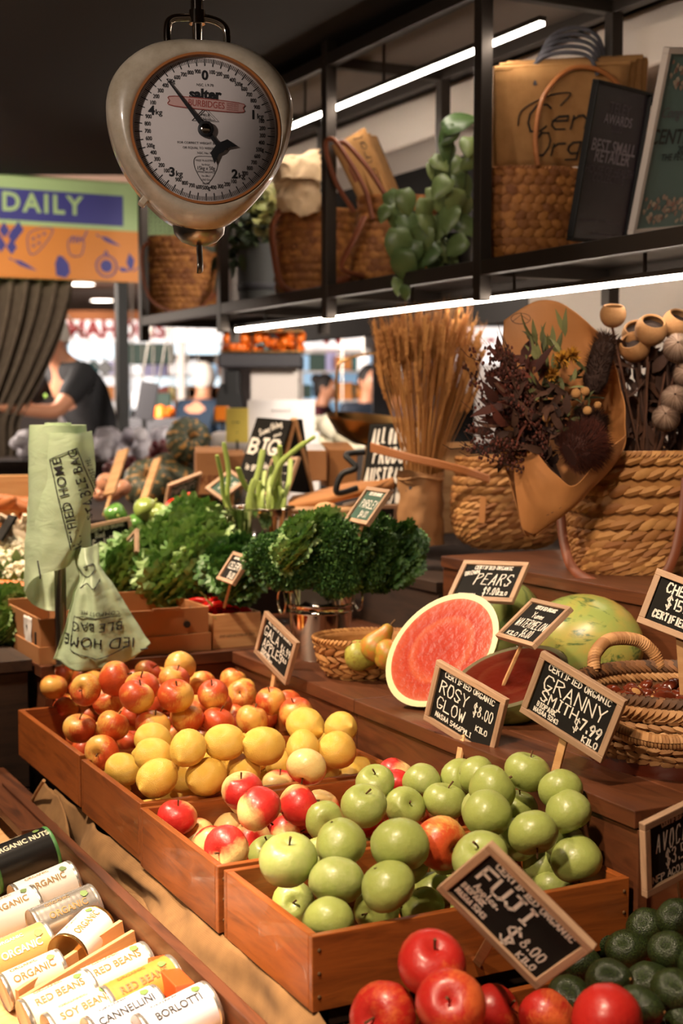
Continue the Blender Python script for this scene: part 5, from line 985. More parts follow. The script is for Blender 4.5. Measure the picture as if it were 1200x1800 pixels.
MB().add(q.v, q.f, mm).build('stamp', 'ink', bq, smooth=False)
q = MB(); e_ = [(math.cos(a)*.022, math.sin(a)*.012, 0) for a in [2*math.pi*k/18 for k in range(19)]]; q.tube(e_, .0008, 4, False); q.tube([(-.018, -.006, 0), (0, .008, 0), (.018, -.004, 0)], .0008, 4)
MB().add(q.v, q.f, Matrix.Translation(atY(915, 560, YQ+.1) - org) @ Matrix.Rotation(math.pi/2, 4, 'X')).build('stamp', 'ink', bq, smooth=False)
# twiggy dark sprigs leaning left
b = MB(); bl = MB(); base = atY(985, 840, YQ-.02) - org
for i in range(26):
    e = atY(rnw.uniform(805, 905), rnw.uniform(600, 790), YQ + rnw.uniform(-.12, .03)) - org; md = base.lerp(e, .5) + Vector((0, 0, rnw.uniform(-.01, .03))); P = smooth_pts([base, md, e], 6); b.cur = rnw.random(); b.tube(P, [.0022*(1 - .75*k/12) for k in range(13)], 4)
    for k in range(4, 12):
        for _ in range(6):
            c = P[k] + rv()*.009; bl.cur = rnw.random(); bl.ell(c, (.0032, .0032, .004), 5, 4)
    for _ in range(3):
        k = rnw.randrange(6, 12); d = (P[k] - P[k-1]).normalized() + rv()*.5; b.tube([P[k], P[k] + d*.03, P[k] + d*.045 + Vector((-.004, 0, .012))], [.0012, .001, .0006], 4)
stuff(b.build('twigs', 'dried_brown', bq)); stuff(bl.build('berries', 'dried_red', bq))
def spray(name, mat, n, xr, yr, Y_, Ln, Wd, dirv=(0, 0, 1), sp=.8):
    b = MB()
    for i in range(n):
        c = atY(rnw.uniform(*xr), rnw.uniform(*yr), YQ + rnw.uniform(*Y_)) - org; leaf(b, c, Vector(dirv) + rv()*sp, rv() + Vector((0, -1, 0)), Ln*rnw.uniform(.7, 1.3), Wd, None, .3, .3)
    return stuff(b.build(name, mat, bq))
spray('brown_leaves', 'dried_red', 60, (870, 960), (620, 760), (-.08, .05), .06, .022, (-.6, 0, .3))
spray('dark_leaves', 'dried_brown', 130, (880, 1010), (690, 800), (-.08, .04), .05, .018, (-.4, 0, .3))
spray('green_leaves', 'dried_green', 26, (930, 1000), (585, 660), (-.05, .03), .05, .013, (-.3, 0, .8), .4)
spray('mid_leaves', 'dried_green', 70, (930, 1040), (650, 760), (-.06, .04), .04, .01, (.1, 0, .7))
for (x, y) in ((988, 632), (968, 660), (1005, 625)):
    b = MB(); c = atY(x, y, YQ - .03) - org
    for i in range(70): leaf(b, c, rv() + Vector((0, -.5, .3)), rv(), .022, .006)
    b.build('yellow_flower', 'dried_yellow', bq)
for (x, y, s) in ((1012, 692, .011), (1028, 688, .010), (1032, 722, .010), (1050, 712, .008), (960, 735, .009)):
    MB().ell(atY(x, y, YQ - .07) - org, (s, s, s), 14, 10).build('billy_button', 'jute', bq)
def banksia(par, name, a, e, rad, n, mat='dried_brown', Ls=.016, o_=None):
    b = MB(); o_ = o_ if o_ is not None else org; ax = (e - a); 
    b.cur = .9; b.tube([a - o_, a + ax*.2 - o_, a + ax*.8 - o_, e - o_], [rad*.5, rad*.85, rad*.8, rad*.3], 12); axn = ax.normalized(); s1 = axn.orthogonal().normalized(); s2 = axn.cross(s1)
    for i in range(n):
        t_ = rnw.random(); an_ = rnw.uniform(0, 6.283); pr = math.sin(math.pi*(.12 + .8*t_))**.5; d = s1*math.cos(an_) + s2*math.sin(an_); c = a + ax*t_ + d*rad*.75*pr - o_; dd = (d + axn*(.5 - (1-t_)*.8) + rv()*.2).normalized(); w_ = dd.cross(axn).normalized()*.0009
        b.add([c - w_, c + w_, c + dd*Ls*rnw.uniform(.7, 1.3) + axn*.004], [(0, 1, 2)], None, rnw.random())
    return stuff(b.build(name, mat, par, smooth=False))
banksia(bq, 'banksia_cone', atY(1040, 690, YQ), atY(1066, 590, YQ+.02), .032, 2600)
banksia(bq, 'banksia_head', atY(1000, 800, YQ-.09), atY(1050, 770, YQ-.07), .052, 4200, 'dried_red', .026)
banksia(bq, 'banksia_head', atY(1025, 770, YQ-.03), atY(1045, 730, YQ-.02), .045, 2200, 'dried_brown', .022)
# big pods and balls standing in the right basket
def stem_to(b, c, o_, base_):
    b.tube(smooth_pts([c, c.lerp(base_, .5) + Vector((rnw.uniform(-.02, .02), 0, 0)), base_], 5), .0025, 5)
pod_mat = NT('pod'); n = pod_mat.noise(pod_mat.obj((1, 1, 1)), 12, 5); pod_mat.set(Base_Color=pod_mat.mix(n, '#a3784c', '#8a6038'), Roughness=.85); pod_mat.bump(n, .2, .05); M['pod'] = pod_mat.m
plain('pod_dark', '#2a1a12', .9)
for i, (x, y, s, tl, Yo, lb_) in enumerate(((1077, 553, .030, (.35, .0, 0), .0, 'open round seed pod highest and leftmost among the pods'), (1118, 588, .034, (.9, -.3, 0), .06, 'open round seed pod half hidden behind the front pod'), (1144, 580, .037, (.85, .1, 0), .0, 'largest open round seed pod facing front, in the middle'), (1190, 570, .037, (.75, .3, 0), .03, 'open round seed pod at the right picture edge'), (1115, 610, .036, (.8, -.6, 0), .03, 'lowest seed pod, its opening turned to the left'))):
    r = thing('seed_pod', lb_, 'seed pod', atY(x, y, YR - .05 + Yo), rot=(tl[0]*.8, tl[1], 0), group='round seed pods in the right basket')
    P_ = [(math.sin(a), -math.cos(a)) for a in [math.pi*.74*k/14 for k in range(1, 15)]]
    q = MB().lathe([(.05, -1)] + P_ + [(P_[-1][0]*.93, P_[-1][1] - .02)] + [(a*.88, c*.88) for a, c in P_[::-1]], 28).build('shell', 'pod', r); q.scale = (s, s, s)
    q = MB().lathe([(.85, .15), (.6, .1), (.3, .3), (.02, .35)], 20).build('seed_bed', 'pod_dark', r); q.scale = (s, s, s)
    b = MB(); inv = Matrix.LocRotScale(r.location, r.rotation_euler, None).inverted(); b.tube([(0, 0, -s*.95), inv @ (r.location.lerp(rb.location + Vector((0, 0, .2)), .5)), inv @ (rb.location + Vector((rnw.uniform(-.05, .05), 0, .1)))], .003, 5); b.build('stem', 'dried_brown', r)
for i, (x, y, s, lb_) in enumerate(((1192, 612, .034, 'uppermost silvery ball flower at the right edge'), (1187, 702, .033, 'middle silvery ball flower at the right edge, facing front'), (1170, 735, .031, 'lowest silvery ball flower near the basket rim'), (1205, 660, .028, 'silvery ball flower cut by the right picture edge'))):
    c = atY(x, y, YR - .1); r = thing('ball_flower', lb_, 'dried flower', c, group='silvery ball flowers'); b = MB(); b.cur = .8; b.ell((0, 0, 0), s*.93, 20, 14); b.build('core', 'dried_brown', r, tint=True)
    b = MB(); pole = Vector((-.25, -.9, .35)).normalized(); s1 = pole.orthogonal().normalized(); s2 = pole.cross(s1)
    for k in range(90):
        a = 2*math.pi*k/90; pts = [];
        for j in range(7): th = .08 + j*.42; pts.append((pole*math.cos(th) + (s1*math.cos(a) + s2*math.sin(a))*math.sin(th))*s*(1. + .02*(k % 2)))
        b.cur = rnw.random(); b.tube(pts, .0007, 3, False)
    b.build('filaments', tinted('silver_thread', '#b49a86', '#6e5444', .8, 0) or 'silver_thread', r, tint=True)
    b = MB().tube([(0, 0, -s*.9), (rb.location - c)*.5 + Vector((0, 0, .08)), rb.location - c + Vector((0, 0, .12))], .003, 5); b.build('stem', 'dried_brown', r)
# dark fill foliage inside the right basket
r = thing('dried_flowers', 'dark dried leaves and stems crowded in the right basket behind the bouquet', 'flowers', rb.location + Vector((0, 0, .2)))
b = MB()
for i in range(240):
    c = atY(rnw.uniform(1075, 1250), rnw.uniform(620, 840), YR + rnw.uniform(-.02, .14)) - r.location; leaf(b, c, Vector((0, 0, 1)) + rv()*.9, rv(), .07, .03)
stuff(b.build('leaves', 'dried_brown', r)); b = MB()
for i in range(30): x_ = rnw.uniform(1090, 1240); b.cur = rnw.random(); b.tube([atY(x_, 840, YR + rnw.uniform(-.05, .08)) - r.location, atY(x_ + rnw.uniform(-30, 30), rnw.uniform(600, 720), YR + rnw.uniform(-.05, .1)) - r.location], .003, 5)
stuff(b.build('stems', 'dried_brown', r))
# ================================================================ CARDBOARD BOXES, CHILLI CRATE
def open_box(name, label, cat, loc_, rz, W, D, Hh, mat, th=.004, lip=.0, group=None, part='wall'):
    r = thing(name, label, cat, loc_, rz, group)
    for (c, d) in (((W/2, th/2, Hh/2), (W, th, Hh)), ((W/2, D-th/2, Hh/2 + .006), (W, th, Hh + .012)), ((th/2, D/2, Hh/2), (th, D-2*th, Hh)), ((W-th/2, D/2, Hh/2), (th, D-2*th, Hh))):
        o = MB().box((0, 0, 0), d).build(part, mat, r, smooth=False, bevel=.001); o.location = c
    o = MB().box((0, 0, 0), (W-2*th, D-2*th, th)).build('base', mat, r, smooth=False); o.location = (W/2, D/2, th/2)
    return r
c1 = onz(386, 1150, ZB); v1, u1 = vu(c1)
W = .245; bx = open_box('cardboard_box', 'open cardboard box behind the green bag tail', 'box', L(v1-W, 3.235, ZB), ANG, W, .27, .108, 'cardboard', .005)
for nm_, z, h in (('folded_lip', .022, .044),):
    o = MB().box((W/2, -.003, h/2), (W + .008, .005, h)).build('front_flap', 'cardboard', bx, smooth=False, bevel=.001); MB().box((W + .003, .13, h/2), (.005, .26, h)).build('side_flap', 'cardboard', bx, smooth=False)
MB().lathe([(.0085, -.0062), (.0085, -.0005)], 20, Matrix.Translation((W*.76, 0, .068)) @ Matrix.Rotation(math.pi/2, 4, 'X') @ Matrix.Scale(-1, 4, (0, 0, 1))).build('hand_hole', 'black', bx).location = (0, -.0008, 0)
MB().box((W-.0065, .1, .085), (.004, .02, .018)).build('slot', 'black', bx, smooth=False)
MB().box((W*.55, -.001, .107), (.07, .006, .008)).build('tab', 'cardboard', bx, smooth=False)
MB().box((W*.2, .265, .125), (.06, .008, .012)).build('tab', 'cardboard', bx, smooth=False)
bl_ = open_box('cardboard_box', 'small cardboard box with torn white label left of the steel pole', 'box', L(.868, 3.23, ZB), ANG, .105, .30, .105, 'cardboard', .005)
MB().box((-.003, .15, .02), (.005, .30, .04)).build('side_flap', 'cardboard', bl_, smooth=False); MB().box((.05, -.003, .02), (.11, .005, .04)).build('front_flap', 'cardboard', bl_, smooth=False)
for k, (y, z, h, d) in enumerate(((.04, .055, .03, .012), (.12, .06, .035, .02), (.24, .06, .04, .008))): MB().box((-.0005, y, z), (.003, d, h)).build('vent_slot', 'black', bl_, smooth=False)
MB().grid(crumple(lambda u, v: Vector((-.003, .07 + u*.065, .03 + v*.07)), .004, 30), 8, 8).build('torn_label', 'white_paper', bl_, solid=.0008)
ch = open_box('wooden_box', 'pale thin wooden box of red chillies beside the cardboard box', 'box', L(v1 + .012, 3.24, ZB), ANG, .13, .20, .085, 'pine', .006)
q = MB(); ftext(q, 'EXP DEPARTMENT USA', .009, Matrix.Translation((.065, -.0008, .03)) @ Matrix.Rotation(math.pi/2, 4, 'X')); q.build('stencil', 'ink', ch, smooth=False)
base = ch.location
for i in range(46):
    r_ = thing('chilli', 'long red chilli lying in the pale wooden box' if i > 7 else f'{ORD[i]} red chilli on top of the chilli heap', 'chilli', L(v1 + .03 + rnw.uniform(0, .09), 3.27 + rnw.uniform(0, .14), ZB + .05 + (i < 46)*rnw.uniform(0, .045)), rot=(rnw.uniform(-.25, .25), rnw.uniform(-.2, .2), ANG + rnw.uniform(-.9, .9)), group='red chillies in the pale box')
    if i < 8: r_.location.z = ZB + .095 + .006*(i % 3); r_['label'] = f'{ORD[i]} of the topmost red chillies, counted across the pale box'
    l = rnw.uniform(.03, .045); b = MB().tube(smooth_pts([(-l, 0, 0), (-l*.4, .003, .004), (l*.3, -.002, .003), (l*.9, .006, -.002), (l*1.2, .012, -.004)], 4), [.0062, .008, .0085, .0085, .0085, .0082, .008, .0078, .0075, .007, .0062, .0055, .0045, .0035, .0022, .001, .0008], 8); b.build('pod', 'chilli_red', r_)
    if i < 12: MB().tube([(-l, 0, 0), (-l*1.25, 0, .006), (-l*1.5, .003, .014)], [.0035, .0015, .0012], 5).build('stem', 'stalk_green', r_)
# ================================================================ BAG ROLL ON ITS POLE
YB_ = 3.2; pb_ = onz(108, 1168, ZB); pb_.z = ZB; YB_ = pb_.y
bd = thing('bag_dispenser', 'brushed steel pole with mirror plate holding the green bag roll', 'pole', pb_, ANG)
MB().tube([(0, 0, 0), (0, 0, .50)], .0135, 20).build('pole', 'brushed', bd)
MB().lathe([(.0, .0), (.026, .0), (.026, .004), (.0135, .006)], 24, None, True).build('flange', 'chrome', bd)
vb, ub = vu(pb_); MB().box((.055, 3.194 - ub, -.055), (.15, .004, .115)).build('mirror_plate', 'chrome', bd, smooth=False, bevel=.001)
MB().box((.055, (3.194-ub)/2 - .0, .0015), (.15, abs(3.194-ub) + .03, .003)).build('top_plate', 'brushed', bd, smooth=False)
rl = thing('bag_roll', 'upright roll of pale green compostable produce bags on a steel pole', 'bag roll', pb_ + Vector((0, 0, .235)))
zt_ = atY(108, 747, YB_).z - rl.location.z; zb_ = atY(108, 980, YB_).z - rl.location.z
rl_r = lambda z: .066 + .006*(zt_ - z)/(zt_ - zb_)
MB().lathe([(.018, zb_), (rl_r(zb_), zb_)] + [(rl_r(zb_ + (zt_-zb_)*k/12) + .0007*math.sin(k*9), zb_ + (zt_-zb_)*k/12) for k in range(1, 12)] + [(rl_r(zt_) - .002, zt_), (.03, zt_), (.03, zt_ + .005), (.018, zt_ + .005)], 56, None, True).build('roll', 'bag_film', rl)
def frl(fn): return lambda u, v: fn(u, v) - rl.location
Yf = YB_ - .078
sA = frl(crumple(sheet_fn([[(57, 758, Yf+.076), (80, 760, Yf+.021), (110, 761, Yf+.007), (140, 760, Yf+.021), (163, 758, Yf+.076)], [(52, 850, Yf+.06), (80, 858, Yf+.008), (110, 858, Yf-.004), (143, 842, Yf+.008), (167, 820, Yf+.06)], [(47, 915, Yf+.055), (75, 930, Yf), (108, 930, Yf-.012), (142, 892, Yf+.002), (166, 845, Yf+.05)],
  [(43, 965, Yf+.05), (68, 985, Yf-.006), (103, 985, Yf-.02), (134, 945, Yf-.006), (163, 870, Yf+.045)], [(43, 1042, Yf+.05), (58, 1018, Yf-.005), (92, 1004, Yf-.02), (116, 998, Yf-.01), (128, 985, Yf+.02)]]), .003, 16))
MB().grid(sA, 50, 60).build('front_wrap', 'bag_film', rl)
sB = frl(crumple(sheet_fn([[(45, 1000, Yf+.05), (70, 985, Yf+.16), (110, 975, Yf+.18), (150, 965, Yf+.16), (171, 955, Yf+.06)], [(44, 1040, Yf+.05), (62, 1050, Yf+.12), (95, 1050, Yf+.14), (130, 1040, Yf+.12), (150, 1010, Yf+.05)], [(47, 1052, Yf+.05), (62, 1066, Yf+.1), (90, 1074, Yf+.12), (118, 1074, Yf+.1), (138, 1060, Yf+.04)]]), .003, 16, 5))
MB().grid(sB, 36, 26).build('inner_wrap', 'bag_film', rl)
sC = frl(crumple(sheet_fn([[(130, 962, Yf+.03), (150, 963, Yf+.0), (172, 958, Yf+.03)], [(133, 992, Yf+.01), (152, 988, Yf-.02), (174, 978, Yf+.01)], [(140, 1020, Yf), (158, 1012, Yf-.03), (178, 996, Yf)], [(128, 1052, Yf-.01), (160, 1040, Yf-.05), (205, 1034, Yf)], [(112, 1110, Yf-.02), (165, 1098, Yf-.07), (238, 1092, Yf)], [(93, 1160, Yf-.03), (150, 1180, Yf-.08), (215, 1166, Yf-.05), (262, 1132, Yf)]]), .006, 14, 9))
sCf = lambda u, v: sC(u, v) + Vector((0, .012*math.sin(u*19)*v, 0))
MB().grid(sCf, 48, 60).build('hanging_tail', 'bag_film', rl, solid=.0004)
q = MB(); ink2 = MB()
def cyl(x, y, x0=0, y0=0, rot=0., rr_=.004):
    c, s_ = math.cos(rot), math.sin(rot); X = x0 + x*c - y*s_; Y_ = y0 + x*s_ + y*c; rad = rl_r(Y_) + rr_; a = -math.pi/2 + X/rad; return Vector((math.cos(a)*rad, math.sin(a)*rad, Y_))
# lettering printed flat on the film: each glyph corner is laid on the sheet at its own place
def printer(fn, n=70):
    S = [fn(i/n, j/n) for i in range(n+1) for j in range(n+1)]
    def at_px(px_, py_):
        p_ = atY(px_, py_, Yf) - rl.location; best = min(S, key=lambda s_: (s_.x-p_.x)**2 + (s_.z-p_.z)**2); return Vector((p_.x*.5 + best.x*.5 if (best.x-p_.x)**2 + (best.z-p_.z)**2 > 1.6e-5 else p_.x, best.y - .0022, p_.z))
    return at_px
def px_text(mb, at_, txt, cx, cy, size, deg, **k):
    c, s_ = math.cos(math.radians(deg)), math.sin(math.radians(deg)); ftext(mb, txt, size, fn=lambda x, y: at_(cx + x*c - y*s_, cy - (x*s_ + y*c)), **k)
def px_line(mb, at_, pts, w_): P = [Vector((*a_, 0)).lerp(Vector((*b_, 0)), k/14) for a_, b_ in zip(pts, pts[1:]) for k in range(15)]; mb.tube([at_(p_.x, p_.y) for p_ in P], w_, 4)
A_ = printer(sA); q = MB()
px_text(q, A_, 'RTIFIED HOME', 119, 886, 23, 104, spacing=1.12, bold=.008); q.build('lettering', 'ink', rl, smooth=False); q = MB()
px_text(q, A_, 'STABLE BAG', 144, 852, 22, 106, spacing=1.1, bold=.008); q.build('lettering', 'ink', rl, smooth=False); q = MB()
px_text(q, A_, 'COMPOST ME.', 158, 838, 9, 106, spacing=1.2); q.build('lettering', 'ink', rl, smooth=False); q = MB()
px_line(q, A_, [(127, 966), (86, 808), (134, 788), (163, 872)], .0011); px_line(q, A_, [(67, 985), (75, 1016)][:2], .002); q.build('printed_frame', 'ink', rl, smooth=False)
B_ = printer(sCf); q = MB(); px_text(q, B_, 'IED HOME', 178, 1121, 25, 176, spacing=1.1); q.build('lettering', 'ink', rl, smooth=False); q = MB()
px_text(q, B_, 'BLE BAG', 176, 1094, 21, 178, spacing=1.1); q.build('lettering', 'ink', rl, smooth=False); q = MB()
px_text(q, B_, 'COMPOST ME.', 180, 1072, 9, 176, spacing=1.2); q.build('lettering', 'ink', rl, smooth=False); q = MB()
px_line(q, B_, [(138, 1076), (132, 1134), (178, 1150), (232, 1131)], .0009); px_line(q, B_, [(140, 1078), (215, 1080)], .0009); px_line(q, B_, [(250, 1138), (261, 1137)], .0018)
for l in ([(142, 1000), (156, 1012), (168, 1002), (164, 990), (150, 996)], [(146, 1030), (158, 1022), (172, 1030), (178, 1016)]):
    P = smooth_pts([(a_, b_, 0) for a_, b_ in l], 6); q.tube([B_(p_.x, p_.y) for p_ in P], .0009, 4)
q.build('printed_frame', 'ink', rl, smooth=False)
# ================================================================ VEGETABLES ON THE LEFT
t = NT('pumpkin'); tc = t.add('ShaderNodeTexCoord').outputs['Object']; sx = t.add('ShaderNodeSeparateXYZ'); t.l.new(tc, sx.inputs[0]); an_ = t.math('ARCTAN2', sx.outputs[1], sx.outputs[0])
lob = t.math('COSINE', t.math('MULTIPLY', an_, 11.)); n = t.noise(t.obj((1, 1, .6)), 5, 3); sp = t.math('ADD', t.math('MULTIPLY', lob, .12), n); t.set(Base_Color=t.mix(t.ramp(sp, (.58, 0.), (.66, 1.)), t.mix(t.noise(t.obj((1, 1, 1)), 2, 3), '#3c4a34', '#59584a'), '#b98a4c'), Roughness=.5); t.bump(n, .2, .03); M['pumpkin'] = t.m
def pumpkin(label, c, r, rot):
    pr = smooth_pts([(.03, 0, -.62), (.3, 0, -.74), (.7, 0, -.66), (.98, 0, -.2), (.98, 0, .2), (.7, 0, .62), (.3, 0, .7), (.08, 0, .58)], 4)
    o = MB().lathe([(p_.x, p_.z) for p_ in pr], 88, None, False, lambda x, y, z, a: (x*(.93 + .07*abs(math.cos(5.5*a))**.6), y*(.93 + .07*abs(math.cos(5.5*a))**.6), z)).build('pumpkin', 'pumpkin'); tag(o, label, 'pumpkin'); o.location = c; o.scale = (r, r, r); o.rotation_euler = rot
    MB().tube([(0, 0, .55), (.03, 0, .75), (.12, 0, .95)], [.13, .08, .1], 7).build('stem', 'jute', o)
pumpkin('ribbed green pumpkin with yellow flecks perched highest on the heap', atY(331, 773, 5.1) , .083, (1.25, .0, .35))
pumpkin('wide mottled pumpkin directly beneath the perched one', atY(310, 848, 5.15), .125, (.5, .2, .5))
pumpkin('flatter grey-green pumpkin at the left of the pumpkin heap', atY(262, 850, 5.0), .095, (.9, -.4, .2))
pumpkin('pumpkin half hidden behind the kraft boxes at the back', atY(375, 860, 5.25), .11, (.3, .2, .9))
def coil_basket(label, c, rx, ry, h, n, rad=.009):
    r = thing('coiled_basket', label, 'basket', c, .4); b = MB()
    for k in range(n):
        z = k*h/n; s_ = 1 + .12*k/n; P = [Vector((math.cos(a)*rx*s_, math.sin(a)*ry*s_, z)) for a in [2*math.pi*j/120 for j in range(121)]]; 
        for j in range(120): 
            d = (P[(j+1) % 120] - P[j]); nrm = Vector((P[j].x, P[j].y, 0)).normalized(); x = (d.normalized()*.6 + Vector((0, 0, .8))).normalized(); y = nrm; z_ = x.cross(y); m = Matrix((x*rad*1.5, y*rad, z_*rad*.8)).transposed().to_4x4(); m.translation = P[j]; b.add(SP, SPF, m, rnw.random())
    stuff(b.build('coils', 'rope', r)); MB().lathe([(.01, 0), (rx*.95, .0), (rx*1.05, h*.9)], 40, Matrix.Diagonal((1, ry/rx, 1, 1))).build('lining', 'rope', r, tint=True); return r
cbk2 = coil_basket('long coiled rope basket of capsicums behind the Cauliflower sign', L(1.0, 4.25, .955), .24, .13, .07, 5); rope(cbk2, [(.17, -.13, .06), (.2, -.17, .07), (.24, -.18, .05), (.27, -.14, .04), (.25, -.09, .06)], .011)
coil_basket('shallow coiled rope basket holding garlic and onions before the pumpkins', L(1.1, 4.85, 1.075), .22, .12, .045, 3)
def fruitlet(name, label, cat, c, r, mat, rot=(0, 0, 0), lob=0, group=None, stem='stalk_green'):
    o = MB().lathe([(max(.03, math.sin(math.pi*i/12))*(1 if i < 12 else 1), -math.cos(math.pi*i/12) + (.25 if i == 0 else 0) - (.25 if i == 12 else 0)) for i in range(13)], 20, None, False, lambda x, y, z, a: (x*(1 + lob*math.cos(4*a)), y*(1 + lob*math.cos(4*a)), z)).build(name, mat); tag(o, label, cat, group); o.location = c; o.scale = r; o.rotation_euler = rot
    MB().tube([(0, 0, .7), (.03, 0, 1.0), (.08, 0, 1.25)], [.14, .09, .1], 6).build('stem', stem, o); return o
plain('capsicum_green', '#4f7a35', .22); plain('capsicum_red', '#c4281a', .2); plain('capsicum_mix', '#7f8f45', .25); plain('onion', '#c98f70', .35); plain('garlic', '#dcc8ae', .6)
for i, (x, y, m_, lb_) in enumerate(((203, 905, 'capsicum_green', 'green capsicum directly above the Cauliflower sign'), (238, 924, 'capsicum_green', 'green capsicum between the sign and the rope handle'), (278, 905, 'capsicum_mix', 'mottled green capsicum in the middle of the rope basket'), (308, 896, 'capsicum_red', 'shiny red capsicum beside the PARSNIPS sign'), (328, 886, 'capsicum_red', 'second red capsicum just under the PARSNIPS sign'), (256, 895, 'capsicum_mix', 'pale green capsicum at the back of the rope basket'))):
    c = atY(x, y, 4.15); fruitlet('capsicum', lb_, 'capsicum', c, (.034, .034, .036), m_, (rnw.uniform(.8, 1.8), .3, rnw.uniform(0, 3)), .07)
for i, (x, y, s, lb_) in enumerate(((188, 850, .036, 'largest brown onion beside the bag roll'), (200, 865, .03, 'pale onion lying in front of the largest one'), (215, 858, .028, 'onion at the right of the small onion heap'), (176, 868, .026, 'small onion touching the bag roll'))):
    fruitlet('onion', lb_, 'onion', atY(x, y, 4.75), (s, s, s*1.15), 'onion', (1.2, .4*i, i), 0, 'onions before the pumpkins', 'garlic')
# blurred stands of plastic bagged greens and red onions behind
plain('stand_dark', '#2a201a', .8)
def stand(label, x0, x1, y, Y, depth, h=.9, name='produce_stand'):
    a = atY(x0, y, Y); b_ = atY(x1, y, Y); r = thing(name, label, 'stand', ((a.x+b_.x)/2, Y + depth/2, 0)); MB().box((0, 0, a.z/2), (b_.x-a.x, depth, a.z)).build('body', 'stand_dark', r, smooth=False, bevel=.01); MB().box((0, 0, a.z - .01), (b_.x-a.x + .03, depth + .03, .03)).build('top', 'dark_u', r, smooth=False); return a.z
zs = stand('dark produce stand behind the pumpkins under the bagged greens', -30, 300, 812, 6.4, 1.0)
b = MB(); r = thing('bagged_greens', 'heap of shiny plastic bags on the stand behind the bag roll', 'produce', atY(230, 800, 6.8), group=None)
for i in range(90):
    c = atY(rnw.uniform(165, 292), rnw.uniform(762, 806), 6.6 + rnw.uniform(0, .6)) - r.location; b.cur = rnw.random(); b.ell(c, (rnw.uniform(.03, .06), .04, rnw.uniform(.02, .04)), 7, 5, Euler((rnw.random()*3, rnw.random()*3, 0)))
stuff(b.build('bags', 'bag_white', r, smooth=False)); b = MB()
for i in range(40): c = atY(rnw.uniform(30, 75), rnw.uniform(765, 800), 6.6 + rnw.uniform(0, .3)) - r.location; b.cur = rnw.random(); b.ell(c, (.04, .04, .03), 7, 5)
stuff(b.build('bags', 'bag_white', r, smooth=False))
tinted('red_onion', '#c08a88', '#7a2f38', .3, 0); b = MB(); r = thing('red_onions', 'blurred heap of small red onions left of the perched pumpkin', 'onion', atY(290, 800, 6.3))
rng_ = [(rnw.uniform(265, 345), rnw.uniform(778, 826)) for _ in range(90)] + [(rnw.uniform(185, 275), rnw.uniform(806, 828)) for _ in range(50)]
for (x, y) in rng_: b.cur = rnw.random(); b.ell(atY(x, y, 6.1 + rnw.uniform(0, .2)) - r.location, .018, 8, 6)
stuff(b.build('onions', 'red_onion', r))
# left edge: wooden crate of sweet potatoes, cauliflower, carrots
lc = open_box('wooden_box', 'wooden box of kumara and roots at the far left edge', 'box', L(.92, 4.15, 1.0), ANG, .3, .35, .16, 'pine', .012); lc.location = atY(-80, 925, 4.3); lc.rotation_euler = (.15, 0, .35); lc.location.z = 1.0
plain('kumara', '#a8663a', .6)
for i in range(11):
    o = MB().tube(smooth_pts([(-.06, 0, 0), (-.02, .008, .003), (.03, 0, 0), (.07, -.01, 0)], 4), [.006, .011, .015, .018, .02, .02, .019, .018, .017, .015, .012, .009, .004], 10).build('kumara', 'kumara'); tag(o, 'orange-brown kumara root lying in the wooden box at the left edge', 'root', 'kumara in the left wooden box'); o.location = atY(10 + (i % 4)*12, 885 + (i // 4)*13, 4.3 + .02*i); o.rotation_euler = (0, rnw.uniform(-.3, .3), rnw.uniform(-.8, .8))
def cauliflower(label, x, y, Y, s):
    r = thing('cauliflower', label, 'cauliflower', atY(x, y, Y)); b = MB()
    for i in range(170):
        q = rv(); q.z = abs(q.z)*1. ; q.normalize(); b.cur = rnw.random(); b.ell(q*s*rnw.uniform(.8, 1.), s*rnw.uniform(.1, .17), 7, 5)
    b.cur = .6; b.ell((0, 0, 0), s*.85, 14, 10); b.build('curds', 'cauli', r); b = MB()
    for i in range(14): a = i*.45; leaf(b, Vector((math.cos(a), math.sin(a), -.6))*s*.8, Vector((math.cos(a)*.5, math.sin(a)*.5, 1)), Vector((math.cos(a), math.sin(a), 0)), s*1.1, s*.7)
    b.build('leaves', 'leaf_celery', r)
cauliflower('white cauliflower head behind the left edge of the bag roll', 28, 985, 3.9, .062); cauliflower('lower cauliflower partly behind the small cardboard box', 40, 1020, 3.75, .05)
cauliflower('cauliflower cut by the left picture edge', -2, 1000, 3.85, .05)
r = thing('fennel', 'white fennel bulb with pale stalks above the cauliflower', 'fennel', atY(30, 948, 3.95)); MB().ell((0, 0, 0), (.03, .02, .035), 14, 10).build('bulb', 'garlic', r)
b = MB()
for k in range(5): b.tube([(0, 0, .02), ((k-2)*.018, 0, .05), ((k-2)*.035 - .01, -.01, .07)], [.012, .009, .006], 8)
b.build('stalks', 'garlic', r)
plain('carrot_orange', '#d2691e', .5)
for i in range(9):
    o = MB().tube([(-.06, 0, 0), (-.02, 0, .002), (.04, 0, 0), (.08, 0, 0)], [.012, .013, .009, .002], 10).build('carrot', 'carrot_orange'); tag(o, 'orange carrot in the small heap left of the cardboard box', 'carrot', 'carrots at the left edge'); o.location = atY(-4 + (i % 5)*11, 1032 + (i//5)*12, 3.65); o.rotation_euler = (0, .1, rnw.uniform(-.6, .4))
    MB().tube([(-.06, 0, 0), (-.09, .004, .006)], .004, 5).build('stem', 'stalk_green', o)
o = herb_bunch('green carrot tops at the left edge over the dark bench side', atY(15, 1075, 3.6), [(15, 1070, 3.6, .05), (45, 1060, 3.65, .04), (0, 1105, 3.5, .045), (20, 1060, 3.7, .05)], 'greens', 'leaf_celery', 260, .028, 0, 'carrot_greens')
plain('tomato_red', '#b5231a', .25)
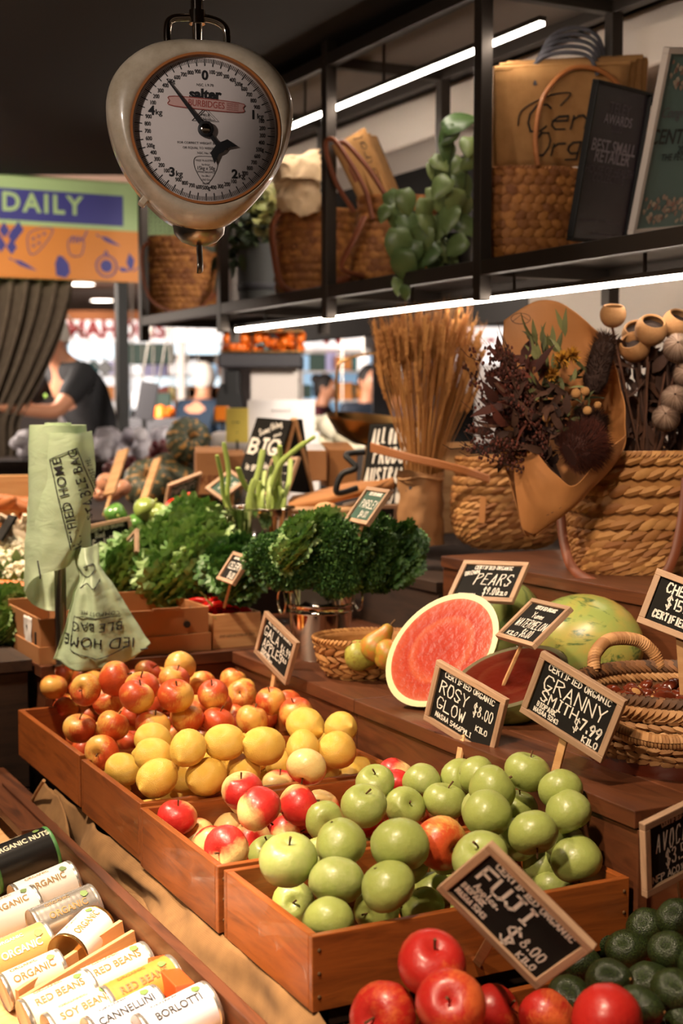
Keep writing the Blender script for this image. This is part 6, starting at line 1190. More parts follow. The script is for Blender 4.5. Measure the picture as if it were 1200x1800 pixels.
for i in range(7): fruitlet('tomato', 'small red tomato at the left edge beside the cardboard box', 'tomato', atY(-4 + (i % 3)*11, 1092 + (i//3)*11, 3.5), (.014, .014, .014), 'tomato_red', (0, 0, i), 0, 'red tomatoes at the left edge')
bench('dark low side bench at the far left edge under the carrots', .5, .855, 3.25, 4.6, 0, .86, faces=('u0',), mats=('dark_u', 'dark_v'), fh=.3)
# back table things right of the celery
for (lb_, x0, x1, y0, y1, Y, d, mt) in (('kraft box with printed front behind the PARSNIPS sign', 345, 395, 795, 870, 4.75, .14, 'cardboard'), ('second kraft box beside the pumpkin, turned away', 392, 432, 800, 860, 4.9, .14, 'cardboard'), ('brown box standing right of the sandwich board', 578, 628, 790, 858, 4.6, .2, 'kraft'), ('open-topped kraft carton behind the sandwich board legs', 532, 575, 792, 846, 4.55, .16, 'cardboard')):
    a = atY(x0, y1, Y); e = atY(x1, y0, Y); W = e.x - a.x; Hh = e.z - a.z; r = thing('kraft_box', lb_, 'box', (a.x, Y, a.z), .15); MB().box((W/2, d/2, Hh/2), (W, d, Hh)).build('carton', mt, r, smooth=False, bevel=.003)
    MB().box((W/2, d/2, Hh + .004), (W*.98, d*.98, .006), Euler((.12, 0, 0))).build('lid', 'white_paper' if 'carton' in lb_ else mt, r, smooth=False)
    if 'printed' in lb_: q = MB(); ftext(q, 'KED', .04, Matrix.Translation((W/2, -.002, Hh*.35)) @ Matrix.Rotation(math.pi/2, 4, 'X')); ftext(q, '- - -', .016, Matrix.Translation((W/2, -.002, Hh*.75)) @ Matrix.Rotation(math.pi/2, 4, 'X')); q.build('print', 'leather', r, smooth=False)
r = thing('wooden_tray', 'wooden tray with a round knob behind the parsley', 'tray', atY(580, 912, 4.0), .25); MB().box((0, .06, 0), (.24, .16, .055)).build('tray_body', 'pine', r, smooth=False, bevel=.004); MB().ell((-.02, -.03, .03), (.035, .018, .02), 16, 8).build('knob', 'pine', r)
r = thing('paper_sack', 'folded brown paper sack with black cord handles left of the ORGANIC sign', 'bag', atY(590, 862, 4.2)); MB().grid(crumple(lambda u, v: Vector(((u-.5)*.3 + .02, (v-.5)*.2, -.05 + .07*u + .02*math.sin(v*3))), .01, 9), 14, 12).build('sack', 'kraft', r, solid=.02)
MB().tube(smooth_pts([atY(628, 858, 4.05) - r.location, atY(592, 866, 4.03) - r.location, atY(600, 835, 4.03) - r.location, atY(625, 822, 4.03) - r.location, atY(608, 800, 4.05) - r.location, atY(640, 795, 4.08) - r.location], 8), .009, 8).build('cord_handle', 'black', r)
a = atY(770, 800, 4.4); r = thing('wooden_box', 'pale wooden panel box behind the wheat vase on the platform', 'box', onz(790, 955, ZP) + Vector((0, .35, 0)), .2); MB().box((.0, .1, .13), (.18, .2, .27)).build('box_body', 'pine', r, smooth=False, bevel=.004); MB().box((0, -.004, .262), (.19, .012, .016)).build('front_rail', 'pine', r, smooth=False)
# ================================================================ BRASS SCALE PAN
bp = thing('brass_pan_scale', 'brass scoop pan scale with wire bail behind the sandwich board', 'scale', atY(662, 742, 4.9), rot=(.12, .10, .2))
MB().lathe([(.01, -.075), (.08, -.07), (.13, -.045), (.165, .0), (.172, .012), (.178, .012), (.176, .004), (.17, -.004), (.135, -.052), (.08, -.078), (.01, -.083)], 40, Matrix.Diagonal((1, .8, 1, 1))).build('pan', 'brass', bp)
MB().tube(smooth_pts([Matrix.LocRotScale(bp.location, bp.rotation_euler, None).inverted() @ atY(x, y, 4.85) for x, y in ((591, 735), (591, 700), (592, 655), (600, 636), (640, 623), (700, 622), (730, 640), (735, 735))], 6), .005, 8).build('bail', 'brass', bp)
MB().lathe([(.09, -.33), (.08, -.3), (.03, -.28), (.03, -.08)], 20).build('stand', 'brass', bp)
# ================================================================ BURLAP AND TRAY OF CANS
def bur(u, v):
    U = 2.93 - u*1.75; sc_ = .5 + .5*math.sin(U*9 + .6); low = .075 + .02*math.sin(U*7.5) + .012*noise.noise(Vector((U*6, 0, 0))); z = .645 - v*low; d = .02*math.sin(v*3.14)*(.6 + .6*math.sin(U*13)) + .018*noise.noise(Vector((U*8, v*2, 1)))
    return L(.805 - .02*v - d, U, z - (.015*(u < .02)))
r = thing('burlap_drape', 'rough burlap strip hanging under the row of fruit crates', 'cloth', L(.8, 2.1, .64)); B0 = r.location
MB().grid(lambda u, v: bur(u, v) - B0, 220, 14).build('burlap', 'burlap', r, solid=.003)
MB().tube([bur(k/110, 1.02) - B0 + L(-.004, 0, 0) for k in range(111)], [.006 + .003*noise.noise(Vector((k*.3, 0, 0))) for k in range(111)], 7).build('rolled_hem', 'burlap', r)
b = MB(); b.tube(smooth_pts([onv(x, y, .765) - B0 for x, y in ((77, 1372), (60, 1400), (43, 1440), (41, 1460))], 6), .004, 6); b.tube(smooth_pts([onv(x, y, .75) - B0 for x, y in ((41, 1458), (44, 1490), (40, 1518), (36, 1535))], 6), .0022, 5); b.tube(smooth_pts([onv(x, y, .75) - B0 for x, y in ((41, 1458), (28, 1475), (20, 1490))], 6), .0012, 4); b.build('tie_cord', 'rope', r, tint=True)
MB().grid(crumple(sheet_fn([[onv(76, 1375, .79), onv(88, 1385, .79), onv(105, 1400, .79)], [onv(55, 1410, .77), onv(80, 1440, .765), onv(120, 1455, .775)], [onv(42, 1452, .76), onv(70, 1480, .75), onv(130, 1510, .77)]]), .003, 20), 14, 12).build('gathered_end', 'burlap', r, solid=.003).location = -B0
TZ = lambda v: .575 - .22*(.80 - v)
def ontray(px, py, h=.036):
    d = ray(px, py); t_ = 2.0
    for _ in range(30):
        p_ = EYE + d*t_; v = vu(p_)[0]; t_ += (p_.z - TZ(v) - h)*-1/ d.z if False else (TZ(v) + h - p_.z)/d.z*.8
    return EYE + d*t_
ty = bench_thing('can_tray', 'sloping pine tray holding tins below the burlap', 'tray', .745, 1.2, .563); ty.rotation_euler = Euler((0, -math.atan(.22), ANG), 'XYZ')
ty.rotation_euler = (Matrix.Rotation(ANG, 3, 'Z') @ Matrix.Rotation(-math.atan(.22), 3, 'Y')).to_euler()
for i in range(3):
    o = MB().box((0, 0, 0), (.104, 1.9, .012)).build('slat', 'pine', ty, smooth=False, bevel=.001); o.location = (-.055 - i*.106, .95, -.008)
MB().box((-.325, .95, .008), (.014, 1.9, .05)).build('front_rail', 'pine', ty, smooth=False, bevel=.002)
MB().box((.016, .95, .01), (.018, 1.9, .09)).build('back_board', 'bench_u', ty, smooth=False, bevel=.002)
bench('dark wooden base beneath the tray of tins', .47, .82, 1.2, 3.15, 0, .44, faces=('v0',), mats=('dark_u', 'dark_v'), fh=.2)
o = bench_thing('ledge_board', 'dark ledge board above the black tin at the left edge', 'board', .70, 2.75, .60); MB().box((.04, .5, 0), (.09, 1.0, .02)).build('board', 'bench_u', o, smooth=False, bevel=.002); MB().box((.07, .5, -.03), (.02, 1.0, .05)).build('rail', 'dark_u', o, smooth=False)
for nm_, c_, r_ in (('can_white', '#f2eee6', .35), ('can_tan', '#c79a5a', .4), ('can_orange', '#e08a3a', .4), ('can_silver', '#c9c2ba', .25), ('can_black', '#1d1c1c', .3), ('can_green', '#4f8a4c', .4), ('can_cream', '#efe3c4', .35), ('can_lilac', '#e6e2ee', .35), ('can_gold', '#b08a50', .25), ('leaf_print', '#6f8a4a', .5), ('orange_print', '#c8602a', .5), ('tan_print', '#9c7a48', .5)): plain(nm_, c_, r_)
M['can_silver'].node_tree.nodes['Principled BSDF'].inputs['Metallic'].default_value = .8; M['can_gold'].node_tree.nodes['Principled BSDF'].inputs['Metallic'].default_value = .9
def can(label, x, y, rad, ln, ang, main, second, txt, ink, roll=0., ribs=False, lid='can_silver', h=None, small='ORGANIC'):
    c = ontray(x, y, h or rad + .001); r = thing('tin_can', label, 'tin can', c, group='tins on the sloping tray')
    d = (L(math.cos(ang), math.sin(ang), .22*math.cos(ang))).normalized(); up = Vector((0, 0, 1)); yv = (up - d*up.dot(d)).normalized(); xv = yv.cross(d); rm = Matrix((xv, yv, d)).transposed(); r.rotation_euler = (rm @ Matrix.Rotation(roll, 3, 'Z')).to_euler()
    hl = ln/2; prof = [(rad*.9, -hl + .002), (rad*.98, -hl), (rad, -hl + .002), (rad*.985, -hl + .005)] + ([(rad*(.965 + .015*(k % 2)), -hl + .006 + (ln - .012)*k/22) for k in range(1, 22)] if ribs else [(rad*.97, -hl + .006), (rad*.97, hl - .006)]) + [(rad*.985, hl - .005), (rad, hl - .002), (rad*.98, hl), (rad*.9, hl - .002)]
    MB().lathe(prof, 40).build('tin', lid, r)
    def wrap(a0, a1, z0, z1, nm_, mt, k=1.): return MB().grid(lambda u, v: Vector((math.cos(a0 + (a1-a0)*u)*rad*(.988 + k*.004 + (.008*math.sin(v*66) if ribs else 0)), math.sin(a0 + (a1-a0)*u)*rad*(.988 + k*.004 + (.008*math.sin(v*66) if ribs else 0)), z0 + (z1-z0)*v)), 40, 24 if ribs else 6).build(nm_, mt, r)
    wrap(0, 2*math.pi, -hl + .007, hl - .007, 'paper_label', main)
    wrap(-.9, .75, -hl + .0072, hl - .0072, 'label_panel', second, 2.2)
    q = MB(); cy_ = lambda x_, y_, a0, z0, k=1.02: Vector((math.cos(a0 - y_/rad)*rad*k, math.sin(a0 - y_/rad)*rad*k, z0 + x_))
    ftext(q, txt, .017, fn=lambda x_, y_: cy_(x_, y_, 2.0, 0), bold=.02, sx=.9); ftext(q, small, .010, fn=lambda x_, y_: cy_(x_, y_, 1.35, -.01), bold=.01)
    for k in range(5): ftext(q, 'ingredients water salt beans', .0048, fn=lambda x_, y_, k=k: cy_(x_, y_, .55 - k*.16, 0), sx=.8)
    q.build('lettering', ink, r, smooth=False)
    q = MB(); [leaf(q, cy_(hl*.5, 0, 1.6, 0, 1.025), Vector((rnw.uniform(-.4, .4), 0, 1)), Vector((math.cos(1.6), math.sin(1.6), 0)), .014, .012, .5, 0, 0) for _ in range(2)]; q.build('leaf_emblem', 'leaf_print', r, smooth=False)
    return r
a0 = .12
can('black tin with green rims at the left edge under the tie cord', 38, 1512, .044, .125, a0, 'can_black', 'can_silver', 'ORGANIC NUTS', 'can_cream', lid='can_green')
can('white tin lying topmost, just right of the black tin', 80, 1568, .037, .115, a0, 'can_white', 'can_cream', 'ORGANIC', 'tan_print', .3)
can('white and tan tin at the left edge under the black one', 15, 1612, .037, .112, a0, 'can_white', 'can_tan', 'ORGANIC', 'tan_print', .2)
can('silver ribbed tin in the middle of the tray', 115, 1612, .037, .115, a0, 'can_silver', 'can_white', 'ORGANIC', 'tan_print', .4, True)
can('tan labelled tin at the left edge with white leaf panel', 32, 1680, .037, .112, a0, 'can_tan', 'can_white', 'ORGANIC', 'can_white', .5)
can('tin set at a slant with gold lid showing beside the divider', 145, 1652, .036, .10, .75, 'can_white', 'can_tan', 'ORGANIC', 'tan_print', -.1, False, 'can_gold')
can('small cream tin low at the left edge before the divider', 58, 1722, .030, .10, a0, 'can_cream', 'can_white', 'ORGANIC', 'orange_print', .3)
can('ribbed cream tin lettered BEANS right after the divider', 205, 1716, .033, .112, a0, 'can_cream', 'can_white', 'RED BEANS', 'orange_print', .1, True)
can('ribbed orange tin lettered BEANS at the right of the tray', 250, 1746, .036, .115, a0, 'can_orange', 'can_cream', 'RED BEANS', 'orange_print', .2, True)
can('cream tin lettered RED BEANS in the lower row', 105, 1768, .034, .112, a0, 'can_cream', 'can_white', 'RED BEANS', 'orange_print', .1)
can('ribbed cream tin lettered SOY BEANS at the bottom edge', 150, 1792, .034, .112, a0, 'can_cream', 'can_white', 'SOY BEANS', 'orange_print', .1, True)
can('lilac white tin lettered CANNELLINI at the bottom edge', 222, 1800, .035, .112, a0, 'can_lilac', 'can_white', 'CANNELLINI', 'ink', .1)
can('lilac white tin lettered BORLOTTI BEANS, rightmost on the tray', 312, 1796, .036, .112, a0, 'can_lilac', 'can_white', 'BORLOTTI', 'ink', .1)
for k, (x0, y0, x1, y1, lb_) in enumerate(((35, 1775, 218, 1650, 'upper pale wooden divider slat across the tin tray'), (42, 1790, 240, 1668, 'lower pale wooden divider slat across the tin tray'))):
    a = ontray(x0, y0, .01); e = ontray(x1, y1, .01); r = thing('divider_slat', lb_, 'slat', (a + e)/2); d = e - a; r.rotation_euler = Matrix((d.normalized(), Vector((0, 0, 1)).cross(d.normalized()).normalized(), d.normalized().cross(Vector((0, 0, 1)).cross(d.normalized()).normalized()))).transposed().to_euler()
    MB().box((0, 0, .012), (d.length, .008, .045)).build('board', 'pine', r, smooth=False, bevel=.001)
r = thing('orange_carton', 'orange carton standing behind the bean tins', 'box', ontray(300, 1745, .03), ANG); MB().box((0, .0, 0), (.03, .12, .07)).build('carton', plain('carton_orange', '#d2501c', .5).m, r, smooth=False, bevel=.002)
q = MB(); ftext(q, 'BEANS', .016, Matrix.Translation((-.0155, 0, .0)) @ Matrix.Rotation(-math.pi/2, 4, 'Z') @ Matrix.Rotation(math.pi/2, 4, 'X')); q.build('lettering', 'ink', r, smooth=False)

# ================================================================ DAILY SIGN, CURTAIN, POSTS
US = 7.2
plain('sign_green', '#b3cf92', .5); plain('sign_orange', '#e08c38', .5); plain('sign_blue', '#40408f', .5)
tl = onu(-140, 300, US); br = onu(246, 497, US); v0_, _ = vu(tl); v1_, _ = vu(br); zt2 = onu(246, 322, US).z; zm = onu(246, 408, US).z; zb2 = br.z
ds = bench_thing('shop_signboard', 'green and orange signboard reading DAILY above the grey curtain', 'sign', v0_, US, zb2); Wd = v1_ - v0_
MB().box((Wd/2, .03, (zt2-zb2)/2), (Wd, .06, zt2-zb2)).build('panel', 'sign_green', ds, smooth=False, bevel=.01)
MB().box((Wd/2, -.002, (zm-zb2)/2), (Wd, .008, zm-zb2)).build('orange_band', 'sign_orange', ds, smooth=False)
bt = onu(216, 398, US); tp_ = onu(216, 345, US); ve = vu(bt)[0] - v0_
MB().box((ve/2, -.003, (bt.z+tp_.z)/2 - zb2), (ve, .008, tp_.z-bt.z)).build('blue_band', 'sign_blue', ds, smooth=False)
zc_ = onu(75, 360, US).z - zb2; xs = vu(onu(8, 360, US))[0] - v0_; xe = vu(onu(137, 360, US))[0] - v0_
q = MB(); ftext(q, 'DAILY', .13, Matrix.Translation(((xs+xe)/2, -.009, zc_)) @ Matrix.Rotation(math.pi/2, 4, 'X'), bold=.03, spacing=1.22); q.build('lettering', 'sign_green', ds, smooth=False)
q = MB()
def doodle(px_, py_, kind, s_=.07):
    p_ = onu(px_, py_, US); x = vu(p_)[0] - v0_; z = p_.z - zb2; T_ = Matrix.Translation((x, -.008, z)) @ Matrix.Rotation(math.pi/2, 4, 'X')
    def ol(pts, w_=.003, closed=True): P = [T_ @ Vector((a*s_, b*s_, 0)) for a, b in pts]; P = smooth_pts(P, 5, closed); q.tube(P + (P[:1] if closed else []), w_, 4)
    def solid(pts): q.add([Vector((a*s_, b*s_, .001)) for a, b in pts], [tuple(range(len(pts)))], T_)
    circ = lambda r_, cx=0, cy=0: [(cx + r_*math.cos(t_), cy + r_*math.sin(t_)) for t_ in [2*math.pi*k/12 for k in range(12)]]
    if kind == 'slice': ol([(-.8, -.9), (-.9, .3), (-.2, .8), (.9, .9), (.6, .1), (-.3, -.9)]); [ol(circ(.08, cx, cy)) for cx, cy in ((-.5, .1), (-.1, .3), (.3, .5), (-.5, -.4), (-.1, -.2))]
    if kind == 'hand': ol([(-.6, -.8), (-.8, .2), (-.4, .7), (0, .5), (.4, .6), (.6, .2), (.3, -.8)]); [ol([(a, .2), (a + .1, .8)], .004, False) for a in (-.5, -.2, .1)]; ol([(.4, .4), (.9, 1.3)], .004, False)
    if kind == 'carrot': solid([(-1., .45), (-.3, .4), (.3, .1), (1.1, -.4), (.2, -.2), (-.4, 0)]); ol([(-1, .4), (-1.3, .6)], .004, False)
    if kind == 'fig': ol(circ(.9), .005); solid(circ(.55)); ol([(-.2, .8), (0, 1.3), (.2, .8)], .004, False)
    if kind == 'leaf': solid([(0, -.8), (-.4, 0), (-.1, .9), (.4, .3), (.3, -.4)]); solid([(0, -.8), (-.9, -.9), (-1.2, -.5), (-.6, -.5)]); ol([(.2, -.8), (1, -.3)], .004, False)
    if kind == 'pear': solid([(-.5, -.8), (.3, -1), (.7, -.5), (.6, .2), (.1, .8), (-.3, .9), (-.6, .2)])
    if kind == 'bunch': [solid([(a, b), (a + .3, b + .5), (a + .6, b), (a + .3, b - .4)]) for a, b in ((-.9, .3), (-.4, .6), (.1, .3), (-.6, -.2), (0, -.3), (.4, .7))]
for d_ in ((70, 423, 'slice'), (135, 432, 'hand', .06), (192, 425, 'carrot', .055), (186, 468, 'fig', .06), (228, 462, 'leaf', .055), (108, 468, 'pear', .06), (10, 425, 'bunch', .09), (42, 467, 'carrot', .06), (-50, 440, 'fig', .06)): doodle(*d_)
q.build('food_drawings', 'sign_blue', ds, smooth=False)
# green grid board continuing behind the rack
a = atY(258, 345, 7.6); e = atY(450, 445, 7.6); r = thing('green_tile_board', 'light green tiled board behind the far tote basket', 'sign', (a.x, 7.6, e.z)); MB().box(((e.x-a.x)/2, 0, (a.z-e.z)/2), (e.x-a.x, .04, a.z-e.z)).build('panel', 'black_metal', r, smooth=False)
b = MB(); nx, nz_ = 24, 13; dx = (e.x-a.x)/nx; dz = (a.z-e.z)/nz_
for i in range(nx):
    for j in range(nz_): b.box(((i+.5)*dx, -.022, (j+.5)*dz), (dx*.72, .01, dz*.72))
stuff(b.build('tiles', 'sign_green', r, smooth=False))
# curtain
cu0 = thing('curtain', 'long grey-brown velvet curtain gathered at the left under the signboard', 'curtain', onu(60, 497, US + .1)); O0 = cu0.location
tpv = [onu(x, 492, US + .12) for x in (-140, 133)]; cz = tpv[1].z
def cur(u, v):
    zt3 = cz + .02; z = zt3 - v*(cz - .02); edge = 133 - 105*min(1, (v/.36))**1.6*1.0 if v < .36 else 28 + (v-.36)*10
    a_ = onu(-140, 492, US + .12); e_ = onu(edge, 492, US + .12); p_ = a_.lerp(e_, u**.9); w_ = .045*math.sin(u*62 + 3*math.sin(v*2)) + .02*math.sin(u*23 + v*3); return Vector((p_.x, p_.y, z)) + L(0, -w_, 0) - O0
MB().grid(cur, 260, 40).build('fabric', 'velvet', cu0)
MB().tube([onu(-140, 490, US + .12) - O0, onu(140, 490, US + .12) - O0], .012, 8).build('rail', 'black_metal', cu0)
p_ = onu(214, 600, US + .05); o = MB().box((p_.x, p_.y, 1.15), (.055, .055, 2.3), Euler((0, 0, ANG))).build('steel_post', 'black_metal', None, smooth=False); tag(o, 'slim black steel post under the right end of the signboard', 'post')
o = MB().box((atY(672, 600, 8.5).x, 8.5, 1.3), (.12, .12, 2.6)).build('steel_post', 'dark_grey', None, smooth=False, bevel=.004); tag(o, 'dark grey square post behind the wheat sheaf', 'post')
# ================================================================ MARKET HALL BEYOND
def slab(name, label, cat, x0, x1, y0, y1, Y, d, mat, part=None, group=None, txt=None, extra=None):
    a = atY(x0, y1, Y); e = atY(x1, y0, Y); W = e.x-a.x; Hh = e.z-a.z; r = thing(name, label, cat, (a.x, Y, a.z), 0, group)
    MB().box((W/2, d/2, Hh/2), (W, d, Hh)).build(part or 'body', mat, r, smooth=False, bevel=min(.01, d/8))
    if txt:
        q = MB(); 
        for t_, fx, fy, sz, *_ in txt: ftext(q, t_, sz*Hh, Matrix.Translation((fx*W, -.006, fy*Hh)) @ Matrix.Rotation(math.pi/2, 4, 'X'), bold=.05)
        q.build('lettering', extra or 'ink_bright', r, smooth=False)
    if cat in ('wall', 'fridge', 'stall', 'counter', 'column'):
        MB().box((W/2, d/2 + .01, -a.z/2), (W*.98, d*.9, a.z - .004)).build('base', mat if cat == 'column' else 'stand_dark', r, smooth=False)
    elif cat in ('notice', 'jar', 'hood'):
        MB().tube([(W/2, d/2, .01), (W/2, d/2 + .01, -a.z)], .006, 6).build('support_rod', 'black_metal', r)
    else:
        zc_ = 2.6 if Y < 7.3 else 2.92
        for fx in (.04, .96): MB().tube([(W*fx, d/2, Hh*.9), (W*fx, d/2, zc_ - a.z)], .006, 6).build('hanger_rod', 'brushed', r)
    return r, W, Hh
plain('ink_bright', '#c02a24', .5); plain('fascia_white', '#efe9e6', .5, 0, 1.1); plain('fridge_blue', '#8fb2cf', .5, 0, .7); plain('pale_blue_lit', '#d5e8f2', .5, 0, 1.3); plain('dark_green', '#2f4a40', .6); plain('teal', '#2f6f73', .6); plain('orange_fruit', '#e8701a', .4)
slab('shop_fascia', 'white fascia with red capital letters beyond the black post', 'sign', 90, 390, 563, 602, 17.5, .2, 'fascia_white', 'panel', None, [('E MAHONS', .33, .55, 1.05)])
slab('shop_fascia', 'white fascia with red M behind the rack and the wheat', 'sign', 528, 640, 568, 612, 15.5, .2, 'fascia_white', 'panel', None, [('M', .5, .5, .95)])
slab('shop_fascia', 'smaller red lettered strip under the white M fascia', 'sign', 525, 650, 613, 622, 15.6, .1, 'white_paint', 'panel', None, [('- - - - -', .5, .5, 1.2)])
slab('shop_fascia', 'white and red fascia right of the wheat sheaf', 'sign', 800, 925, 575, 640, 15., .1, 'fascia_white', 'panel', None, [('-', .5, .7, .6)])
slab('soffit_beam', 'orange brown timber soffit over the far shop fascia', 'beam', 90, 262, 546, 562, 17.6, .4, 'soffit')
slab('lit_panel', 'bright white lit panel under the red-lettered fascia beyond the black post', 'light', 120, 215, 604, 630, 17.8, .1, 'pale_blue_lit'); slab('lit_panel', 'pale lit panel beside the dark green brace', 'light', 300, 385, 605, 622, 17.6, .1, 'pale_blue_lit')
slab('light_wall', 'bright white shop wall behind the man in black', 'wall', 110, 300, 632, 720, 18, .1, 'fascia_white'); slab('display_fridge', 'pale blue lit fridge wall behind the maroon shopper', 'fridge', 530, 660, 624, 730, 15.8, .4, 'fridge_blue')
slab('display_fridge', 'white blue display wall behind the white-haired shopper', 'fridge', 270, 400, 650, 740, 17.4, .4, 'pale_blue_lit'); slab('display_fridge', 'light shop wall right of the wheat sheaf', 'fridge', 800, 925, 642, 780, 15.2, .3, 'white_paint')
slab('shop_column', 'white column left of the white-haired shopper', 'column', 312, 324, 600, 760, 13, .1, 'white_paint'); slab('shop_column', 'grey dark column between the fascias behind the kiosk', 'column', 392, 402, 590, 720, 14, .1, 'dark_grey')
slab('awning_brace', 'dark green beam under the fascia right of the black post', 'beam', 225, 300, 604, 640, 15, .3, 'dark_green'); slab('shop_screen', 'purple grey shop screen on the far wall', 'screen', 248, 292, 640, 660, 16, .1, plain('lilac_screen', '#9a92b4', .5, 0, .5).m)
slab('dark_stall', 'dark stall front below the green beam', 'stall', 225, 330, 735, 800, 9.5, .4, 'dark_grey'); slab('dark_stall', 'dark stall behind the wheat at the right', 'stall', 770, 835, 690, 812, 8, .4, 'black'); slab('counter_block', 'white counter running behind the notes and sandwich board', 'counter', 372, 560, 760, 900, 6.0, .3, 'white_paint')
r, W, Hh = slab('checkout_screen', 'tilted black checkout screen on a thin arm right of the post', 'screen', 236, 268, 668, 735, 8.5, .03, 'dark_grey'); r.rotation_euler = (0, .18, 0); MB().tube([(W/2, .02, 0), (W/2 + .05, .05, -.3)], .015, 8).build('arm', 'black_metal', r)
slab('shelf_bracket', 'black slanting sign panel beside the post behind the man', 'panel', 183, 204, 640, 662, 11, .03, 'black')[0].rotation_euler = (0, -.7, 0)
for (x, y) in ((143, 499), (179, 528)):
    c = onz(x, y, 2.915); r = thing('downlight', 'round ceiling downlight ' + ('nearer, touching the signboard edge' if x < 150 else 'farther, in the pale ceiling'), 'light', c, group=None)
    MB().lathe([(.155, .004), (.17, .0), (.17, -.006), (.155, -.006)], 28, None, True).build('trim_ring', 'white_paint', r); MB().lathe([(.155, -.002), (.155, .0)], 28).build('lens', 'downlight', r)
COL = ['sign_orange', 'teal', 'ink_red', 'fascia_white', 'lilac_screen', 'dark_green', 'fridge_blue', 'soffit', 'yellow_paper', 'dark_grey']
far_sh = []
for x0, x1, Y, lb_ in ((110, 205, 16.9, 'far shop shelving of coloured packets behind the man in black'), (226, 390, 16.9, 'far shop shelving of coloured packets beyond the checkout screen'), (530, 660, 15., 'far shop shelving of coloured packets beyond the maroon shopper')):
    a = atY(x0, 735, Y); e = atY(x1, 612, Y); fs = thing('shop_shelving', lb_, 'shelves', (a.x, Y, 0), 0, 'far shop shelving'); far_sh.append(fs)
    for z_ in (.9, 1.2, 1.5, 1.8): MB().box(((e.x-a.x)/2, 0, z_), (e.x-a.x, .25, .02)).build('shelf_board', 'white_paint', fs, smooth=False)
    for x_ in (0, e.x-a.x): MB().box((x_, 0, 1.1), (.03, .25, 2.2)).build('upright', 'white_paint', fs, smooth=False)
for i in range(78):
    g = i % 3; fs = far_sh[g]; x = rnw.uniform(*((112, 203), (230, 386), (533, 656))[g]); y = 713 - (rnw.choice((.9, 1.2, 1.5, 1.8)) + .1 - H)*2500/fs.location.y; Y = fs.location.y; c = atY(x, y, Y) - fs.location; s_ = rnw.uniform(.08, .24)
    o = MB().box((0, 0, 0), (s_, .14, .12 + .1*rnw.random())).build('packet', rnw.choice(COL), fs, smooth=False, bevel=.01) if i % 2 else MB().ell((0, 0, 0), (s_*.6, .07, .09), 12, 8).build('packet', rnw.choice(COL), fs)
    o.location = c
# kiosk right of the white-haired shopper
slab('kiosk_canopy', 'dark grey box canopy of the kiosk below the rack end', 'canopy', 383, 529, 621, 646, 7.0, .5, 'dark_grey'); slab('kiosk_screen', 'pale panel under the kiosk canopy', 'panel', 440, 524, 646, 708, 7.1, .05, 'white_paint')
r, W, Hh = slab('kiosk_hood', 'black tapered hood at the left of the kiosk', 'hood', 395, 420, 650, 710, 7.05, .2, 'black'); b = MB().box((.02, .1, -.0), (.09, .16, .2), None, 1.9); b.build('taper', 'black', r, smooth=False)
slab('notice_sheet', 'white printed notice sheet behind the sandwich board', 'notice', 435, 553, 703, 800, 5.8, .01, 'white_paper', 'sheet', None, [('- - - - -', .5, .82, .12)], 'can_silver'); slab('note', 'yellow handwritten note stuck left of the white notice', 'notice', 397, 436, 717, 778, 5.75, .008, 'yellow_paper', 'sheet', None, [('- --', .45, .6, .16), ('-', .5, .3, .12)], 'dark_grey')
slab('amber_jar', 'amber jar under the kiosk hood', 'jar', 376, 402, 714, 740, 6.2, .08, plain('amber', '#c26a1a', .3).m)
r = thing('orange_rack', 'wire shelf of oranges on top of the kiosk canopy', 'shelf', atY(388, 621, 7.1)); W = .40
for z in (.01, .11): MB().box((.2, .15, z), (.42, .3, .006)).build('wire_shelf', 'brass', r, smooth=False)
for i in range(60):
    px_, py_ = rnw.uniform(390, 530), rnw.uniform(586, 616); o = MB().ell((0, 0, 0), .026, 12, 8).build('orange', 'orange_fruit') if i == 0 else orange.copy()
    if i: C.objects.link(o)
    orange = o; o.location = atY(px_, py_, 7.15 + rnw.uniform(0, .2)); tag(o, 'orange piled on the kiosk canopy', 'orange', 'oranges on the kiosk')
for i in range(14):
    o = orange.copy(); C.objects.link(o); o.location = atY(*((rnw.uniform(262, 300), rnw.uniform(722, 731)) if i < 14 else (rnw.uniform(820, 860), rnw.uniform(590, 625))), 9.6 + rnw.uniform(0, .2)); o.scale = (1.5,)*3; o['label'] = 'orange in the far blurred heap below the checkout screen' if i < 14 else 'orange in the far blurred heap right of the wheat'; o['group'] = 'far oranges'
b = MB(); r = thing('cauliflower_heap', 'blurred heap of white cauliflowers right of the white notice', 'produce', atY(590, 770, 6.5))
for i in range(60): b.cur = rnw.random(); b.ell(atY(rnw.uniform(550, 650), rnw.uniform(745, 800), 6.5 + rnw.uniform(0, .4)) - r.location, rnw.uniform(.04, .06), 9, 7)
stuff(b.build('heads', 'cauli', r)); slab('dark_stall', 'dark stall under the white cauliflower heap', 'stall', 545, 660, 790, 860, 6.4, .5, 'stand_dark')
for i, (x0, x1, y0, y1, c_) in enumerate(((440, 470, 590, 620, 'teal'), (600, 640, 735, 755, 'teal'), (268, 300, 690, 735, 'dark_green'), (305, 330, 700, 730, 'sign_orange'), (232, 250, 690, 715, 'fascia_white'), (345, 380, 640, 665, 'fridge_blue'))): slab('display_board', ['teal shop board above the kiosk', 'teal shop board behind the brass pan', 'dark green leafy display beyond the checkout screen', 'orange display board by the column', 'small white board behind the checkout screen', 'light blue board above the white-haired shopper'][i], 'board', x0, x1, y0, y1, 12.5 + i*.3, .1, c_)
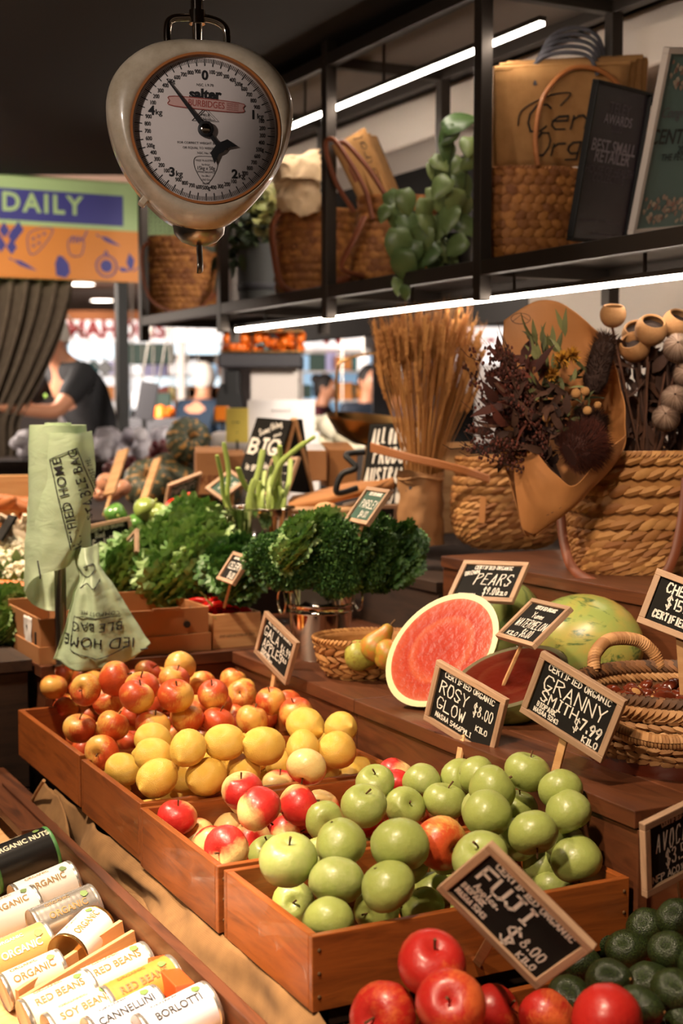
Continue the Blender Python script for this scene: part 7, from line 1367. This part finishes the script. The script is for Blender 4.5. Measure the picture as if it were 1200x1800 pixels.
# ================================================================ PEOPLE
plain('skin', '#c98c6c', .5); plain('hair_white', '#d8d0c8', .8); plain('hair_dark', '#1c1512', .7); plain('polo_black', '#1b1b1f', .8); plain('navy', '#14283c', .8); plain('maroon', '#5c2430', .8); plain('denim', '#27303f', .8); plain('eye_dark', '#1a1210', .4); plain('lip', '#9a5648', .5); plain('emb_green', '#7fa63a', .7)
def skinned(name, joints, edges, mat, par):
    me = bpy.data.meshes.new(name); me.from_pydata([j[0] for j in joints], edges, []); o = bpy.data.objects.new(name, me); C.objects.link(o); o.parent = par
    md = o.modifiers.new('skin', 'SKIN'); md.use_smooth_shade = True; sv = me.skin_vertices
    if not sv:
        bpy.context.view_layer.objects.active = o; me.attributes
    for i, j in enumerate(joints):
        rr_ = j[1]; me.skin_vertices[0].data[i].radius = rr_ if isinstance(rr_, tuple) else (rr_, rr_); me.skin_vertices[0].data[i].use_root = (i == 0)
    s_ = o.modifiers.new('sub', 'SUBSURF'); s_.levels = 1; s_.render_levels = 2; me.materials.append(M[mat]); return o
def person(label, x, foot_scale, Y, face, bend, top, hair, arm=(0, 0), sleeve=True, height=1.7, headturn=0., bun=False, cap=True, emb=False, z0=0.):
    """face = heading about z (0 faces the camera), bend = forward lean of the spine in radians, arm = (forward, elbow) angles"""
    c = atY(x, 713, Y); r = thing('person', label, 'person', (c.x, Y, z0), face); k = height/1.7
    F_ = lambda x_, y_, z: Vector((x_, y_, z))*k; hip = .93; cb, sb = math.cos(bend), math.sin(bend)
    sp = lambda x_, y_, z: (Vector((x_, y_*cb - (z-hip)*sb, hip + (z-hip)*cb + y_*sb)))*k
    hd = bend*.5 + .15; neck = sp(0, 0, 1.46); hc = neck + Vector((0, -math.sin(bend + .2)*.115, math.cos(bend + .2)*.115))*k
    J = [(F_(0, 0, hip), (.13*k, .10*k)), (sp(0, 0, 1.12), (.125*k, .095*k)), (sp(0, .0, 1.3), (.15*k, .10*k)), (neck, .055*k), (hc + Vector((0, 0, -.03))*k, .07*k), (hc + Vector((0, 0, .05))*k, (.078*k, .09*k)), (hc + Vector((0, 0, .1))*k, .06*k)]
    E_ = [(0, 1), (1, 2), (2, 3), (3, 4), (4, 5), (5, 6)]; hands = []
    for s_ in (-1, 1):
        sh = sp(s_*.18, 0, 1.38); fa, fe = arm; el = sh + Vector((s_*.05, -math.sin(fa)*.27, -math.cos(fa)*.27))*k; wr = el + Vector((-s_*.03, -math.sin(fa + fe)*.25, -math.cos(fa + fe)*.25))*k
        n = len(J); J += [(sh, .055*k), (el, .042*k), (wr, .028*k), (wr + (wr-el).normalized()*.06*k, (.038*k, .02*k))]; E_ += [(2, n), (n, n+1), (n+1, n+2), (n+2, n+3)]
        hb = wr + (wr-el).normalized()*.08*k; dd = (wr-el).normalized(); sdv = Vector((1, 0, 0))
        for q_ in range(4): m_ = len(J); l_ = (.055, .065, .06, .045)[q_]*k; st_ = hb + sdv*(q_-1.5)*.018*k - dd*.01*k; J += [(st_, .009*k), (st_ + dd*l_*.55 + Vector((0, 0, -.004)), .008*k), (st_ + dd*l_ + Vector((0, -.0, -.014))*k, .007*k)]; E_ += [(n+3, m_), (m_, m_+1), (m_+1, m_+2)]
        m_ = len(J); J += [(wr + dd*.03*k - sdv*s_*.03*k, .011*k), (wr + dd*.07*k - sdv*s_*.05*k, .009*k)]; E_ += [(n+2, m_), (m_, m_+1)]
        hp_ = F_(s_*.09, 0, .9); kn = F_(s_*.1, -.02, .5); an2 = F_(s_*.1, .02, .09); to = F_(s_*.12, -.12, .04); n = len(J); J += [(hp_, .085*k), (kn, .058*k), (an2, .04*k), (to, .035*k)]; E_ += [(0, n), (n, n+1), (n+1, n+2), (n+2, n+3)]
    skinned('body', J, E_, 'skin', r)
    tp = [(sp(0, 0, .9), (.165*k, .125*k)), (sp(0, 0, 1.12), (.15*k, .12*k)), (sp(0, 0, 1.32), (.175*k, .125*k)), (sp(0, 0, 1.43), (.09*k, .08*k))]; te = [(0, 1), (1, 2), (2, 3)]
    for s_ in (-1, 1):
        sh = sp(s_*.18, 0, 1.38); fa, fe = arm; el = sh + Vector((s_*.05, -math.sin(fa)*.27, -math.cos(fa)*.27))*k; wr = el + Vector((-s_*.03, -math.sin(fa + fe)*.25, -math.cos(fa + fe)*.25))*k
        n = len(tp); tp += [(sh, .075*k), (sh.lerp(el, .75), .065*k)]; te += [(2, n), (n, n+1)]
        if not sleeve: tp += [(el, .058*k), (wr, .045*k)]; te += [(n+1, n+2), (n+2, n+3)]
    skinned('shirt' if sleeve else 'jacket', tp, te, top, r)
    tj = [(F_(0, 0, .95), (.15*k, .115*k)), (F_(-.09, 0, .85), .1*k), (F_(-.1, -.02, .5), .075*k), (F_(-.1, .02, .1), .062*k), (F_(.09, 0, .85), .1*k), (F_(.1, -.02, .5), .075*k), (F_(.1, .02, .1), .062*k)]
    skinned('trousers', tj, [(0, 1), (1, 2), (2, 3), (0, 4), (4, 5), (5, 6)], 'denim', r)
    for s_ in (-1, 1): MB().ell(F_(s_*.11, -.07, .045), (.05*k, .14*k, .045*k), 12, 8).build('shoe', 'black', r)
    rot_ = Euler((bend*.8, 0, headturn)); R3 = rot_.to_matrix(); hq = lambda a, b_, c_: hc + Vector((0, 0, .03))*k + R3 @ Vector((a, b_, c_))*k
    MB().ell(hq(0, -.01, 0), (.078*k, .095*k, .112*k), 20, 14, rot_).build('face', 'skin', r)
    MB().tube([hq(0, -.1, .03), hq(0, -.122, -.012), hq(0, -.1, -.02)], [.008*k, .016*k, .010*k], 8).build('nose', 'skin', r)
    for s_ in (-1, 1):
        MB().ell(hq(s_*.031, -.094, .02), .011*k, 10, 8).build('eye', 'white', r); MB().ell(hq(s_*.031, -.104, .02), .005*k, 8, 6).build('iris', 'eye_dark', r); MB().ell(hq(s_*.08, .005, 0), (.012*k, .022*k, .032*k), 10, 8, rot_).build('ear', 'skin', r)
    MB().tube([hq(-.025, -.093, -.052), hq(0, -.102, -.05), hq(.025, -.093, -.052)], [.003*k, .007*k, .003*k], 8).build('mouth', 'lip', r)
    b = MB(); hr = lambda u, v: v*(1.15 + 1.25*(.5 + .5*math.sin(u*6.2832))**.7); b.grid(lambda u, v: hq(math.sin(hr(u, v))*math.cos(u*6.2832)*.09, .014 + math.sin(hr(u, v))*math.sin(u*6.2832)*(.104 if math.sin(u*6.2832) > 0 else .1), .012 + math.cos(hr(u, v))*.122), 32, 14, True)
    if bun: b.ell(hq(0, .1, .07), .05*k, 12, 8); b.ell(hq(.0, .06, -.03), (.08*k, .05*k, .08*k), 12, 8)
    b.build('hair', hair, r)
    if emb: MB().ell(sp(-.1, -.125, 1.32) , (.02, .006, .012), 10, 6).build('embroidered_logo', 'emb_green', r); MB().ell(sp(.12, -.12, 1.3), (.012, .006, .022), 10, 6).build('orange_badge', 'orange_fruit', r)
    return r
person('older man in a black polo bending over a counter behind the curtain', 186, 1, 7.95, -.9, .5, 'polo_black', 'hair_white', (.75, .9), True, 1.8, 0, False, True, True, .22)
o = MB().box((atY(186, 713, 7.95).x, 7.95, .109), (.9, .9, .216)).build('raised_floor', 'dark_u', None, smooth=False, bevel=.01); tag(o, 'raised wooden stall floor under the man in the black polo', 'platform')
person('white-haired person in a navy jacket seen from behind right of the pumpkin', 350, 1, 11.8, 2.6, .08, 'navy', 'hair_white', (.1, .3), False, 1.78, .3)
person('person with dark tied-up hair in a maroon top beside the kiosk', 550, 1, 13.2, 1.3, .15, 'maroon', 'hair_dark', (.4, .8), False, 1.72, 0, True)
person('person in dark blue standing behind the grey post', 640, 1, 11.5, .5, .1, 'denim', 'hair_dark', (.2, .4), False, 1.75)
person('person in a blue jacket half hidden by the wheat sheaf', 705, 1, 11.0, -.6, .05, 'navy', 'hair_white', (.3, .6), False, 1.72)
person('person in black clothing bending low right of the wheat sheaf', 800, 1, 6.8, .8, .9, 'polo_black', 'hair_dark', (.6, .5), False, 1.5)
